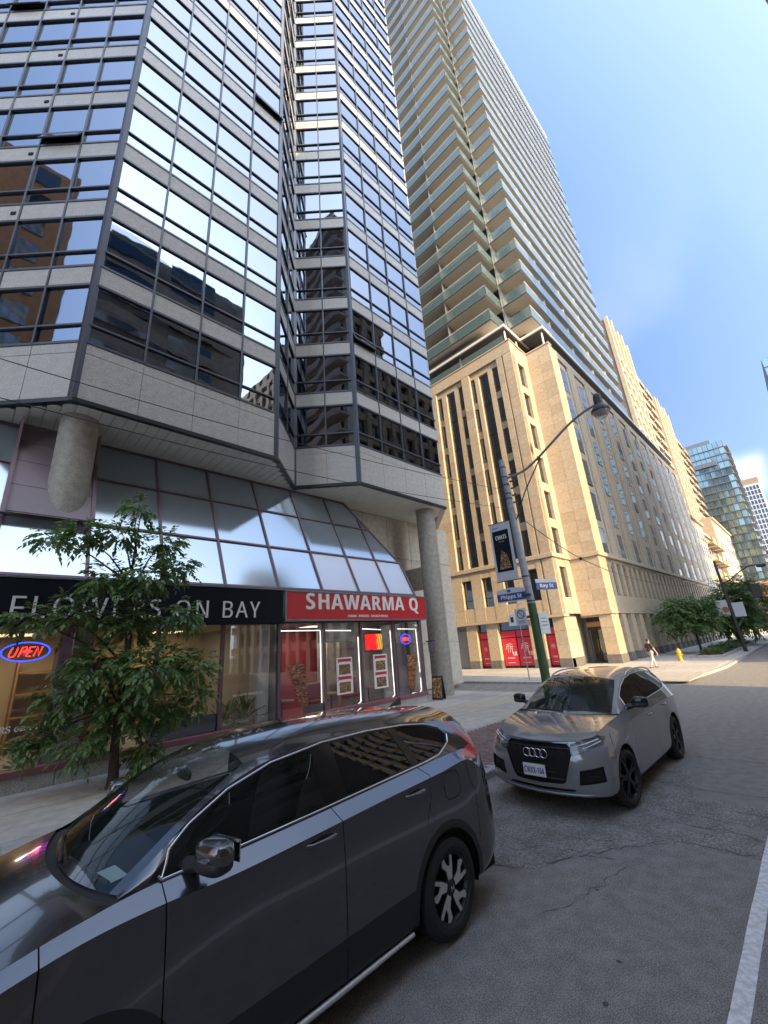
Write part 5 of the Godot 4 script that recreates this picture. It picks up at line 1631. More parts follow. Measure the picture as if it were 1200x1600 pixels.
func build_car(S: Dictionary) -> Node3D:
	var car := thing(S.name, S.label, "car", S.at, "parked cars")
	var body: Material = S.paint
	# --- lower body, left half
	var lower := Soup.new()
	var rows_at: Array = [0] + S.creases + [5]
	for k in rows_at.size() - 1:
		var sub_cols := []
		for c in S.columns: sub_cols.append(c.slice(rows_at[k], rows_at[k + 1] + 1))
		lower.join(net(sub_cols, 10, 8))
	# --- glasshouse side
	var grid := []
	var nz := 90
	for i in nz + 1:
		var z := lerpf(S.house[0], S.house[1], float(i) / nz)
		var line := PackedVector3Array()
		for j in 13:
			var t := j / 12.0
			var y := lerpf(tab(S.belt, z, 1), tab(S.rail, z, 1), t)
			line.append(Vector3(lerpf(tab(S.belt, z, 2), tab(S.rail, z, 2), t) + S.bulge * sin(PI * t), y, z))
		grid.append(line)
	var house := grid_soup(grid)
	# --- top patches
	var tops := {}
	for nm in ["hood", "roof", "tail"]:
		var sts := []
		for q in S[nm]:      # [edge x, y, z, centre y, z]
			var line := []
			for k in 7:
				var u := k / 6.0       # 0 edge .. 1 centre
				var x: float = q[0] * (1.0 - u)
				line.append(Vector3(x, q[3] - (q[3] - q[1]) * pow(1.0 - u, S.crown), q[4] - (q[4] - q[2]) * pow(1.0 - u, 2.0)))
			sts.append(line)
		sts.reverse()
		tops[nm] = net(sts, 8, 4)
	# --- side cuts
	var gaps := Soup.new()
	var dark := Soup.new()
	var lamps := Soup.new()
	var cladding := Soup.new()
	var skins := [lower, house]
	for c in S.arches:
		for k in 2:
			var r: Array = cut(skins[k], circle2(Vector2(c[0], c[1]), c[2], 44), 0)
			skins[k] = r[1]
			var q: Array = cut(r[0], circle2(Vector2(c[0], c[1]), c[2] - c[3], 44), 0)
			cladding.join(q[1])
	for c in S.get("lamp_cuts", []):
		for k in 2:
			var r: Array = cut(skins[k], c, 0)
			lamps.join(r[0]); skins[k] = r[1]
	var glassy := []
	var r0: Array = cut(skins[1], S.dlo, 0)
	skins[1] = r0[1]
	var trim: Soup = r0[0]
	for w in S.side_glass:
		var r: Array = cut(trim, w, 0)
		glassy.append(r[0]); trim = r[1]
	if S.has("clad_line"):
		var r: Array = cut(skins[0], S.clad_line, 0)
		cladding.join(r[0]); skins[0] = r[1]
	var gap_list := []
	for line in S.seams:
		gaps = Soup.new()
		gap_list.append(gaps)
		for st in seam(line, .0035):
			for k in 2:
				var r: Array = cut(skins[k], st, 0)
				gaps.join(r[0].pushed(-.012)); skins[k] = r[1]
			var r2: Array = cut(cladding, st, 0)
			gaps.join(r2[0].pushed(-.012)); cladding = r2[1]
	# --- front cuts
	var front_dark := Soup.new()
	var front_lamp := Soup.new()
	for c in S.get("front_dark", []):
		var r: Array = cut(skins[0], c, 1)
		front_dark.join(r[0]); skins[0] = r[1]
	for c in S.get("front_lamps", []):
		var r: Array = cut(skins[0], c, 1)
		front_lamp.join(r[0]); skins[0] = r[1]
		r = cut(tops.hood, c, 1)
		front_lamp.join(r[0]); tops.hood = r[1]
	# --- windscreen, cut out of the roof patch as seen from above, and the roof glass behind
	var ws: Array = cut(tops.roof, S.screen, 2)
	var screen: Soup = ws[0]
	tops.roof = ws[1]
	# --- divide the painted skin into panels by where they lie
	var panels := {}
	for k in 2:
		var s: Soup = skins[k]
		for i in range(0, s.v.size(), 3):
			var c := (s.v[i] + s.v[i + 1] + s.v[i + 2]) / 3
			var nm := ""
			if k == 1: nm = "pillar_frame"
			elif c.z > S.cuts[0]: nm = "front_bumper" if c.y < S.bumper_y and c.z > S.cuts[4] else "front_fender"
			elif c.z > S.cuts[1]: nm = "front_door"
			elif c.z > S.cuts[2]: nm = "rear_door"
			elif c.z > S.cuts[3] or c.y > .98: nm = "quarter_panel"
			else: nm = "rear_bumper"
			if not panels.has(nm): panels[nm] = Soup.new()
			panels[nm].add(s.v[i], s.v[i + 1], s.v[i + 2], s.n[i], s.n[i + 1], s.n[i + 2])
	var shell := Soup.new()
	for nm in panels:
		for side in 2:
			var s: Soup = panels[nm] if side == 0 else panels[nm].mirrored()
			geo_part(car, nm, s.geo(), body)
	for nm in ["hood", "roof", "tail"]:
		var s: Soup = tops[nm]
		s.join(s.mirrored())
		geo_part(car, {"hood": "hood", "roof": "roof", "tail": "tailgate"}[nm], s.geo(), body)
	for side in 2:
		var fl := func(s: Soup) -> Soup: return s if side == 0 else s.mirrored()
		geo_part(car, "cladding", fl.call(cladding).geo(), S.clad)
		geo_part(car, "window_trim", fl.call(trim).geo(), M.gloss_black)
		for gp in gap_list: geo_part(car, "panel_gap", fl.call(gp).geo(), M.gap)
		if lamps.v.size(): geo_part(car, "tail_lamp", fl.call(lamps).geo(), M.tail_red)
		for k in glassy.size():
			geo_part(car, "side_window", fl.call(glassy[k].pushed(-.004)).geo(), M.car_glass if k == 0 else M.car_glass_dark)
		if front_lamp.v.size(): geo_part(car, "head_lamp", fl.call(front_lamp).geo(), M.lamp_glass)
		if front_lamp.v.size(): geo_part(car, "lamp_bowl", fl.call(front_lamp.pushed(-.035)).geo(), M.lamp_bowl)
	if front_dark.v.size():
		front_dark.join(front_dark.mirrored())
		geo_part(car, "grille", front_dark.pushed(-.03).geo(), M.gap)
	screen.join(screen.mirrored())
	geo_part(car, "windscreen", screen.geo(), M.screen_glass)
	# wheel wells, floor, dark inner shell
	for c in S.arches:
		for side in [-1.0, 1.0]:
			var g := Geo.new()
			for k in 20:
				var a := PI * 1.16 * k / 20.0 - PI * .08; var b := PI * 1.16 * (k + 1) / 20.0 - PI * .08
				var ra: float = c[2] - c[3] + .004
				var A := Vector3(0, c[1] + sin(a) * ra, c[0] + cos(a) * ra); var B := Vector3(0, c[1] + sin(b) * ra, c[0] + cos(b) * ra)
				g.quad(A + Vector3(side * S.half * .55, 0, 0), B + Vector3(side * S.half * .55, 0, 0), B + Vector3(side * (S.half - .03), 0, 0), A + Vector3(side * (S.half - .03), 0, 0))
				g.face(A + Vector3(side * S.half * .55, 0, 0), B + Vector3(side * S.half * .55, 0, 0), Vector3(side * S.half * .55, c[1] - .1, c[0]))
			geo_part(car, "wheel_well", g, M.gap)
	slab(car, "underbody", Vector3(-S.half * .82, .2, S.ends[0] + .12), Vector3(S.half * .82, .34, S.ends[1] - .62), M.gap)
	slab(car, "cabin_floor", Vector3(-S.half * .8, .34, S.house[0] + .3), Vector3(S.half * .8, .46, S.dash), M.cabin_dark)
	slab(car, "dashboard", Vector3(-S.half * .8, .7, S.dash - .1), Vector3(S.half * .8, S.dash_y, S.dash + .42), M.cabin_dark, .06)
	slab(car, "engine_bay", Vector3(-S.half * .74, .36, S.dash + .45), Vector3(S.half * .74, S.dash_y - .3, S.ends[1] - .35), M.gap)
	slab(car, "rear_shelf", Vector3(-S.half * .8, .46, S.house[0] + .3), Vector3(S.half * .8, 1.05, S.house[0] + .75), M.cabin_dark, .05)
	for side in [-1.0, 1.0]:
		slab(car, "door_lining", Vector3(side * S.half * .86 - .03, .4, S.house[0] + .6), Vector3(side * S.half * .86 + .03, S.dash_y - .1, S.dash), M.cabin_dark, .01)
		for row in 2:
			var z: float = S.seats[row]
			var g := Geo.new()
			blob(g, Vector3(side * .38, .66, z), Vector3(.25, .13, .28), .5)
			blob(g, Vector3(side * .38, 1.0, z - .3), Vector3(.25, .36, .1), .5, Basis(Vector3.RIGHT, -.22))
			blob(g, Vector3(side * .38, 1.43, z - .39), Vector3(.13, .1, .06), .6)
			geo_part(car, "seat", g, M.cabin_seat)
	var g := Geo.new()
	var ring := []
	for i in 25: ring.append(Vector3(.38, 0, 0) + Vector3(cos(TAU * i / 24) * .18, S.dash_y - .08 + sin(TAU * i / 24) * .17, S.dash - .22 - sin(TAU * i / 24) * .07))
	g.tube(ring, .015, 6)
	geo_part(car, "steering_wheel", g, M.cabin_dark)
	g = Geo.new()
	blob(g, Vector3(0, S.mirror_in[0], S.mirror_in[1]), Vector3(.13, .04, .02), .6)
	geo_part(car, "rear_view_mirror", g, M.cabin_dark)
	# chrome line round the side windows
	if S.has("chrome_line"):
		for side in [-1.0, 1.0]:
			var path := []
			var ln: Array = S.chrome_line
			for i in ln.size() - 1:
				for k in 6:
					var z := lerpf(ln[i][0], ln[i + 1][0], k / 6.0); var y := lerpf(ln[i][1], ln[i + 1][1], k / 6.0)
					path.append(Vector3(side * (side_x(S, z, y) + .004), y, z))
			g = Geo.new(); g.tube(path, .0085, 6)
			geo_part(car, "window_chrome", g, S.chrome)
	# door mirrors
	for side in [-1.0, 1.0]:
		var m: Vector3 = S.mirror
		g = Geo.new()
		blob(g, Vector3(side * m.x, m.y, m.z), Vector3(.128, .074, .08), .72, Basis(Vector3.UP, side * .25))
		var mir := geo_part(car, "door_mirror", g, S.mirror_paint)
		g = Geo.new()
		blob(g, Vector3(side * m.x, m.y - .045, m.z + .005), Vector3(.12, .05, .076), .65, Basis(Vector3.UP, side * .25))
		geo_part(mir, "mirror_base", g, M.black_plastic)
		g = Geo.new()
		g.tube([Vector3(side * (m.x - .24), m.y - .1, m.z + .06), Vector3(side * (m.x - .08), m.y - .06, m.z + .01)], [.05, .035], 8)
		geo_part(mir, "mirror_arm", g, M.black_plastic)
		g = Geo.new()
		g.obox(Vector3(side * m.x, m.y, m.z - .082), Vector3(.2, .11, .006), Basis(Vector3.UP, side * .25))
		geo_part(mir, "mirror_glass", g, M.chrome)
	# handles
	for h in S.handles:
		for side in [-1.0, 1.0]:
			g = Geo.new()
			var x: float = h[3]
			g.tube([Vector3(side * (x - .02), h[1], h[0] + h[2]), Vector3(side * (x + .025), h[1], h[0] + h[2] * .75), Vector3(side * (x + .03), h[1], h[0]), Vector3(side * (x + .025), h[1] + .005, h[0] - h[2] * .75), Vector3(side * (x - .02), h[1], h[0] - h[2])], [.014, .019, .021, .019, .014], 8)
			geo_part(car, "door_handle", g, body)
			g = Geo.new()
			blob(g, Vector3(side * (x - .012), h[1], h[0] - .01), Vector3(.016, .036, .075), .8)
			geo_part(car, "handle_cup", g, M.gap)
	# wipers and cowl
	for k in 2:
		g = Geo.new()
		var w: Array = S.wipers[k]
		g.tube([Vector3(w[0][0], w[0][1], w[0][2]), Vector3(w[1][0], w[1][1], w[1][2])], [.012, .007], 5)
		geo_part(car, "wiper", g, M.black_plastic)
	var cw := Geo.new()
	for i in 24:
		var x0 := lerpf(-1, 1, i / 24.0); var x1 := lerpf(-1, 1, (i + 1) / 24.0)
		var hq: Array = S.hood[-1]; var rq: Array = S.roof[0]
		var ph := func(x: float) -> Vector3: return Vector3(x * hq[0], hq[3] - (hq[3] - hq[1]) * pow(absf(x), S.crown) - .02, hq[4] - (hq[4] - hq[2]) * x * x + .02)
		var pr := func(x: float) -> Vector3: return Vector3(x * rq[0], rq[3] - (rq[3] - rq[1]) * pow(absf(x), S.crown) - .01, rq[4] - (rq[4] - rq[2]) * x * x - .02)
		cw.quad(ph.call(x0), ph.call(x1), pr.call(x1), pr.call(x0))
	geo_part(car, "cowl", cw, M.black_plastic)
	# wheels
	for q in S.wheels:
		make_wheel(car, S, Vector3(q[0], S.tyre, q[1]), true, q[2])
		make_wheel(car, S, Vector3(-q[0], S.tyre, q[1]), false, q[2])
	return car

func car_materials():
	mat("gloss_black", lin(.012, .012, .014), .12)
	glass("car_glass", lin(.012, .018, .016), .45, .01)
	glass("car_glass_dark", lin(.008, .009, .01), .82, .01)
	glass("screen_glass", lin(.02, .035, .03), .30, .01)
	M.screen_glass.metallic_specular = .4
	glass("lamp_glass", lin(.5, .52, .54), .12, .02)
	mat("lamp_bowl", lin(.12, .125, .13), .25, .7)
	mat("cabin_dark", lin(.02, .02, .021), .7)
	mat("cabin_seat", lin(.035, .034, .034), .8)
	mat("tail_red", lin(.62, .014, .02), .12)
	M.tail_red.clearcoat_enabled = true
	paint("paint_charcoal", lin(.118, .116, .12), .8)
	paint("paint_grey", lin(.225, .235, .24), .2)
	mat("rim_dark", lin(.045, .046, .05), .4, .6)
	mat("rim_silver", lin(.66, .65, .63), .3, .45)
	mat("rim_black", lin(.018, .018, .02), .3, .4)
	mat("led_strip", lin(.85, .88, .92), .3)

func V(x: float, y: float, z: float) -> Vector3:
	return Vector3(x, y, z)

func charcoal_suv():
	var S := {}
	S.name = "charcoal_suv"; S.label = "dark charcoal SUV with chrome window line parked at the kerb by the flower shop"
	S.at = Vector3(-3.87, 0, -3.49)
	S.paint = M.paint_charcoal; S.mirror_paint = M.paint_charcoal; S.clad = M.black_plastic; S.chrome = M.chrome
	S.creases = [4]; S.half = .965; S.bulge = .016; S.crown = 2.4
	S.columns = [
		[V(0, .30, -.93), V(0, .37, -1.04), V(0, .56, -1.10), V(0, .85, -1.06), V(0, 1.05, -1.03), V(0, 1.22, -1.0)],
		[V(.45, .30, -.92), V(.46, .37, -1.02), V(.46, .56, -1.08), V(.46, .85, -1.05), V(.45, 1.05, -1.02), V(.44, 1.22, -.99)],
		[V(.72, .30, -.86), V(.78, .37, -.93), V(.79, .56, -.99), V(.78, .85, -.98), V(.77, 1.05, -.97), V(.72, 1.25, -.95)],
		[V(.82, .29, -.66), V(.92, .36, -.72), V(.935, .56, -.76), V(.925, .85, -.76), V(.91, 1.07, -.76), V(.82, 1.32, -.80)],
		[V(.84, .27, -.45), V(.945, .32, -.46), V(.965, .54, -.47), V(.96, .85, -.47), V(.95, 1.285, -.47), V(.845, 1.365, -.47)],
		[V(.84, .26, .05), V(.93, .29, .05), V(.97, .53, .05), V(.968, .85, .05), V(.966, 1.275, .05), V(.862, 1.36, .05)],
		[V(.84, .25, .75), V(.925, .28, .75), V(.958, .52, .75), V(.966, .85, .75), V(.966, 1.25, .75), V(.866, 1.333, .75)],
		[V(.84, .25, 1.4), V(.925, .28, 1.4), V(.955, .52, 1.4), V(.966, .85, 1.4), V(.966, 1.22, 1.4), V(.866, 1.303, 1.4)],
		[V(.84, .25, 2.05), V(.925, .28, 2.05), V(.957, .52, 2.05), V(.966, .85, 2.05), V(.966, 1.195, 2.05), V(.866, 1.278, 2.05)],
		[V(.84, .26, 2.5), V(.93, .29, 2.5), V(.962, .52, 2.5), V(.965, .84, 2.5), V(.948, 1.195, 2.5), V(.85, 1.266, 2.5)],
		[V(.84, .26, 2.85), V(.93, .30, 2.85), V(.965, .52, 2.85), V(.962, .82, 2.85), V(.912, 1.16, 2.85), V(.83, 1.215, 2.85)],
		[V(.82, .26, 3.25), V(.91, .30, 3.25), V(.945, .52, 3.25), V(.94, .78, 3.25), V(.878, 1.07, 3.24), V(.80, 1.125, 3.22)],
		[V(.74, .26, 3.46), V(.83, .30, 3.52), V(.87, .52, 3.54), V(.86, .76, 3.52), V(.812, .975, 3.46), V(.75, 1.03, 3.42)],
		[V(.5, .26, 3.58), V(.56, .30, 3.68), V(.58, .52, 3.71), V(.58, .76, 3.70), V(.57, .88, 3.67), V(.54, .985, 3.6)],
		[V(0, .26, 3.62), V(0, .30, 3.73), V(0, .52, 3.76), V(0, .76, 3.75), V(0, .88, 3.73), V(0, .99, 3.68)],
	]
	S.belt = [[2.66, 1.252, .815], [2.5, 1.268, .85], [2.05, 1.28, .866], [1.4, 1.305, .866], [.75, 1.335, .866], [.05, 1.362, .862], [-.47, 1.367, .845], [-.8, 1.32, .82], [-.97, 1.25, .72]]
	S.rail = [[2.66, 1.262, .80], [2.5, 1.345, .772], [2.4, 1.41, .755], [2.27, 1.49, .735], [2.02, 1.61, .705], [1.68, 1.70, .685], [1.2, 1.745, .672], [.7, 1.745, .668], [.2, 1.715, .66], [-.2, 1.67, .652], [-.5, 1.62, .645], [-.8, 1.545, .64], [-.97, 1.26, .70]]
	S.house = [-.97, 2.66]
	S.hood = [[.537, .985, 3.6, .99, 3.68], [.747, 1.031, 3.42, 1.04, 3.58], [.797, 1.126, 3.22, 1.135, 3.34], [.826, 1.216, 2.85, 1.23, 2.98], [.832, 1.243, 2.70, 1.255, 2.86]]
	S.roof = [[.80, 1.255, 2.64, 1.245, 2.80], [.772, 1.345, 2.5, 1.36, 2.66], [.735, 1.49, 2.27, 1.525, 2.40], [.705, 1.61, 2.02, 1.665, 2.10], [.685, 1.70, 1.68, 1.77, 1.74], [.672, 1.745, 1.2, 1.818, 1.22], [.668, 1.745, .7, 1.825, .7], [.66, 1.715, .2, 1.805, .2], [.652, 1.67, -.2, 1.775, -.2], [.645, 1.62, -.5, 1.735, -.52], [.64, 1.56, -.78, 1.70, -.86]]
	S.tail = [[.64, 1.55, -.80, 1.68, -.86], [.69, 1.36, -.90, 1.40, -.98], [.73, 1.24, -.96, 1.23, -1.01]]
	S.arches = [[0.0, .38, .50, .065], [2.80, .38, .50, .065]]
	S.clad_line = [[.3, .1], [2.55, .1], [2.55, .505], [.3, .535]]
	S.lamp_cuts = [
		[[-.42, 1.335], [-.64, 1.375], [-.80, 1.375], [-.90, 1.30], [-.84, 1.235], [-.68, 1.24]],
		[[-.44, 1.645], [-.52, 1.625], [-.80, 1.40], [-.80, 1.375], [-.70, 1.375]],
	]
	S.dlo = [[2.52, 1.275], [2.4, 1.40], [2.27, 1.478], [2.02, 1.595], [1.68, 1.683], [1.2, 1.727], [.7, 1.727], [.2, 1.697], [-.12, 1.655], [-.30, 1.60], [-.385, 1.52], [-.33, 1.46], [-.12, 1.39], [.12, 1.372], [.75, 1.345], [1.4, 1.315], [2.05, 1.29]]
	S.side_glass = [
		[[2.36, 1.30], [2.24, 1.46], [2.02, 1.572], [1.68, 1.662], [1.33, 1.70], [1.29, 1.335], [2.05, 1.305]],
		[[1.09, 1.345], [1.12, 1.706], [.7, 1.706], [.43, 1.693], [.30, 1.385], [.75, 1.36]],
		[[.32, 1.682], [.2, 1.677], [-.10, 1.637], [-.27, 1.585], [-.345, 1.52], [-.30, 1.475], [-.12, 1.41], [.10, 1.392], [.195, 1.39]],
	]
	S.chrome_line = [[2.45, 1.275], [2.40, 1.385], [2.27, 1.478], [2.02, 1.595], [1.68, 1.683], [1.2, 1.727], [.7, 1.727], [.2, 1.697], [-.12, 1.655], [-.30, 1.60], [-.385, 1.52], [-.33, 1.46], [-.12, 1.39], [.12, 1.372], [.75, 1.345], [1.4, 1.315], [2.05, 1.29], [2.45, 1.275], [2.47, 1.30]]
	S.seams = [
		[[2.45, 1.27], [2.44, 1.08], [2.43, .72], [2.42, .3]],
		[[1.255, 1.31], [1.215, 1.22], [1.20, .92], [1.195, .52], [1.19, .28]],
		[[.25, 1.365], [.17, 1.29], [.19, 1.12], [.27, .93]],
		[[-.03, 1.26], [-.20, 1.25], [-.26, 1.20], [-.27, 1.08], [-.22, 1.03], [-.07, 1.03], [-.02, 1.08], [-.015, 1.2], [-.03, 1.26]],
		[[-.40, 1.30], [-.45, 1.10], [-.52, .98], [-.50, .6]],
		[[2.98, 1.19], [2.98, .9]],
	]
	S.cuts = [2.435, 1.2, .25, -.5, 3.0]; S.bumper_y = .95
	S.screen = [[-.72, 2.70], [0, 2.76], [.72, 2.70], [.78, 2.60], [.66, 2.15], [.625, 1.76], [0, 1.80], [-.625, 1.76], [-.66, 2.15], [-.78, 2.60]]
	S.ends = [-1.06, 3.72]; S.dash = 2.2; S.dash_y = 1.13; S.seats = [1.35, .45]; S.mirror_in = [1.60, 2.05]
	S.mirror = Vector3(1.07, 1.385, 2.24)
	S.handles = [[1.41, 1.165, .13, .968], [.40, 1.2, .12, .968]]
	S.wipers = [[[.62, 1.27, 2.66], [.02, 1.285, 2.755]], [[.0, 1.265, 2.80], [-.55, 1.285, 2.70]]]
	S.tyre = .375; S.rim = .245; S.tyre_w = .24; S.spokes = 5; S.spoke_turn = .3
	S.rim_dark = M.rim_dark; S.rim_face = M.rim_silver
	S.spoke_shape = [[-.13, .22], [.13, .22], [.2, .52], [.44, .72], [.40, .9], [.24, .97], [.14, .74], [-.02, .66], [-.05, .99], [-.22, .97], [-.2, .6]]
	S.wheels = [[.845, 0.0, 0.0], [.845, 2.80, 0.0]]
	S.hub_mark = func(w: Node, at: Vector3, b: Basis):
		var g := Geo.new()
		g.prism(PackedVector2Array([Vector2(-.018, -.02), Vector2(-.011, -.02), Vector2(-.009, -.004), Vector2(.009, -.004), Vector2(.011, -.02), Vector2(.018, -.02), Vector2(.022, .02), Vector2(.013, .02), Vector2(.011, .005), Vector2(-.011, .005), Vector2(-.013, .02), Vector2(-.022, .02)]), .003, Vector3.ZERO, Vector3.RIGHT, Vector3.UP)
		geo_part(w, "hub_emblem", g, M.chrome, at, b)
	var car := build_car(S)
	# bright strip along the sill, fin aerial on the roof
	for side in [-1.0, 1.0]:
		var g := Geo.new()
		g.tube([Vector3(side * .925, .245, .5), Vector3(side * .935, .245, 1.4), Vector3(side * .925, .245, 2.3)], [.016, .018, .016], 8)
		geo_part(car, "sill_strip", g, M.rim_silver)
	var g := Geo.new()
	g.prism(PackedVector2Array([Vector2(-.1, 0), Vector2(.09, 0), Vector2(.02, .035), Vector2(-.08, .085), Vector2(-.1, .08)]), .03, Vector3(-.015, 1.76, -.42), Vector3.BACK, Vector3.UP)
	geo_part(car, "fin_aerial", g, M.paint_charcoal)
	g = Geo.new()
	g.quad(Vector3(.10, 1.175, 2.5), Vector3(.10, 1.165, 2.62), Vector3(.34, 1.165, 2.6), Vector3(.34, 1.175, 2.48))
	var slip := thing("parking_slip", "small pale green slip of paper lying behind the charcoal windscreen", "paper", S.at)
	geo_part(slip, "sheet", g, mat("slip_paper", lin(.5, .72, .66), .7), Vector3(0, .0, 0))

func grey_suv():
	var S := {}
	S.name = "grey_suv"; S.label = "flat grey SUV with a black grille carrying four linked rings, parked behind"
	S.at = Vector3(-3.52, 0, -10.4)
	S.paint = M.paint_grey; S.mirror_paint = M.gloss_black; S.clad = M.paint_grey; S.chrome = M.chrome
	S.creases = [2, 4]; S.half = .985; S.bulge = .018; S.crown = 2.4
	S.columns = [
		[V(0, .32, -.85), V(0, .40, -.93), V(0, .58, -.98), V(0, .82, -.97), V(0, 1.0, -.95), V(0, 1.15, -.93)],
		[V(.5, .32, -.83), V(.52, .40, -.90), V(.54, .58, -.95), V(.54, .82, -.94), V(.52, 1.0, -.93), V(.5, 1.15, -.91)],
		[V(.74, .30, -.74), V(.82, .38, -.80), V(.85, .58, -.84), V(.85, .82, -.84), V(.84, 1.0, -.84), V(.78, 1.17, -.84)],
		[V(.82, .28, -.5), V(.93, .34, -.54), V(.955, .57, -.56), V(.955, .82, -.57), V(.945, 1.07, -.58), V(.86, 1.22, -.6)],
		[V(.84, .26, 0), V(.94, .30, 0), V(.975, .55, 0), V(.985, .82, 0), V(.98, 1.10, 0), V(.90, 1.245, 0)],
		[V(.84, .25, .6), V(.935, .28, .6), V(.962, .50, .6), V(.962, .82, .6), V(.968, 1.09, .6), V(.905, 1.225, .6)],
		[V(.84, .25, 1.5), V(.935, .28, 1.5), V(.958, .50, 1.5), V(.955, .82, 1.5), V(.966, 1.075, 1.5), V(.905, 1.20, 1.5)],
		[V(.84, .25, 2.3), V(.935, .28, 2.3), V(.962, .50, 2.3), V(.965, .80, 2.3), V(.97, 1.06, 2.3), V(.90, 1.18, 2.3)],
		[V(.84, .26, 2.7), V(.94, .29, 2.7), V(.97, .52, 2.7), V(.978, .80, 2.7), V(.972, 1.035, 2.7), V(.87, 1.155, 2.7)],
		[V(.84, .27, 3.05), V(.94, .30, 3.05), V(.975, .53, 3.05), V(.982, .80, 3.05), V(.965, .99, 3.05), V(.845, 1.115, 3.05)],
		[V(.83, .27, 3.45), V(.935, .31, 3.45), V(.968, .52, 3.45), V(.96, .76, 3.45), V(.935, .90, 3.42), V(.815, 1.055, 3.38)],
		[V(.78, .26, 3.66), V(.89, .31, 3.68), V(.925, .52, 3.68), V(.905, .74, 3.66), V(.87, .86, 3.62), V(.765, .995, 3.56)],
		[V(.6, .25, 3.76), V(.68, .31, 3.82), V(.70, .50, 3.84), V(.68, .72, 3.83), V(.66, .84, 3.80), V(.60, .955, 3.73)],
		[V(.3, .25, 3.82), V(.34, .31, 3.90), V(.35, .50, 3.93), V(.34, .72, 3.92), V(.33, .84, 3.90), V(.30, .94, 3.84)],
		[V(0, .25, 3.84), V(0, .31, 3.92), V(0, .50, 3.95), V(0, .72, 3.945), V(0, .84, 3.925), V(0, .94, 3.87)],
	]
	S.belt = [[2.62, 1.16, .86], [2.3, 1.18, .90], [1.5, 1.20, .905], [.6, 1.225, .905], [0, 1.245, .90], [-.6, 1.22, .86], [-.86, 1.15, .76]]
	S.rail = [[2.62, 1.17, .83], [2.4, 1.28, .80], [2.2, 1.39, .77], [1.9, 1.52, .735], [1.55, 1.615, .71], [1.1, 1.655, .695], [.6, 1.66, .69], [.1, 1.63, .68], [-.3, 1.57, .675], [-.6, 1.48, .67], [-.86, 1.17, .72]]
	S.house = [-.86, 2.62]
	S.hood = [[.597, .956, 3.73, .945, 3.87], [.762, .996, 3.56, 1.005, 3.74], [.812, 1.056, 3.38, 1.066, 3.5], [.842, 1.116, 3.05, 1.126, 3.15], [.865, 1.154, 2.70, 1.165, 2.83]]
	S.roof = [[.835, 1.165, 2.6, 1.155, 2.76], [.80, 1.28, 2.4, 1.285, 2.55], [.77, 1.39, 2.2, 1.41, 2.33], [.735, 1.52, 1.9, 1.56, 2.0], [.71, 1.615, 1.55, 1.675, 1.62], [.695, 1.655, 1.1, 1.725, 1.12], [.69, 1.66, .6, 1.735, .6], [.68, 1.63, .1, 1.715, .1], [.675, 1.57, -.3, 1.67, -.3], [.67, 1.49, -.58, 1.60, -.66]]
	S.tail = [[.67, 1.48, -.6, 1.58, -.66], [.70, 1.3, -.75, 1.34, -.84], [.75, 1.16, -.85, 1.15, -.93]]
	S.arches = [[0.0, .385, .475, .035], [3.02, .385, .475, .035]]
	S.dlo = [[2.34, 1.195], [2.2, 1.375], [1.9, 1.505], [1.55, 1.6], [1.1, 1.64], [.6, 1.645], [.1, 1.612], [-.25, 1.55], [-.42, 1.46], [-.40, 1.35], [-.25, 1.27], [0, 1.258], [.6, 1.238], [1.5, 1.212]]
	S.side_glass = [
		[[2.26, 1.21], [2.16, 1.365], [1.9, 1.49], [1.55, 1.585], [1.25, 1.615], [1.22, 1.232], [1.5, 1.225]],
		[[1.14, 1.235], [1.17, 1.62], [.6, 1.628], [.42, 1.615], [.30, 1.262], [.6, 1.252]],
		[[.33, 1.61], [.1, 1.596], [-.22, 1.535], [-.38, 1.455], [-.36, 1.36], [-.22, 1.285], [.0, 1.272], [.22, 1.268]],
	]
	S.chrome_line = [[2.3, 1.2], [2.2, 1.375], [1.9, 1.505], [1.55, 1.6], [1.1, 1.64], [.6, 1.645], [.1, 1.612], [-.25, 1.55], [-.42, 1.46], [-.40, 1.35], [-.25, 1.27], [0, 1.258], [.6, 1.238], [1.5, 1.212], [2.3, 1.2]]
	S.seams = [
		[[2.42, 1.17], [2.43, .9], [2.42, .3]],
		[[1.2, 1.22], [1.17, 1.0], [1.16, .6], [1.15, .28]],
		[[.22, 1.245], [.12, 1.1], [.22, .95], [.42, .75]],
		[[3.28, 1.0], [3.38, .9], [3.4, .7]],
	]
	S.cuts = [2.425, 1.16, .2, -.5, 3.36]; S.bumper_y = .93
	S.lamp_cuts = [[[3.44, .74], [3.52, .735], [3.52, .775], [3.44, .78]]]
	S.front_dark = [
		[[-.001, .40], [.36, .42], [.40, .46], [.52, .79], [.50, .885], [.44, .925], [-.001, .925]],
		[[.57, .42], [.80, .46], [.895, .48], [.88, .66], [.60, .60]],
		[[-.001, .315], [.5, .335], [.5, .362], [-.001, .352]],
	]
	S.front_lamps = [[[.51, .775], [.60, .79], [.88, .905], [.872, .985], [.80, 1.005], [.50, .915]]]
	S.screen = [[-.74, 2.64], [0, 2.71], [.74, 2.64], [.80, 2.55], [.69, 2.05], [.645, 1.66], [0, 1.70], [-.645, 1.66], [-.69, 2.05], [-.80, 2.55]]
	S.ends = [-.95, 3.9]; S.dash = 2.05; S.dash_y = 1.08; S.seats = [1.25, .35]; S.mirror_in = [1.52, 2.0]
	S.mirror = Vector3(1.09, 1.31, 2.2)
	S.handles = [[1.42, 1.0, .12, .955], [.40, 1.03, .12, .958]]
	S.wipers = [[[.6, 1.19, 2.62], [.05, 1.20, 2.72]], [[.0, 1.185, 2.74], [-.55, 1.195, 2.66]]]
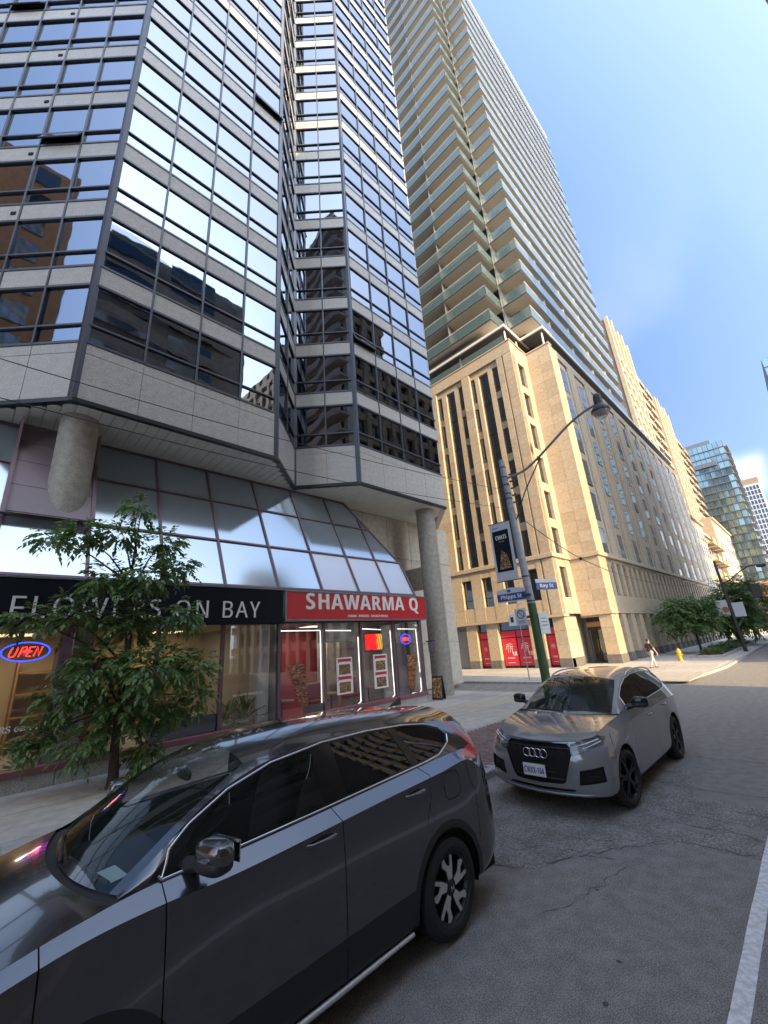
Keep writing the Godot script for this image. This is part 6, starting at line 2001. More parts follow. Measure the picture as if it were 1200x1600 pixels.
	S.tyre = .38; S.rim = .272; S.tyre_w = .25; S.spokes = 5; S.spoke_turn = .15
	S.rim_dark = M.rim_black; S.rim_face = null
	S.spoke_shape = [[-.12, .2], [.12, .2], [.1, .5], [.26, .98], [.12, .99], [.0, .6], [-.12, .99], [-.26, .98], [-.1, .5]]
	S.wheels = [[.85, 0.0, 0.0], [.85, 3.02, -.12]]
	var car := build_car(S)
	# grille bars, rings, plate
	var gr := Geo.new()
	for k in 6:
		var y := .47 + k * .078
		var w := lerpf(.37, .48, k / 5.0)
		var path := []
		for i in 13:
			var x := lerpf(-w, w, i / 12.0)
			path.append(Vector3(x, y, 3.925 - .26 * x * x - .012 * k * .6))
		var g := Geo.new(); g.tube(path, .0095, 5)
		geo_part(car, "grille_bar", g, M.steel_dark)
	for k in 7:
		var x := lerpf(-.36, .36, k / 6.0)
		var g := Geo.new()
		g.tube([Vector3(x * .95, .47, 3.918 - .26 * x * x), Vector3(x * 1.1, .87, 3.895 - .26 * x * x)], .006, 4)
		geo_part(car, "grille_bar", g, M.steel_dark)
	var frame_path := [Vector3(-.37, .43, 3.90), Vector3(-.51, .79, 3.84), Vector3(-.47, .915, 3.80), Vector3(0, .928, 3.90), Vector3(.47, .915, 3.80), Vector3(.51, .79, 3.84), Vector3(.37, .43, 3.90)]
	var fg := Geo.new(); fg.tube(frame_path, .014, 6)
	geo_part(car, "grille_frame", fg, M.gloss_black)
	for k in 4:
		var c := Vector3((k - 1.5) * .088, .785, 3.948)
		var path := []
		for i in 25: path.append(c + Vector3(cos(TAU * i / 24) * .057, sin(TAU * i / 24) * .057, -.002))
		var g := Geo.new(); g.tube(path, .0085, 6)
		geo_part(car, "ring_emblem", g, M.chrome)
	var plate := slab(car, "number_plate", Vector3(-.225, .475, 3.945), Vector3(.125, .635, 3.957), M.white_paint, .004)
	mat("plate_blue", lin(.03, .06, .25), .5)
	fit_lettering(plate, "CWXX-164", Vector3(-.155, -.045, .0065), Vector3.RIGHT, .31, .085, M.plate_blue, true, .003)
	slab(car, "plate_holder", Vector3(-.24, .465, 3.93), Vector3(.14, .645, 3.946), M.black_plastic, .004)
	var lip := Geo.new()
	lip.tube([V(-.9, .33, 3.55), V(-.84, .31, 3.72), V(-.62, .30, 3.86), V(-.3, .295, 3.94), V(0, .29, 3.96), V(.3, .295, 3.94), V(.62, .30, 3.86), V(.84, .31, 3.72), V(.9, .33, 3.55)], .02, 6)
	geo_part(car, "front_lip", lip, M.steel_grey)
	for side in [-1.0, 1.0]:
		# daytime strips inside each head lamp
		for q in [[[.56, .835, 3.76], [.70, .875, 3.70], [.86, .95, 3.56]], [[.56, .885, 3.75], [.70, .925, 3.68], [.83, .975, 3.56]]]:
			var g := Geo.new()
			var path := []
			for p in q: path.append(Vector3(p[0] * side, p[1], p[2] + .01))
			g.tube(path, .008, 5)
			geo_part(car, "lamp_strip", g, M.led_strip)
		for k in 4:
			var g := Geo.new()
			var y := .475 + k * .04
			g.tube([Vector3(side * .59, y, 3.83), Vector3(side * .74, y + .015, 3.79), Vector3(side * .88, y + .03, 3.68)], .008, 4)
			geo_part(car, "intake_bar", g, M.gloss_black)
		var rl := Geo.new()
		var rp := []
		for i in 15:
			var z := lerpf(1.4, -.35, i / 14.0)
			rp.append(Vector3(side * (tab(S.rail, z, 2) + .005), tab(S.rail, z, 1) + .05 - .045 * pow(absf(i / 7.0 - 1.0), 6.0), z))
		rl.tube(rp, .016, 6)
		geo_part(car, "roof_rail", rl, M.chrome)
		var am := Geo.new()
		blob(am, Vector3(side * .955, .755, 3.48), Vector3(.012, .022, .05), .7)
		geo_part(car, "side_marker", am, mat("amber", lin(.7, .2, .03), .3))

# ---------------------------------------------------------------- trees and planting
func leaf_spray(gs: Array, at: Vector3, dir: Vector3, length: float, leaf: float, r: RandomNumberGenerator):
	# a drooping stalk with leaflets in pairs
	var n := 9
	var side := dir.cross(Vector3.UP)
	if side.length() < .1: side = Vector3.RIGHT
	side = side.normalized()
	var g: Geo = gs[r.randi() % gs.size()]
	for i in n:
		var t := float(i / 2 + 1) / (n / 2 + 1.0)
		var p := at + dir * length * t + Vector3.DOWN * length * .3 * t * t
		var d: Vector3
		if i == n - 1: d = (dir + Vector3.DOWN * .8).normalized()
		else: d = (dir * .75 + side * (1.0 if i % 2 else -1.0) * .8 + Vector3.DOWN * r.randf_range(.15, .75) + Vector3(r.randf_range(-.25, .25), r.randf_range(-.2, .2), r.randf_range(-.25, .25))).normalized()
		var L := leaf * r.randf_range(.7, 1.2)
		var w := d.cross(Vector3(r.randf_range(-.5, .5), 1, r.randf_range(-.5, .5))).normalized() * L * .27
		var tip := p + d * L + Vector3.DOWN * L * .12
		var m := p + d * L * .42
		var nn := w.cross(d).normalized()
		var lift := nn * L * .05
		g.face(p, m + w + lift, tip); g.face(p, tip, m - w + lift)

func make_tree(called: String, label: String, at: Vector3, clusters: Array, dens: float, leaf: float, trunk_r: float, fork: float, depth_dir: Vector3, sd: int, group := "", crowd := 1.0) -> Node3D:
	var t := thing(called, label, "tree", at, group)
	var r := RandomNumberGenerator.new(); r.seed = sd
	var gs := [Geo.new(), Geo.new(), Geo.new()]
	var wood := Geo.new()
	var lean := Vector3(r.randf_range(-.1, .1), 0, r.randf_range(-.1, .1))
	var f := Vector3(0, fork, 0) + lean
	var top := f
	for c in clusters:
		if c[1] > top.y: top = Vector3(c[0] * .5, c[1], c[2] * .5)
	wood.tube([Vector3(0, -.02, 0), Vector3(.01, .25, 0), f * .5 + Vector3(.03, 0, .02), f, f.lerp(top, .35) + Vector3(.05, 0, -.04), f.lerp(top, .7) + Vector3(-.04, 0, .05), top], [trunk_r * 1.35, trunk_r * 1.05, trunk_r * .92, trunk_r * .8, trunk_r * .5, trunk_r * .28, trunk_r * .08], 10)
	for c in clusters:
		var rad: float = c[3] * crowd
		var q: Vector3 = Vector3(c[0], c[1], c[2]) + depth_dir * r.randf_range(-.9, .9) * (rad * 1.2 + .15)
		# a limb from the stem to the cluster
		var s := f.lerp(top, clampf((q.y - fork) / maxf(top.y - fork, .1) - .25, .0, .8))
		var mid := s.lerp(q, .5) + Vector3(r.randf_range(-.08, .08), .12, r.randf_range(-.08, .08))
		wood.tube([s, mid, q], [trunk_r * .3, trunk_r * .18, trunk_r * .05], 5, false)
		var n := int(dens * rad * rad * 100.0) + 6
		for k in n:
			var d := Vector3(r.randfn(), r.randfn() * .8 + .15, r.randfn()).normalized()
			var rr := rad * pow(r.randf(), .45)
			var p := q + d * rr * Vector3(1, .85, 1)
			if k % 5 == 0: wood.tube([q + (p - q) * .15, p], [.008, .003], 3, false)
			var dd := (d + Vector3(r.randf_range(-.5, .5), r.randf_range(-.5, .2), r.randf_range(-.5, .5))).normalized()
			leaf_spray(gs, p, dd, leaf * r.randf_range(1.6, 2.6), leaf, r)
	geo_part(t, "trunk", wood, M.trunk)
	for k in 3: geo_part(t, "crown", gs[k], M["leaf_%d" % k])
	return t

func ball_clusters(w: float, lo: float, hi: float, n: int, sd: int) -> Array:
	var r := RandomNumberGenerator.new(); r.seed = sd
	var o := []
	for k in n:
		var y := r.randf_range(lo, hi)
		var m := sqrt(maxf(.12, 1.0 - pow((y - lerpf(lo, hi, .42)) / (hi - lo) * 1.75, 2.0)))
		var a := r.randf() * TAU
		var d := w * m * sqrt(r.randf()) * .85
		o.append([cos(a) * d, y, sin(a) * d, w * r.randf_range(.22, .38)])
	return o

func make_trees():
	var crown := [[-0.03, 5.88, 0.15, 0.28], [-0.09, 5.24, 0.40, 0.34], [-0.25, 5.15, 1.11, 0.42], [-0.38, 5.18, 1.70, 0.29], [0.10, 5.12, -0.46, 0.38], [0.20, 4.63, -0.92, 0.36], [0.04, 4.32, -0.17, 0.51], [-0.13, 4.22, 0.59, 0.46], [-0.25, 3.45, 1.11, 0.53], [-0.38, 3.36, 1.70, 0.36], [-0.02, 3.29, 0.07, 0.70], [0.23, 3.38, -1.01, 0.44], [-0.12, 2.38, 0.54, 0.72], [0.12, 2.29, -0.52, 0.72], [0.29, 2.23, -1.30, 0.46], [0.34, 1.58, -1.51, 0.29], [-0.22, 1.80, 0.99, 0.54], [0.00, 1.50, -0.01, 0.61], [0.18, 1.33, -0.83, 0.55], [-0.28, 1.15, 1.27, 0.38], [-0.13, 0.93, 0.57, 0.39], [0.12, 0.60, -0.53, 0.35], [-0.35, 0.93, 1.58, 0.15]]
	make_tree("street_tree", "young leafy street tree with a thin trunk in front of the flower shop", Vector3(-10.85, .12, -2.63), crown, 5.0, .145, .095, 1.5, Vector3(.97, 0, .2).normalized(), 301, "", .7)
	make_tree("street_tree", "wide low street tree beside the yellow hydrant", Vector3(-7.7, .12, -45.5), ball_clusters(2.1, 1.9, 4.5, 46, 5), .34, .26, .1, 1.6, Vector3.RIGHT, 302, "trees up the street")
	make_tree("street_tree", "street tree just past the second lamp post", Vector3(-6.2, .12, -57.0), ball_clusters(2.4, 1.9, 5.6, 42, 6), .26, .34, .12, 1.7, Vector3.RIGHT, 303, "trees up the street")
	make_tree("street_tree", "taller street tree furthest up the pavement", Vector3(-5.9, .12, -70.0), ball_clusters(2.9, 2.2, 7.2, 40, 7), .2, .42, .13, 2.0, Vector3.RIGHT, 304, "trees up the street")
	# planting bed with shrubs
	var bed := thing("planting_bed", "low stone-edged planting bed along the kerb under the street trees", "planter", Vector3(-6.3, .12, -50))
	slab(bed, "soil", Vector3(-1.0, 0, -13), Vector3(.8, .1, 11.0), M.trunk)
	for x in [-1.15, .8]:
		for k in 10: slab(bed, "edging_stone", Vector3(x, 0, -13 + k * 2.4), Vector3(x + .15, .18, -13 + k * 2.4 + 2.38), M.kerb_stone, .015)
	for z in [-13.15, 11.0]: slab(bed, "edging_stone", Vector3(-1.15, 0, z), Vector3(.95, .18, z + .15), M.kerb_stone, .015)
	var r := RandomNumberGenerator.new(); r.seed = 44
	for k in 9:
		var gs := [Geo.new(), Geo.new(), Geo.new()]
		var big := r.randf_range(.55, .8)
		var labels := ["rust-tinged low shrub at the near end of the planting bed", "dark low shrub beside the rust-tinged one", "low clipped shrub in the middle of the planting bed"]
		var t := thing("shrub", labels[mini(k, 2)] if k < 2 else "low dark green shrub further along the planting bed", "shrub", Vector3(-6.4 + r.randf_range(-.25, .25), .2, -40.2 - k * 2.2), "shrubs in the planting bed")
		for q in 150:
			var d := Vector3(r.randfn(), absf(r.randfn()) * .8, r.randfn()).normalized()
			leaf_spray(gs, d * big * r.randf_range(.5, .95) * Vector3(1, .85, 1.3), d, .2, .14, r)
		for q in 3: geo_part(t, "foliage", gs[q], mat("leaf_rust", lin(.14, .08, .03), .6) if k == 0 and q > 0 else M["leaf_%d" % q])

# ---------------------------------------------------------------- people
func sdf_body(bones: Array, cell: float, k: float) -> ArrayMesh:
	var lo := Vector3.INF; var hi := -Vector3.INF
	for b in bones:
		var r: float = maxf(b[1], b[3]) + cell * 2
		lo = lo.min(b[0] - Vector3.ONE * r).min(b[2] - Vector3.ONE * r)
		hi = hi.max(b[0] + Vector3.ONE * r).max(b[2] + Vector3.ONE * r)
	var n := Vector3i(((hi - lo) / cell).ceil()) + Vector3i.ONE
	var field := func(p: Vector3) -> Array:
		var d := 1e9; var best := 1e9; var col: Color
		for b in bones:
			var ab: Vector3 = b[2] - b[0]
			var t := clampf((p - b[0]).dot(ab) / maxf(ab.length_squared(), 1e-6), 0, 1)
			var e: float = p.distance_to(b[0] + ab * t) - lerpf(b[1], b[3], t)
			if e < best: best = e; col = b[4]
			var h := clampf(.5 + .5 * (d - e) / k, 0, 1)
			d = lerpf(d, e, h) - k * h * (1 - h) if d < 1e8 else e
		return [d, col]
	var vals := PackedFloat32Array(); vals.resize(n.x * n.y * n.z)
	for z in n.z:
		for y in n.y:
			for x in n.x: vals[x + n.x * (y + n.y * z)] = field.call(lo + Vector3(x, y, z) * cell)[0]
	var idx := {}
	var P := PackedVector3Array(); var N := PackedVector3Array(); var C := PackedColorArray()
	for z in n.z - 1:
		for y in n.y - 1:
			for x in n.x - 1:
				var s := Vector3.ZERO; var cnt := 0
				for e in 12:
					var ax := e / 4; var o := [[0, 0], [1, 0], [0, 1], [1, 1]][e % 4] as Array
					var a := Vector3i.ZERO
					a[(ax + 1) % 3] = o[0]; a[(ax + 2) % 3] = o[1]
					var b := a; b[ax] = 1
					var va := vals[x + a.x + n.x * (y + a.y + n.y * (z + a.z))]; var vb := vals[x + b.x + n.x * (y + b.y + n.y * (z + b.z))]
					if (va < 0) != (vb < 0):
						s += Vector3(a).lerp(Vector3(b), va / (va - vb)); cnt += 1
				if cnt:
					idx[x + n.x * (y + n.y * z)] = P.size()
					var p := lo + (Vector3(x, y, z) + s / cnt) * cell
					P.append(p)
					var h := cell * .6
					N.append(Vector3(field.call(p + Vector3(h, 0, 0))[0] - field.call(p - Vector3(h, 0, 0))[0], field.call(p + Vector3(0, h, 0))[0] - field.call(p - Vector3(0, h, 0))[0], field.call(p + Vector3(0, 0, h))[0] - field.call(p - Vector3(0, 0, h))[0]).normalized())
					C.append(field.call(p)[1])
	var I := PackedInt32Array()
	for z in range(1, n.z - 1):
		for y in range(1, n.y - 1):
			for x in range(1, n.x - 1):
				var v0 := vals[x + n.x * (y + n.y * z)]
				for ax in 3:
					var d := Vector3i.ZERO; d[ax] = 1
					var v1 := vals[x + d.x + n.x * (y + d.y + n.y * (z + d.z))]
					if (v0 < 0) == (v1 < 0): continue
					var u := Vector3i.ZERO; u[(ax + 1) % 3] = 1
					var w := Vector3i.ZERO; w[(ax + 2) % 3] = 1
					var c0 := Vector3i(x, y, z)
					var ids := []
					for q in [c0 - u - w, c0 - w, c0, c0 - u]: ids.append(idx.get(q.x + n.x * (q.y + n.y * q.z), -1))
					if -1 in ids: continue
					var order := [0, 1, 2, 0, 2, 3] if v0 < 0 else [0, 2, 1, 0, 3, 2]
					for o in [order[0], order[2], order[1], order[3], order[5], order[4]]: I.append(ids[o])
	var arr := []; arr.resize(Mesh.ARRAY_MAX)
	arr[Mesh.ARRAY_VERTEX] = P; arr[Mesh.ARRAY_NORMAL] = N; arr[Mesh.ARRAY_COLOR] = C; arr[Mesh.ARRAY_INDEX] = I
	var m := ArrayMesh.new()
	m.add_surface_from_arrays(Mesh.PRIMITIVE_TRIANGLES, arr)
	return m

func person_bones(shirt: Color, legs: Color, skin: Color, shoes: Color, stride: float, sleeves: float) -> Array:
	# facing +z, mid-stride
	var o := []
	var hip := Vector3(0, .90, 0)
	o.append([hip + V(-.07, 0, 0), .115, hip + V(.07, 0, 0), .115, legs])
	o.append([hip + V(0, .08, 0), .125, V(0, 1.22, .0), .135, shirt])
	o.append([V(-.13, 1.33, -.01), .085, V(.13, 1.33, -.01), .085, shirt])
	o.append([V(0, 1.25, 0), .13, V(0, 1.36, 0), .09, shirt])
	o.append([V(0, 1.38, -.005), .052, V(0, 1.48, .01), .05, skin])
	o.append([V(0, 1.55, .02), .082, V(0, 1.6, .005), .088, skin])
	for s in [-1.0, 1.0]:
		var f: float = s * stride
		var knee := V(s * .085, .49, f * .5 + .05); var ankle := V(s * .085, .09, f - (.05 if f < 0 else -.02))
		o.append([V(s * .08, .86, 0), .095, knee, .062, legs])
		o.append([knee, .062, ankle, .048, legs])
		o.append([ankle + V(0, -.035, -.04), .042, ankle + V(0, -.045, .15), .036, shoes])
		var el := V(s * .235, 1.08, -f * .35); var wr := V(s * .225, .86, -f * .75 + .06)
		o.append([V(s * .185, 1.34, -.01), .062, V(s * .185, 1.34, -.01).lerp(el, sleeves), .052, shirt])
		o.append([V(s * .185, 1.34, -.01).lerp(el, sleeves), .046, el, .042, skin])
		o.append([el, .042, wr, .032, skin])
		o.append([wr, .034, wr + V(0, -.09, .02), .03, skin])
		for k in 4: o.append([wr + V(0, -.09, -.02 + k * .018), .012, wr + V(-s * .01, -.16, -.005 + k * .018), .009, skin])
		o.append([wr + V(0, -.05, .025), .012, wr + V(-s * .01, -.1, .055), .01, skin])
	return o

func make_people():
	var bm_ := mat("people", Color.WHITE, .8)
	bm_.vertex_color_use_as_albedo = true
	var skin := Color(.42, .26, .18)
	var near := sdf_body(person_bones(Color(.05, .045, .05), Color(.46, .40, .40), skin, Color(.10, .09, .09), .24, .55), .026, .05)
	var far1 := sdf_body(person_bones(Color(.55, .55, .56), Color(.08, .09, .13), skin, Color(.3, .3, .3), .2, .5), .05, .05)
	var far2 := sdf_body(person_bones(Color(.04, .04, .05), Color(.06, .06, .07), skin, Color(.05, .05, .05), .2, .5), .05, .05)
	var hair := Geo.new()
	blob(hair, V(0, 1.61, -.015), V(.092, .085, .095), 1.0, Basis(), 16, 10)
	var hm := hair.mesh()
	mat("hair_dark", lin(.025, .018, .014), .7)
	var list := [
		[near, V(-7.75, .13, -30.4), PI * .82, "person in a dark T-shirt and pale trousers walking on the sunlit corner"],
		[far1, V(-8.1, .13, -66.0), PI, "person in a pale top walking under the trees"],
		[far2, V(-7.6, .13, -69.0), .1, "person in black walking under the trees"],
		[far2, V(-6.5, .13, -77.0), 0.0, "person in black further along past the trees"],
		[far1, V(-7.3, .13, -79.0), .2, "person in a pale top further along past the trees"],
	]
	for q in list:
		var t := thing("person", q[3], "person", q[1], "people on the pavement", q[2])
		part(t, "body", q[0], bm_)
		part(t, "hair", hm, M.hair_dark)

# ---------------------------------------------------------------- street furniture
func bent(pts: Array, per := 6) -> Array:
	return Array(spline(pts, per))

func make_lamp_post():
	var t := thing("lamp_post", "tall grey concrete lamp post with a curved arm on the near corner", "lamp post", Vector3(-8.25, .12, -17.0))
	var p := t.position
	surf("post_concrete", lin(.20, .22, .25), lin(.30, .32, .35), [[.3, 1, .5], [.02, 3, 1.0]], 1.2, .7, 131, .03, 256)
	surf("post_ivy", lin(.012, .03, .012), lin(.07, .14, .045), [[.25, 2, 1.0], [.08, 2, .8]], .5, .8, 132, .4, 256, 1.6)
	var g := Geo.new()
	g.tube([V(-8.31, 3.75, -17) - p, V(-8.44, 7.0, -17) - p, V(-8.56, 10.6, -17) - p], [.165, .15, .125], 16)
	geo_part(t, "shaft", g, M.post_concrete)
	g = Geo.new()
	g.tube([V(-8.25, .1, -17) - p, V(-8.31, 3.8, -17) - p], [.185, .172], 16)
	geo_part(t, "base_wrap", g, M.post_ivy)
	for y in [3.9, 4.95, 8.6, 8.85, 9.3, 9.7, 10.2]:
		g = Geo.new()
		var x: float = lerpf(-8.31, -8.56, (y - 3.75) / 6.85)
		g.lathe([Vector2(.172 - (y - 3.9) * .004, -.03), Vector2(.178 - (y - 3.9) * .004, 0), Vector2(.172 - (y - 3.9) * .004, .03)], V(x, y, -17) - p, Basis(), 16)
		geo_part(t, "band", g, M.steel_dark)
	g = Geo.new()
	g.tube(bent([V(-8.45, 9.62, -17) - p, V(-7.6, 9.68, -17) - p, V(-6.95, 9.95, -17) - p, V(-6.2, 10.4, -17) - p, V(-5.3, 10.95, -17) - p, V(-4.6, 11.25, -17) - p, V(-4.0, 11.38, -17) - p]), .055, 8)
	geo_part(t, "arm", g, M.steel_grey)
	g = Geo.new()
	g.tube(bent([V(-8.4, 7.4, -17) - p, V(-8.1, 7.9, -17) - p, V(-7.7, 8.65, -17) - p, V(-7.0, 9.6, -17) - p, V(-6.7, 10.05, -17) - p]), .028, 6)
	geo_part(t, "brace", g, M.steel_dark)
	# luminaire
	var at := V(-3.88, 11.2, -17) - p
	g = Geo.new()
	g.lathe([Vector2(.0, .62), Vector2(.12, .6), Vector2(.16, .5), Vector2(.17, .12), Vector2(.2, .08), Vector2(.34, -.1), Vector2(.36, -.2), Vector2(.34, -.24)].duplicate(), at, Basis(), 24)
	var head := geo_part(t, "lamp_head", g, M.steel_dark)
	g = Geo.new()
	g.lathe([Vector2(0, -.52), Vector2(.14, -.5), Vector2(.25, -.42), Vector2(.31, -.3), Vector2(.33, -.22)], at, Basis(), 24)
	geo_part(head, "globe", g, glass("globe_glass", Color(.75, .74, .7), .45, .1))
	# clamps and insulators near the top
	for k in 5:
		var y := 8.4 + k * .35
		for s in [-1.0, 1.0]:
			slab(t, "bracket", V(-8.45 + s * .12 - .06, y, -17.22) - p, V(-8.45 + s * .3, y + .05, -17.12) - p, M.steel_dark)
	# banner
	var b := thing("banner", "white street banner with a black food photograph headed CHATS on the lamp post", "banner", V(-8.62, 6.25, -17.0))
	p = b.position
	mat("banner_cloth", lin(.48, .52, .58), .8)
	slab(b, "cloth", V(-9.74, 4.9, -17.0) - p, V(-8.68, 7.62, -16.985) - p, M.banner_cloth)
	for y in [4.9, 7.62]:
		g = Geo.new(); g.tube([V(-9.78, y, -16.99) - p, V(-8.4, y, -16.99) - p], .022, 6)
		geo_part(b, "rod", g, M.steel_dark)
	slab(b, "photo", V(-9.64, 5.33, -16.984) - p, V(-8.82, 7.25, -16.978) - p, M.sign_black)
	g = Geo.new()
	g.quad_uv(V(-9.5, 5.45, -16.975) - p, V(-8.9, 5.45, -16.975) - p, V(-9.05, 6.1, -16.975) - p, V(-9.3, 6.35, -16.975) - p)
	geo_part(b, "food_picture", g, food_texture(88, 128, 128, 4))
	fit_lettering(b, "CHATS", V(-9.5, 6.82, -16.977) - p, Vector3.RIGHT, .56, .2, M.white_paint, true, .004)
	slab(b, "text_line", V(-9.36, 6.7, -16.979) - p, V(-9.08, 6.74, -16.975) - p, M.steel_grey)
	slab(b, "small_mark", V(-9.62, 7.36, -16.984) - p, V(-9.3, 7.42, -16.979) - p, M.steel_grey)
	# street name signs
	var s := thing("street_sign", "blue and white street name sign reading Phipps St on the lamp post", "street sign", V(-8.3, 4.25, -16.8))
	p = s.position
	mat("sign_blue", lin(.02, .06, .22), .45)
	mat("sign_pale", lin(.50, .54, .58), .5)
	slab(s, "plate", V(-9.76, 4.0, -16.8) - p, V(-8.4, 4.32, -16.78) - p, M.sign_blue, .008)
	g = Geo.new()
	var arcp := PackedVector2Array([Vector2(-9.76, 4.32), Vector2(-8.4, 4.32), Vector2(-8.4, 4.45), Vector2(-8.6, 4.52), Vector2(-9.08, 4.56), Vector2(-9.56, 4.52), Vector2(-9.76, 4.45)])
	g.prism(arcp, .02, V(0, 0, -16.8) - p, Vector3.RIGHT, Vector3.UP)
	geo_part(s, "crest_plate", g, M.sign_pale)
	slab(s, "lower_rim", V(-9.76, 3.95, -16.8) - p, V(-8.4, 4.0, -16.78) - p, M.sign_pale)
	fit_lettering(s, "Phipps St", V(-9.58, 4.04, -16.779) - p, Vector3.RIGHT, 1.0, .23, M.white_paint, true, .004)
	slab(s, "clamp", V(-8.5, 4.1, -16.95) - p, V(-8.2, 4.2, -16.78) - p, M.steel_dark)
	g = Geo.new(); blob(g, V(-9.15, 4.42, -16.778) - p, V(.09, .06, .003), 1.0)
	geo_part(s, "crest", g, M.sign_blue)
	s = thing("street_sign", "blue street name sign reading Bay St, edge-on to the lamp post", "street sign", V(-8.1, 4.55, -17.2))
	p = s.position
	var dir := V(.5, 0, -1).normalized()
	var bb := facing(dir)
	part(s, "plate", bm(Vector3(1.1, .3, .02), .006), M.sign_blue, dir * .6 + V(0, -.05, 0), bb)
	part(s, "crest_plate", bm(Vector3(1.1, .16, .02), .006), M.sign_pale, dir * .6 + V(0, .18, 0), bb)
	fit_lettering(s, "Bay St", dir * .25 + bb.z * .012 + V(0, -.15, 0), dir, .7, .2, M.white_paint, true, .004)
	# parking signs
	s = thing("parking_sign", "white no-stopping sign with a barred circle on the lamp post", "traffic sign", V(-8.45, 3.27, -16.75))
	p = s.position
	slab(s, "plate", V(-9.02, 2.93, -16.77) - p, V(-8.5, 3.62, -16.755) - p, M.sign_pale, .01)
	var path := []
	for i in 25: path.append(V(-8.76 + cos(TAU * i / 24) * .16, 3.38 + sin(TAU * i / 24) * .16, -16.75) - p)
	g = Geo.new(); g.tube(path, .016, 5); geo_part(s, "barred_ring", g, M.frame_dark)
	g = Geo.new(); g.tube([V(-8.87, 3.49, -16.75) - p, V(-8.65, 3.27, -16.75) - p], .014, 5); geo_part(s, "bar", g, M.frame_dark)
	for k in 2: slab(s, "text_line", V(-8.92, 3.02 + k * .07, -16.755) - p, V(-8.6, 3.05 + k * .07, -16.75) - p, M.steel_grey)
	slab(s, "clamp", V(-8.55, 3.2, -16.85) - p, V(-8.3, 3.3, -16.77) - p, M.steel_dark)
	s = thing("parking_sign", "narrow white parking sign turned away on the lamp post", "traffic sign", V(-8.1, 2.95, -17.1))
	part(s, "plate", bm(Vector3(.5, .85, .015), .008), M.sign_pale, V(.12, 0, -.08), facing(V(.45, 0, -1)))
	for k in 3: part(s, "text_line", bm(Vector3(.3, .05, .004)), M.steel_grey, V(.12, .2 - k * .14, -.08) + facing(V(.45, 0, -1)).z * .01, facing(V(.45, 0, -1)))

	# overhead wires
	var wires := [
		["overhead wire sagging between the two lamp posts", [V(-8.35, 7.85, -17), V(-7.66, 6.1, -22), V(-7.2, 5.4, -30), V(-6.2, 5.3, -38), V(-4.9, 6.4, -45.6)], .018],
		["upper overhead wire running from the lamp post along the shops", [V(-8.5, 9.0, -17), V(-9.2, 8.45, -8), V(-9.8, 8.35, 0), V(-10.5, 8.8, 14)], .011],
		["lower overhead wire running from the lamp post along the shops", [V(-8.5, 8.1, -17), V(-9.0, 7.4, -8), V(-9.4, 7.3, 0), V(-10.0, 7.7, 14)], .011],
	]
	for w in wires:
		var o := thing("overhead_wire", w[0], "wire", w[1][0])
		var pts := []
		for q in w[1]: pts.append(q - o.position)
		g = Geo.new(); g.tube(bent(pts, 10), w[2], 5)
		geo_part(o, "cable", g, M.frame_dark)
		if w == wires[0]:
			g = Geo.new(); blob(g, V(-7.66, 6.1, -22) - o.position, Vector3.ONE * .09, 1.0)
			geo_part(o, "insulator", g, M.frame_dark)

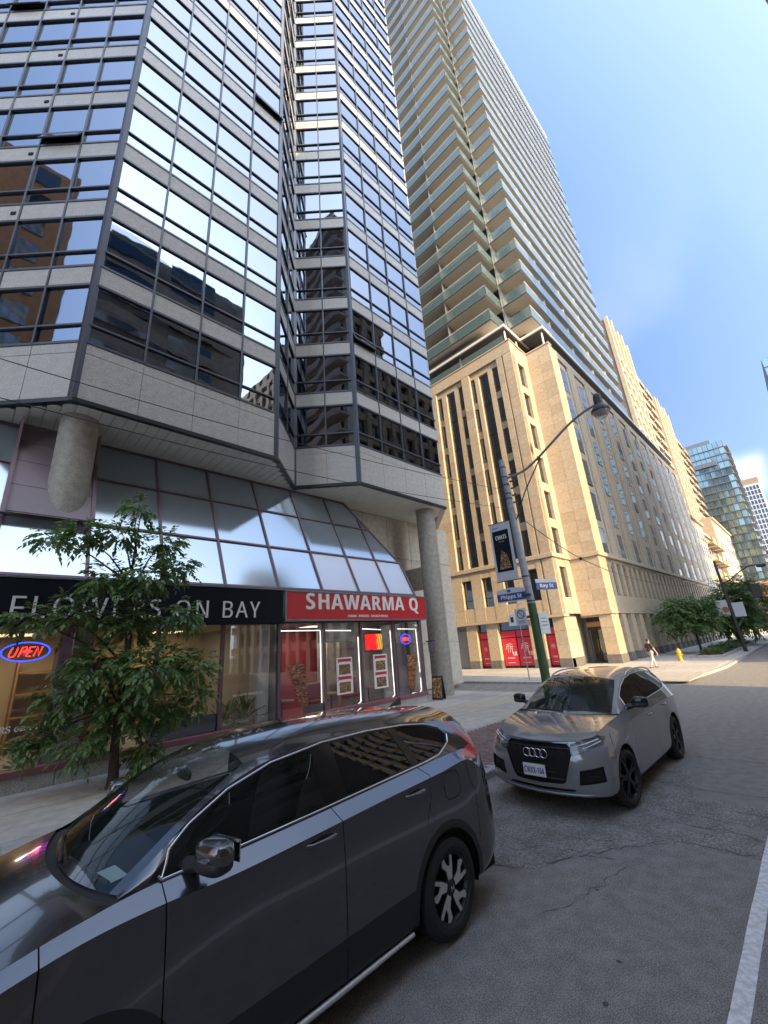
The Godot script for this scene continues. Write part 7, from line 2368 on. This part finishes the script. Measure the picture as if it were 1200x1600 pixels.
func make_small_things():
	var g: Geo
	# two small signs on a thin post before the red hoarding
	var t := thing("sign_post", "thin post with two small white signs in front of the red hoarding", "traffic sign", V(-12.3, .12, -23.3))
	var p := t.position
	g = Geo.new(); g.tube([V(0, 0, 0), V(-.05, 3.75, 0)], .03, 8)
	geo_part(t, "post", g, M.steel_grey)
	for q in [[-.42, 3.35, .55, .68], [.28, 3.55, .5, .36]]:
		slab(t, "sign_plate", V(q[0] - q[2] / 2, q[1] - q[3] / 2, .03), V(q[0] + q[2] / 2, q[1] + q[3] / 2, .045), M.white_paint, .006)
		slab(t, "print", V(q[0] - q[2] * .25, q[1] - q[3] * .2, .045), V(q[0] + q[2] * .1, q[1] + q[3] * .25, .05), M.steel_dark)
	# hydrant
	t = thing("hydrant", "yellow fire hydrant on the pavement by the limestone block", "hydrant", V(-7.4, .13, -35.9))
	mat("hydrant_yellow", lin(.62, .36, .03), .5)
	g = Geo.new()
	g.lathe([Vector2(.17, 0), Vector2(.17, .06), Vector2(.12, .08), Vector2(.12, .52), Vector2(.16, .54), Vector2(.16, .6), Vector2(.13, .64), Vector2(.11, .74), Vector2(.05, .8), Vector2(.05, .86), Vector2(0, .87)], Vector3.ZERO, Basis(), 18)
	geo_part(t, "barrel", g, M.hydrant_yellow)
	for d in [Vector3.RIGHT, Vector3.LEFT, Vector3.BACK]:
		g = Geo.new(); g.tube([V(0, .42, 0) + d * .08, V(0, .42, 0) + d * .2], [.07, .065] if d != Vector3.BACK else [.09, .085], 10)
		geo_part(t, "outlet", g, M.hydrant_yellow)
	# second lamp post with banners and a hanging box
	t = thing("lamp_post", "dark lamp post with two pale banners at the kerb up the street", "lamp post", V(-4.75, .12, -45.6))
	p = t.position
	g = Geo.new(); g.tube([V(-4.75, .1, -45.6) - p, V(-4.95, 7.6, -45.6) - p], [.15, .09], 12)
	geo_part(t, "shaft", g, M.steel_dark)
	g = Geo.new(); g.tube(bent([V(-4.9, 5.6, -45.6) - p, V(-4.4, 5.8, -45.6) - p, V(-3.7, 6.3, -45.6) - p, V(-2.9, 6.75, -45.6) - p, V(-2.2, 6.8, -45.6) - p]), .05, 6)
	geo_part(t, "arm", g, M.steel_dark)
	g = Geo.new(); blob(g, V(-2.05, 6.7, -45.6) - p, V(.32, .14, .16), .8)
	geo_part(t, "lamp_head", g, M.steel_dark)
	g = Geo.new(); g.tube(bent([V(-4.85, 4.3, -45.6) - p, V(-4.2, 4.55, -45.6) - p, V(-3.4, 5.0, -45.6) - p, V(-2.6, 5.15, -45.6) - p]), .045, 6)
	geo_part(t, "arm", g, M.steel_dark)
	for q in [[-5.75, -4.95, 3.0, 4.3], [-4.7, -3.95, 2.85, 4.0]]:
		slab(t, "banner_cloth", V(q[0], q[2], -45.62) - p, V(q[1], q[3], -45.6) - p, M.banner_cloth)
	g = Geo.new(); blob(g, V(-5.2, 3.5, -45.59) - p, V(.22, .25, .01), 1.0)
	geo_part(t, "banner_emblem", g, M.brick_red)
	slab(t, "signal_back", V(-3.15, 4.2, -45.7) - p, V(-2.55, 5.35, -45.5) - p, M.steel_dark, .03)

func _ready():
	rng.seed = 7
	setup_view()
	make_materials()
	make_ground()
	make_glass_tower()
	make_canopy()
	make_signs()
	make_shops()
	car_materials()
	charcoal_suv()
	grey_suv()
	make_podium()
	make_condo()
	make_street()
	make_opposite()
	make_lamp_post()
	make_trees()
	make_small_things()
	make_people()
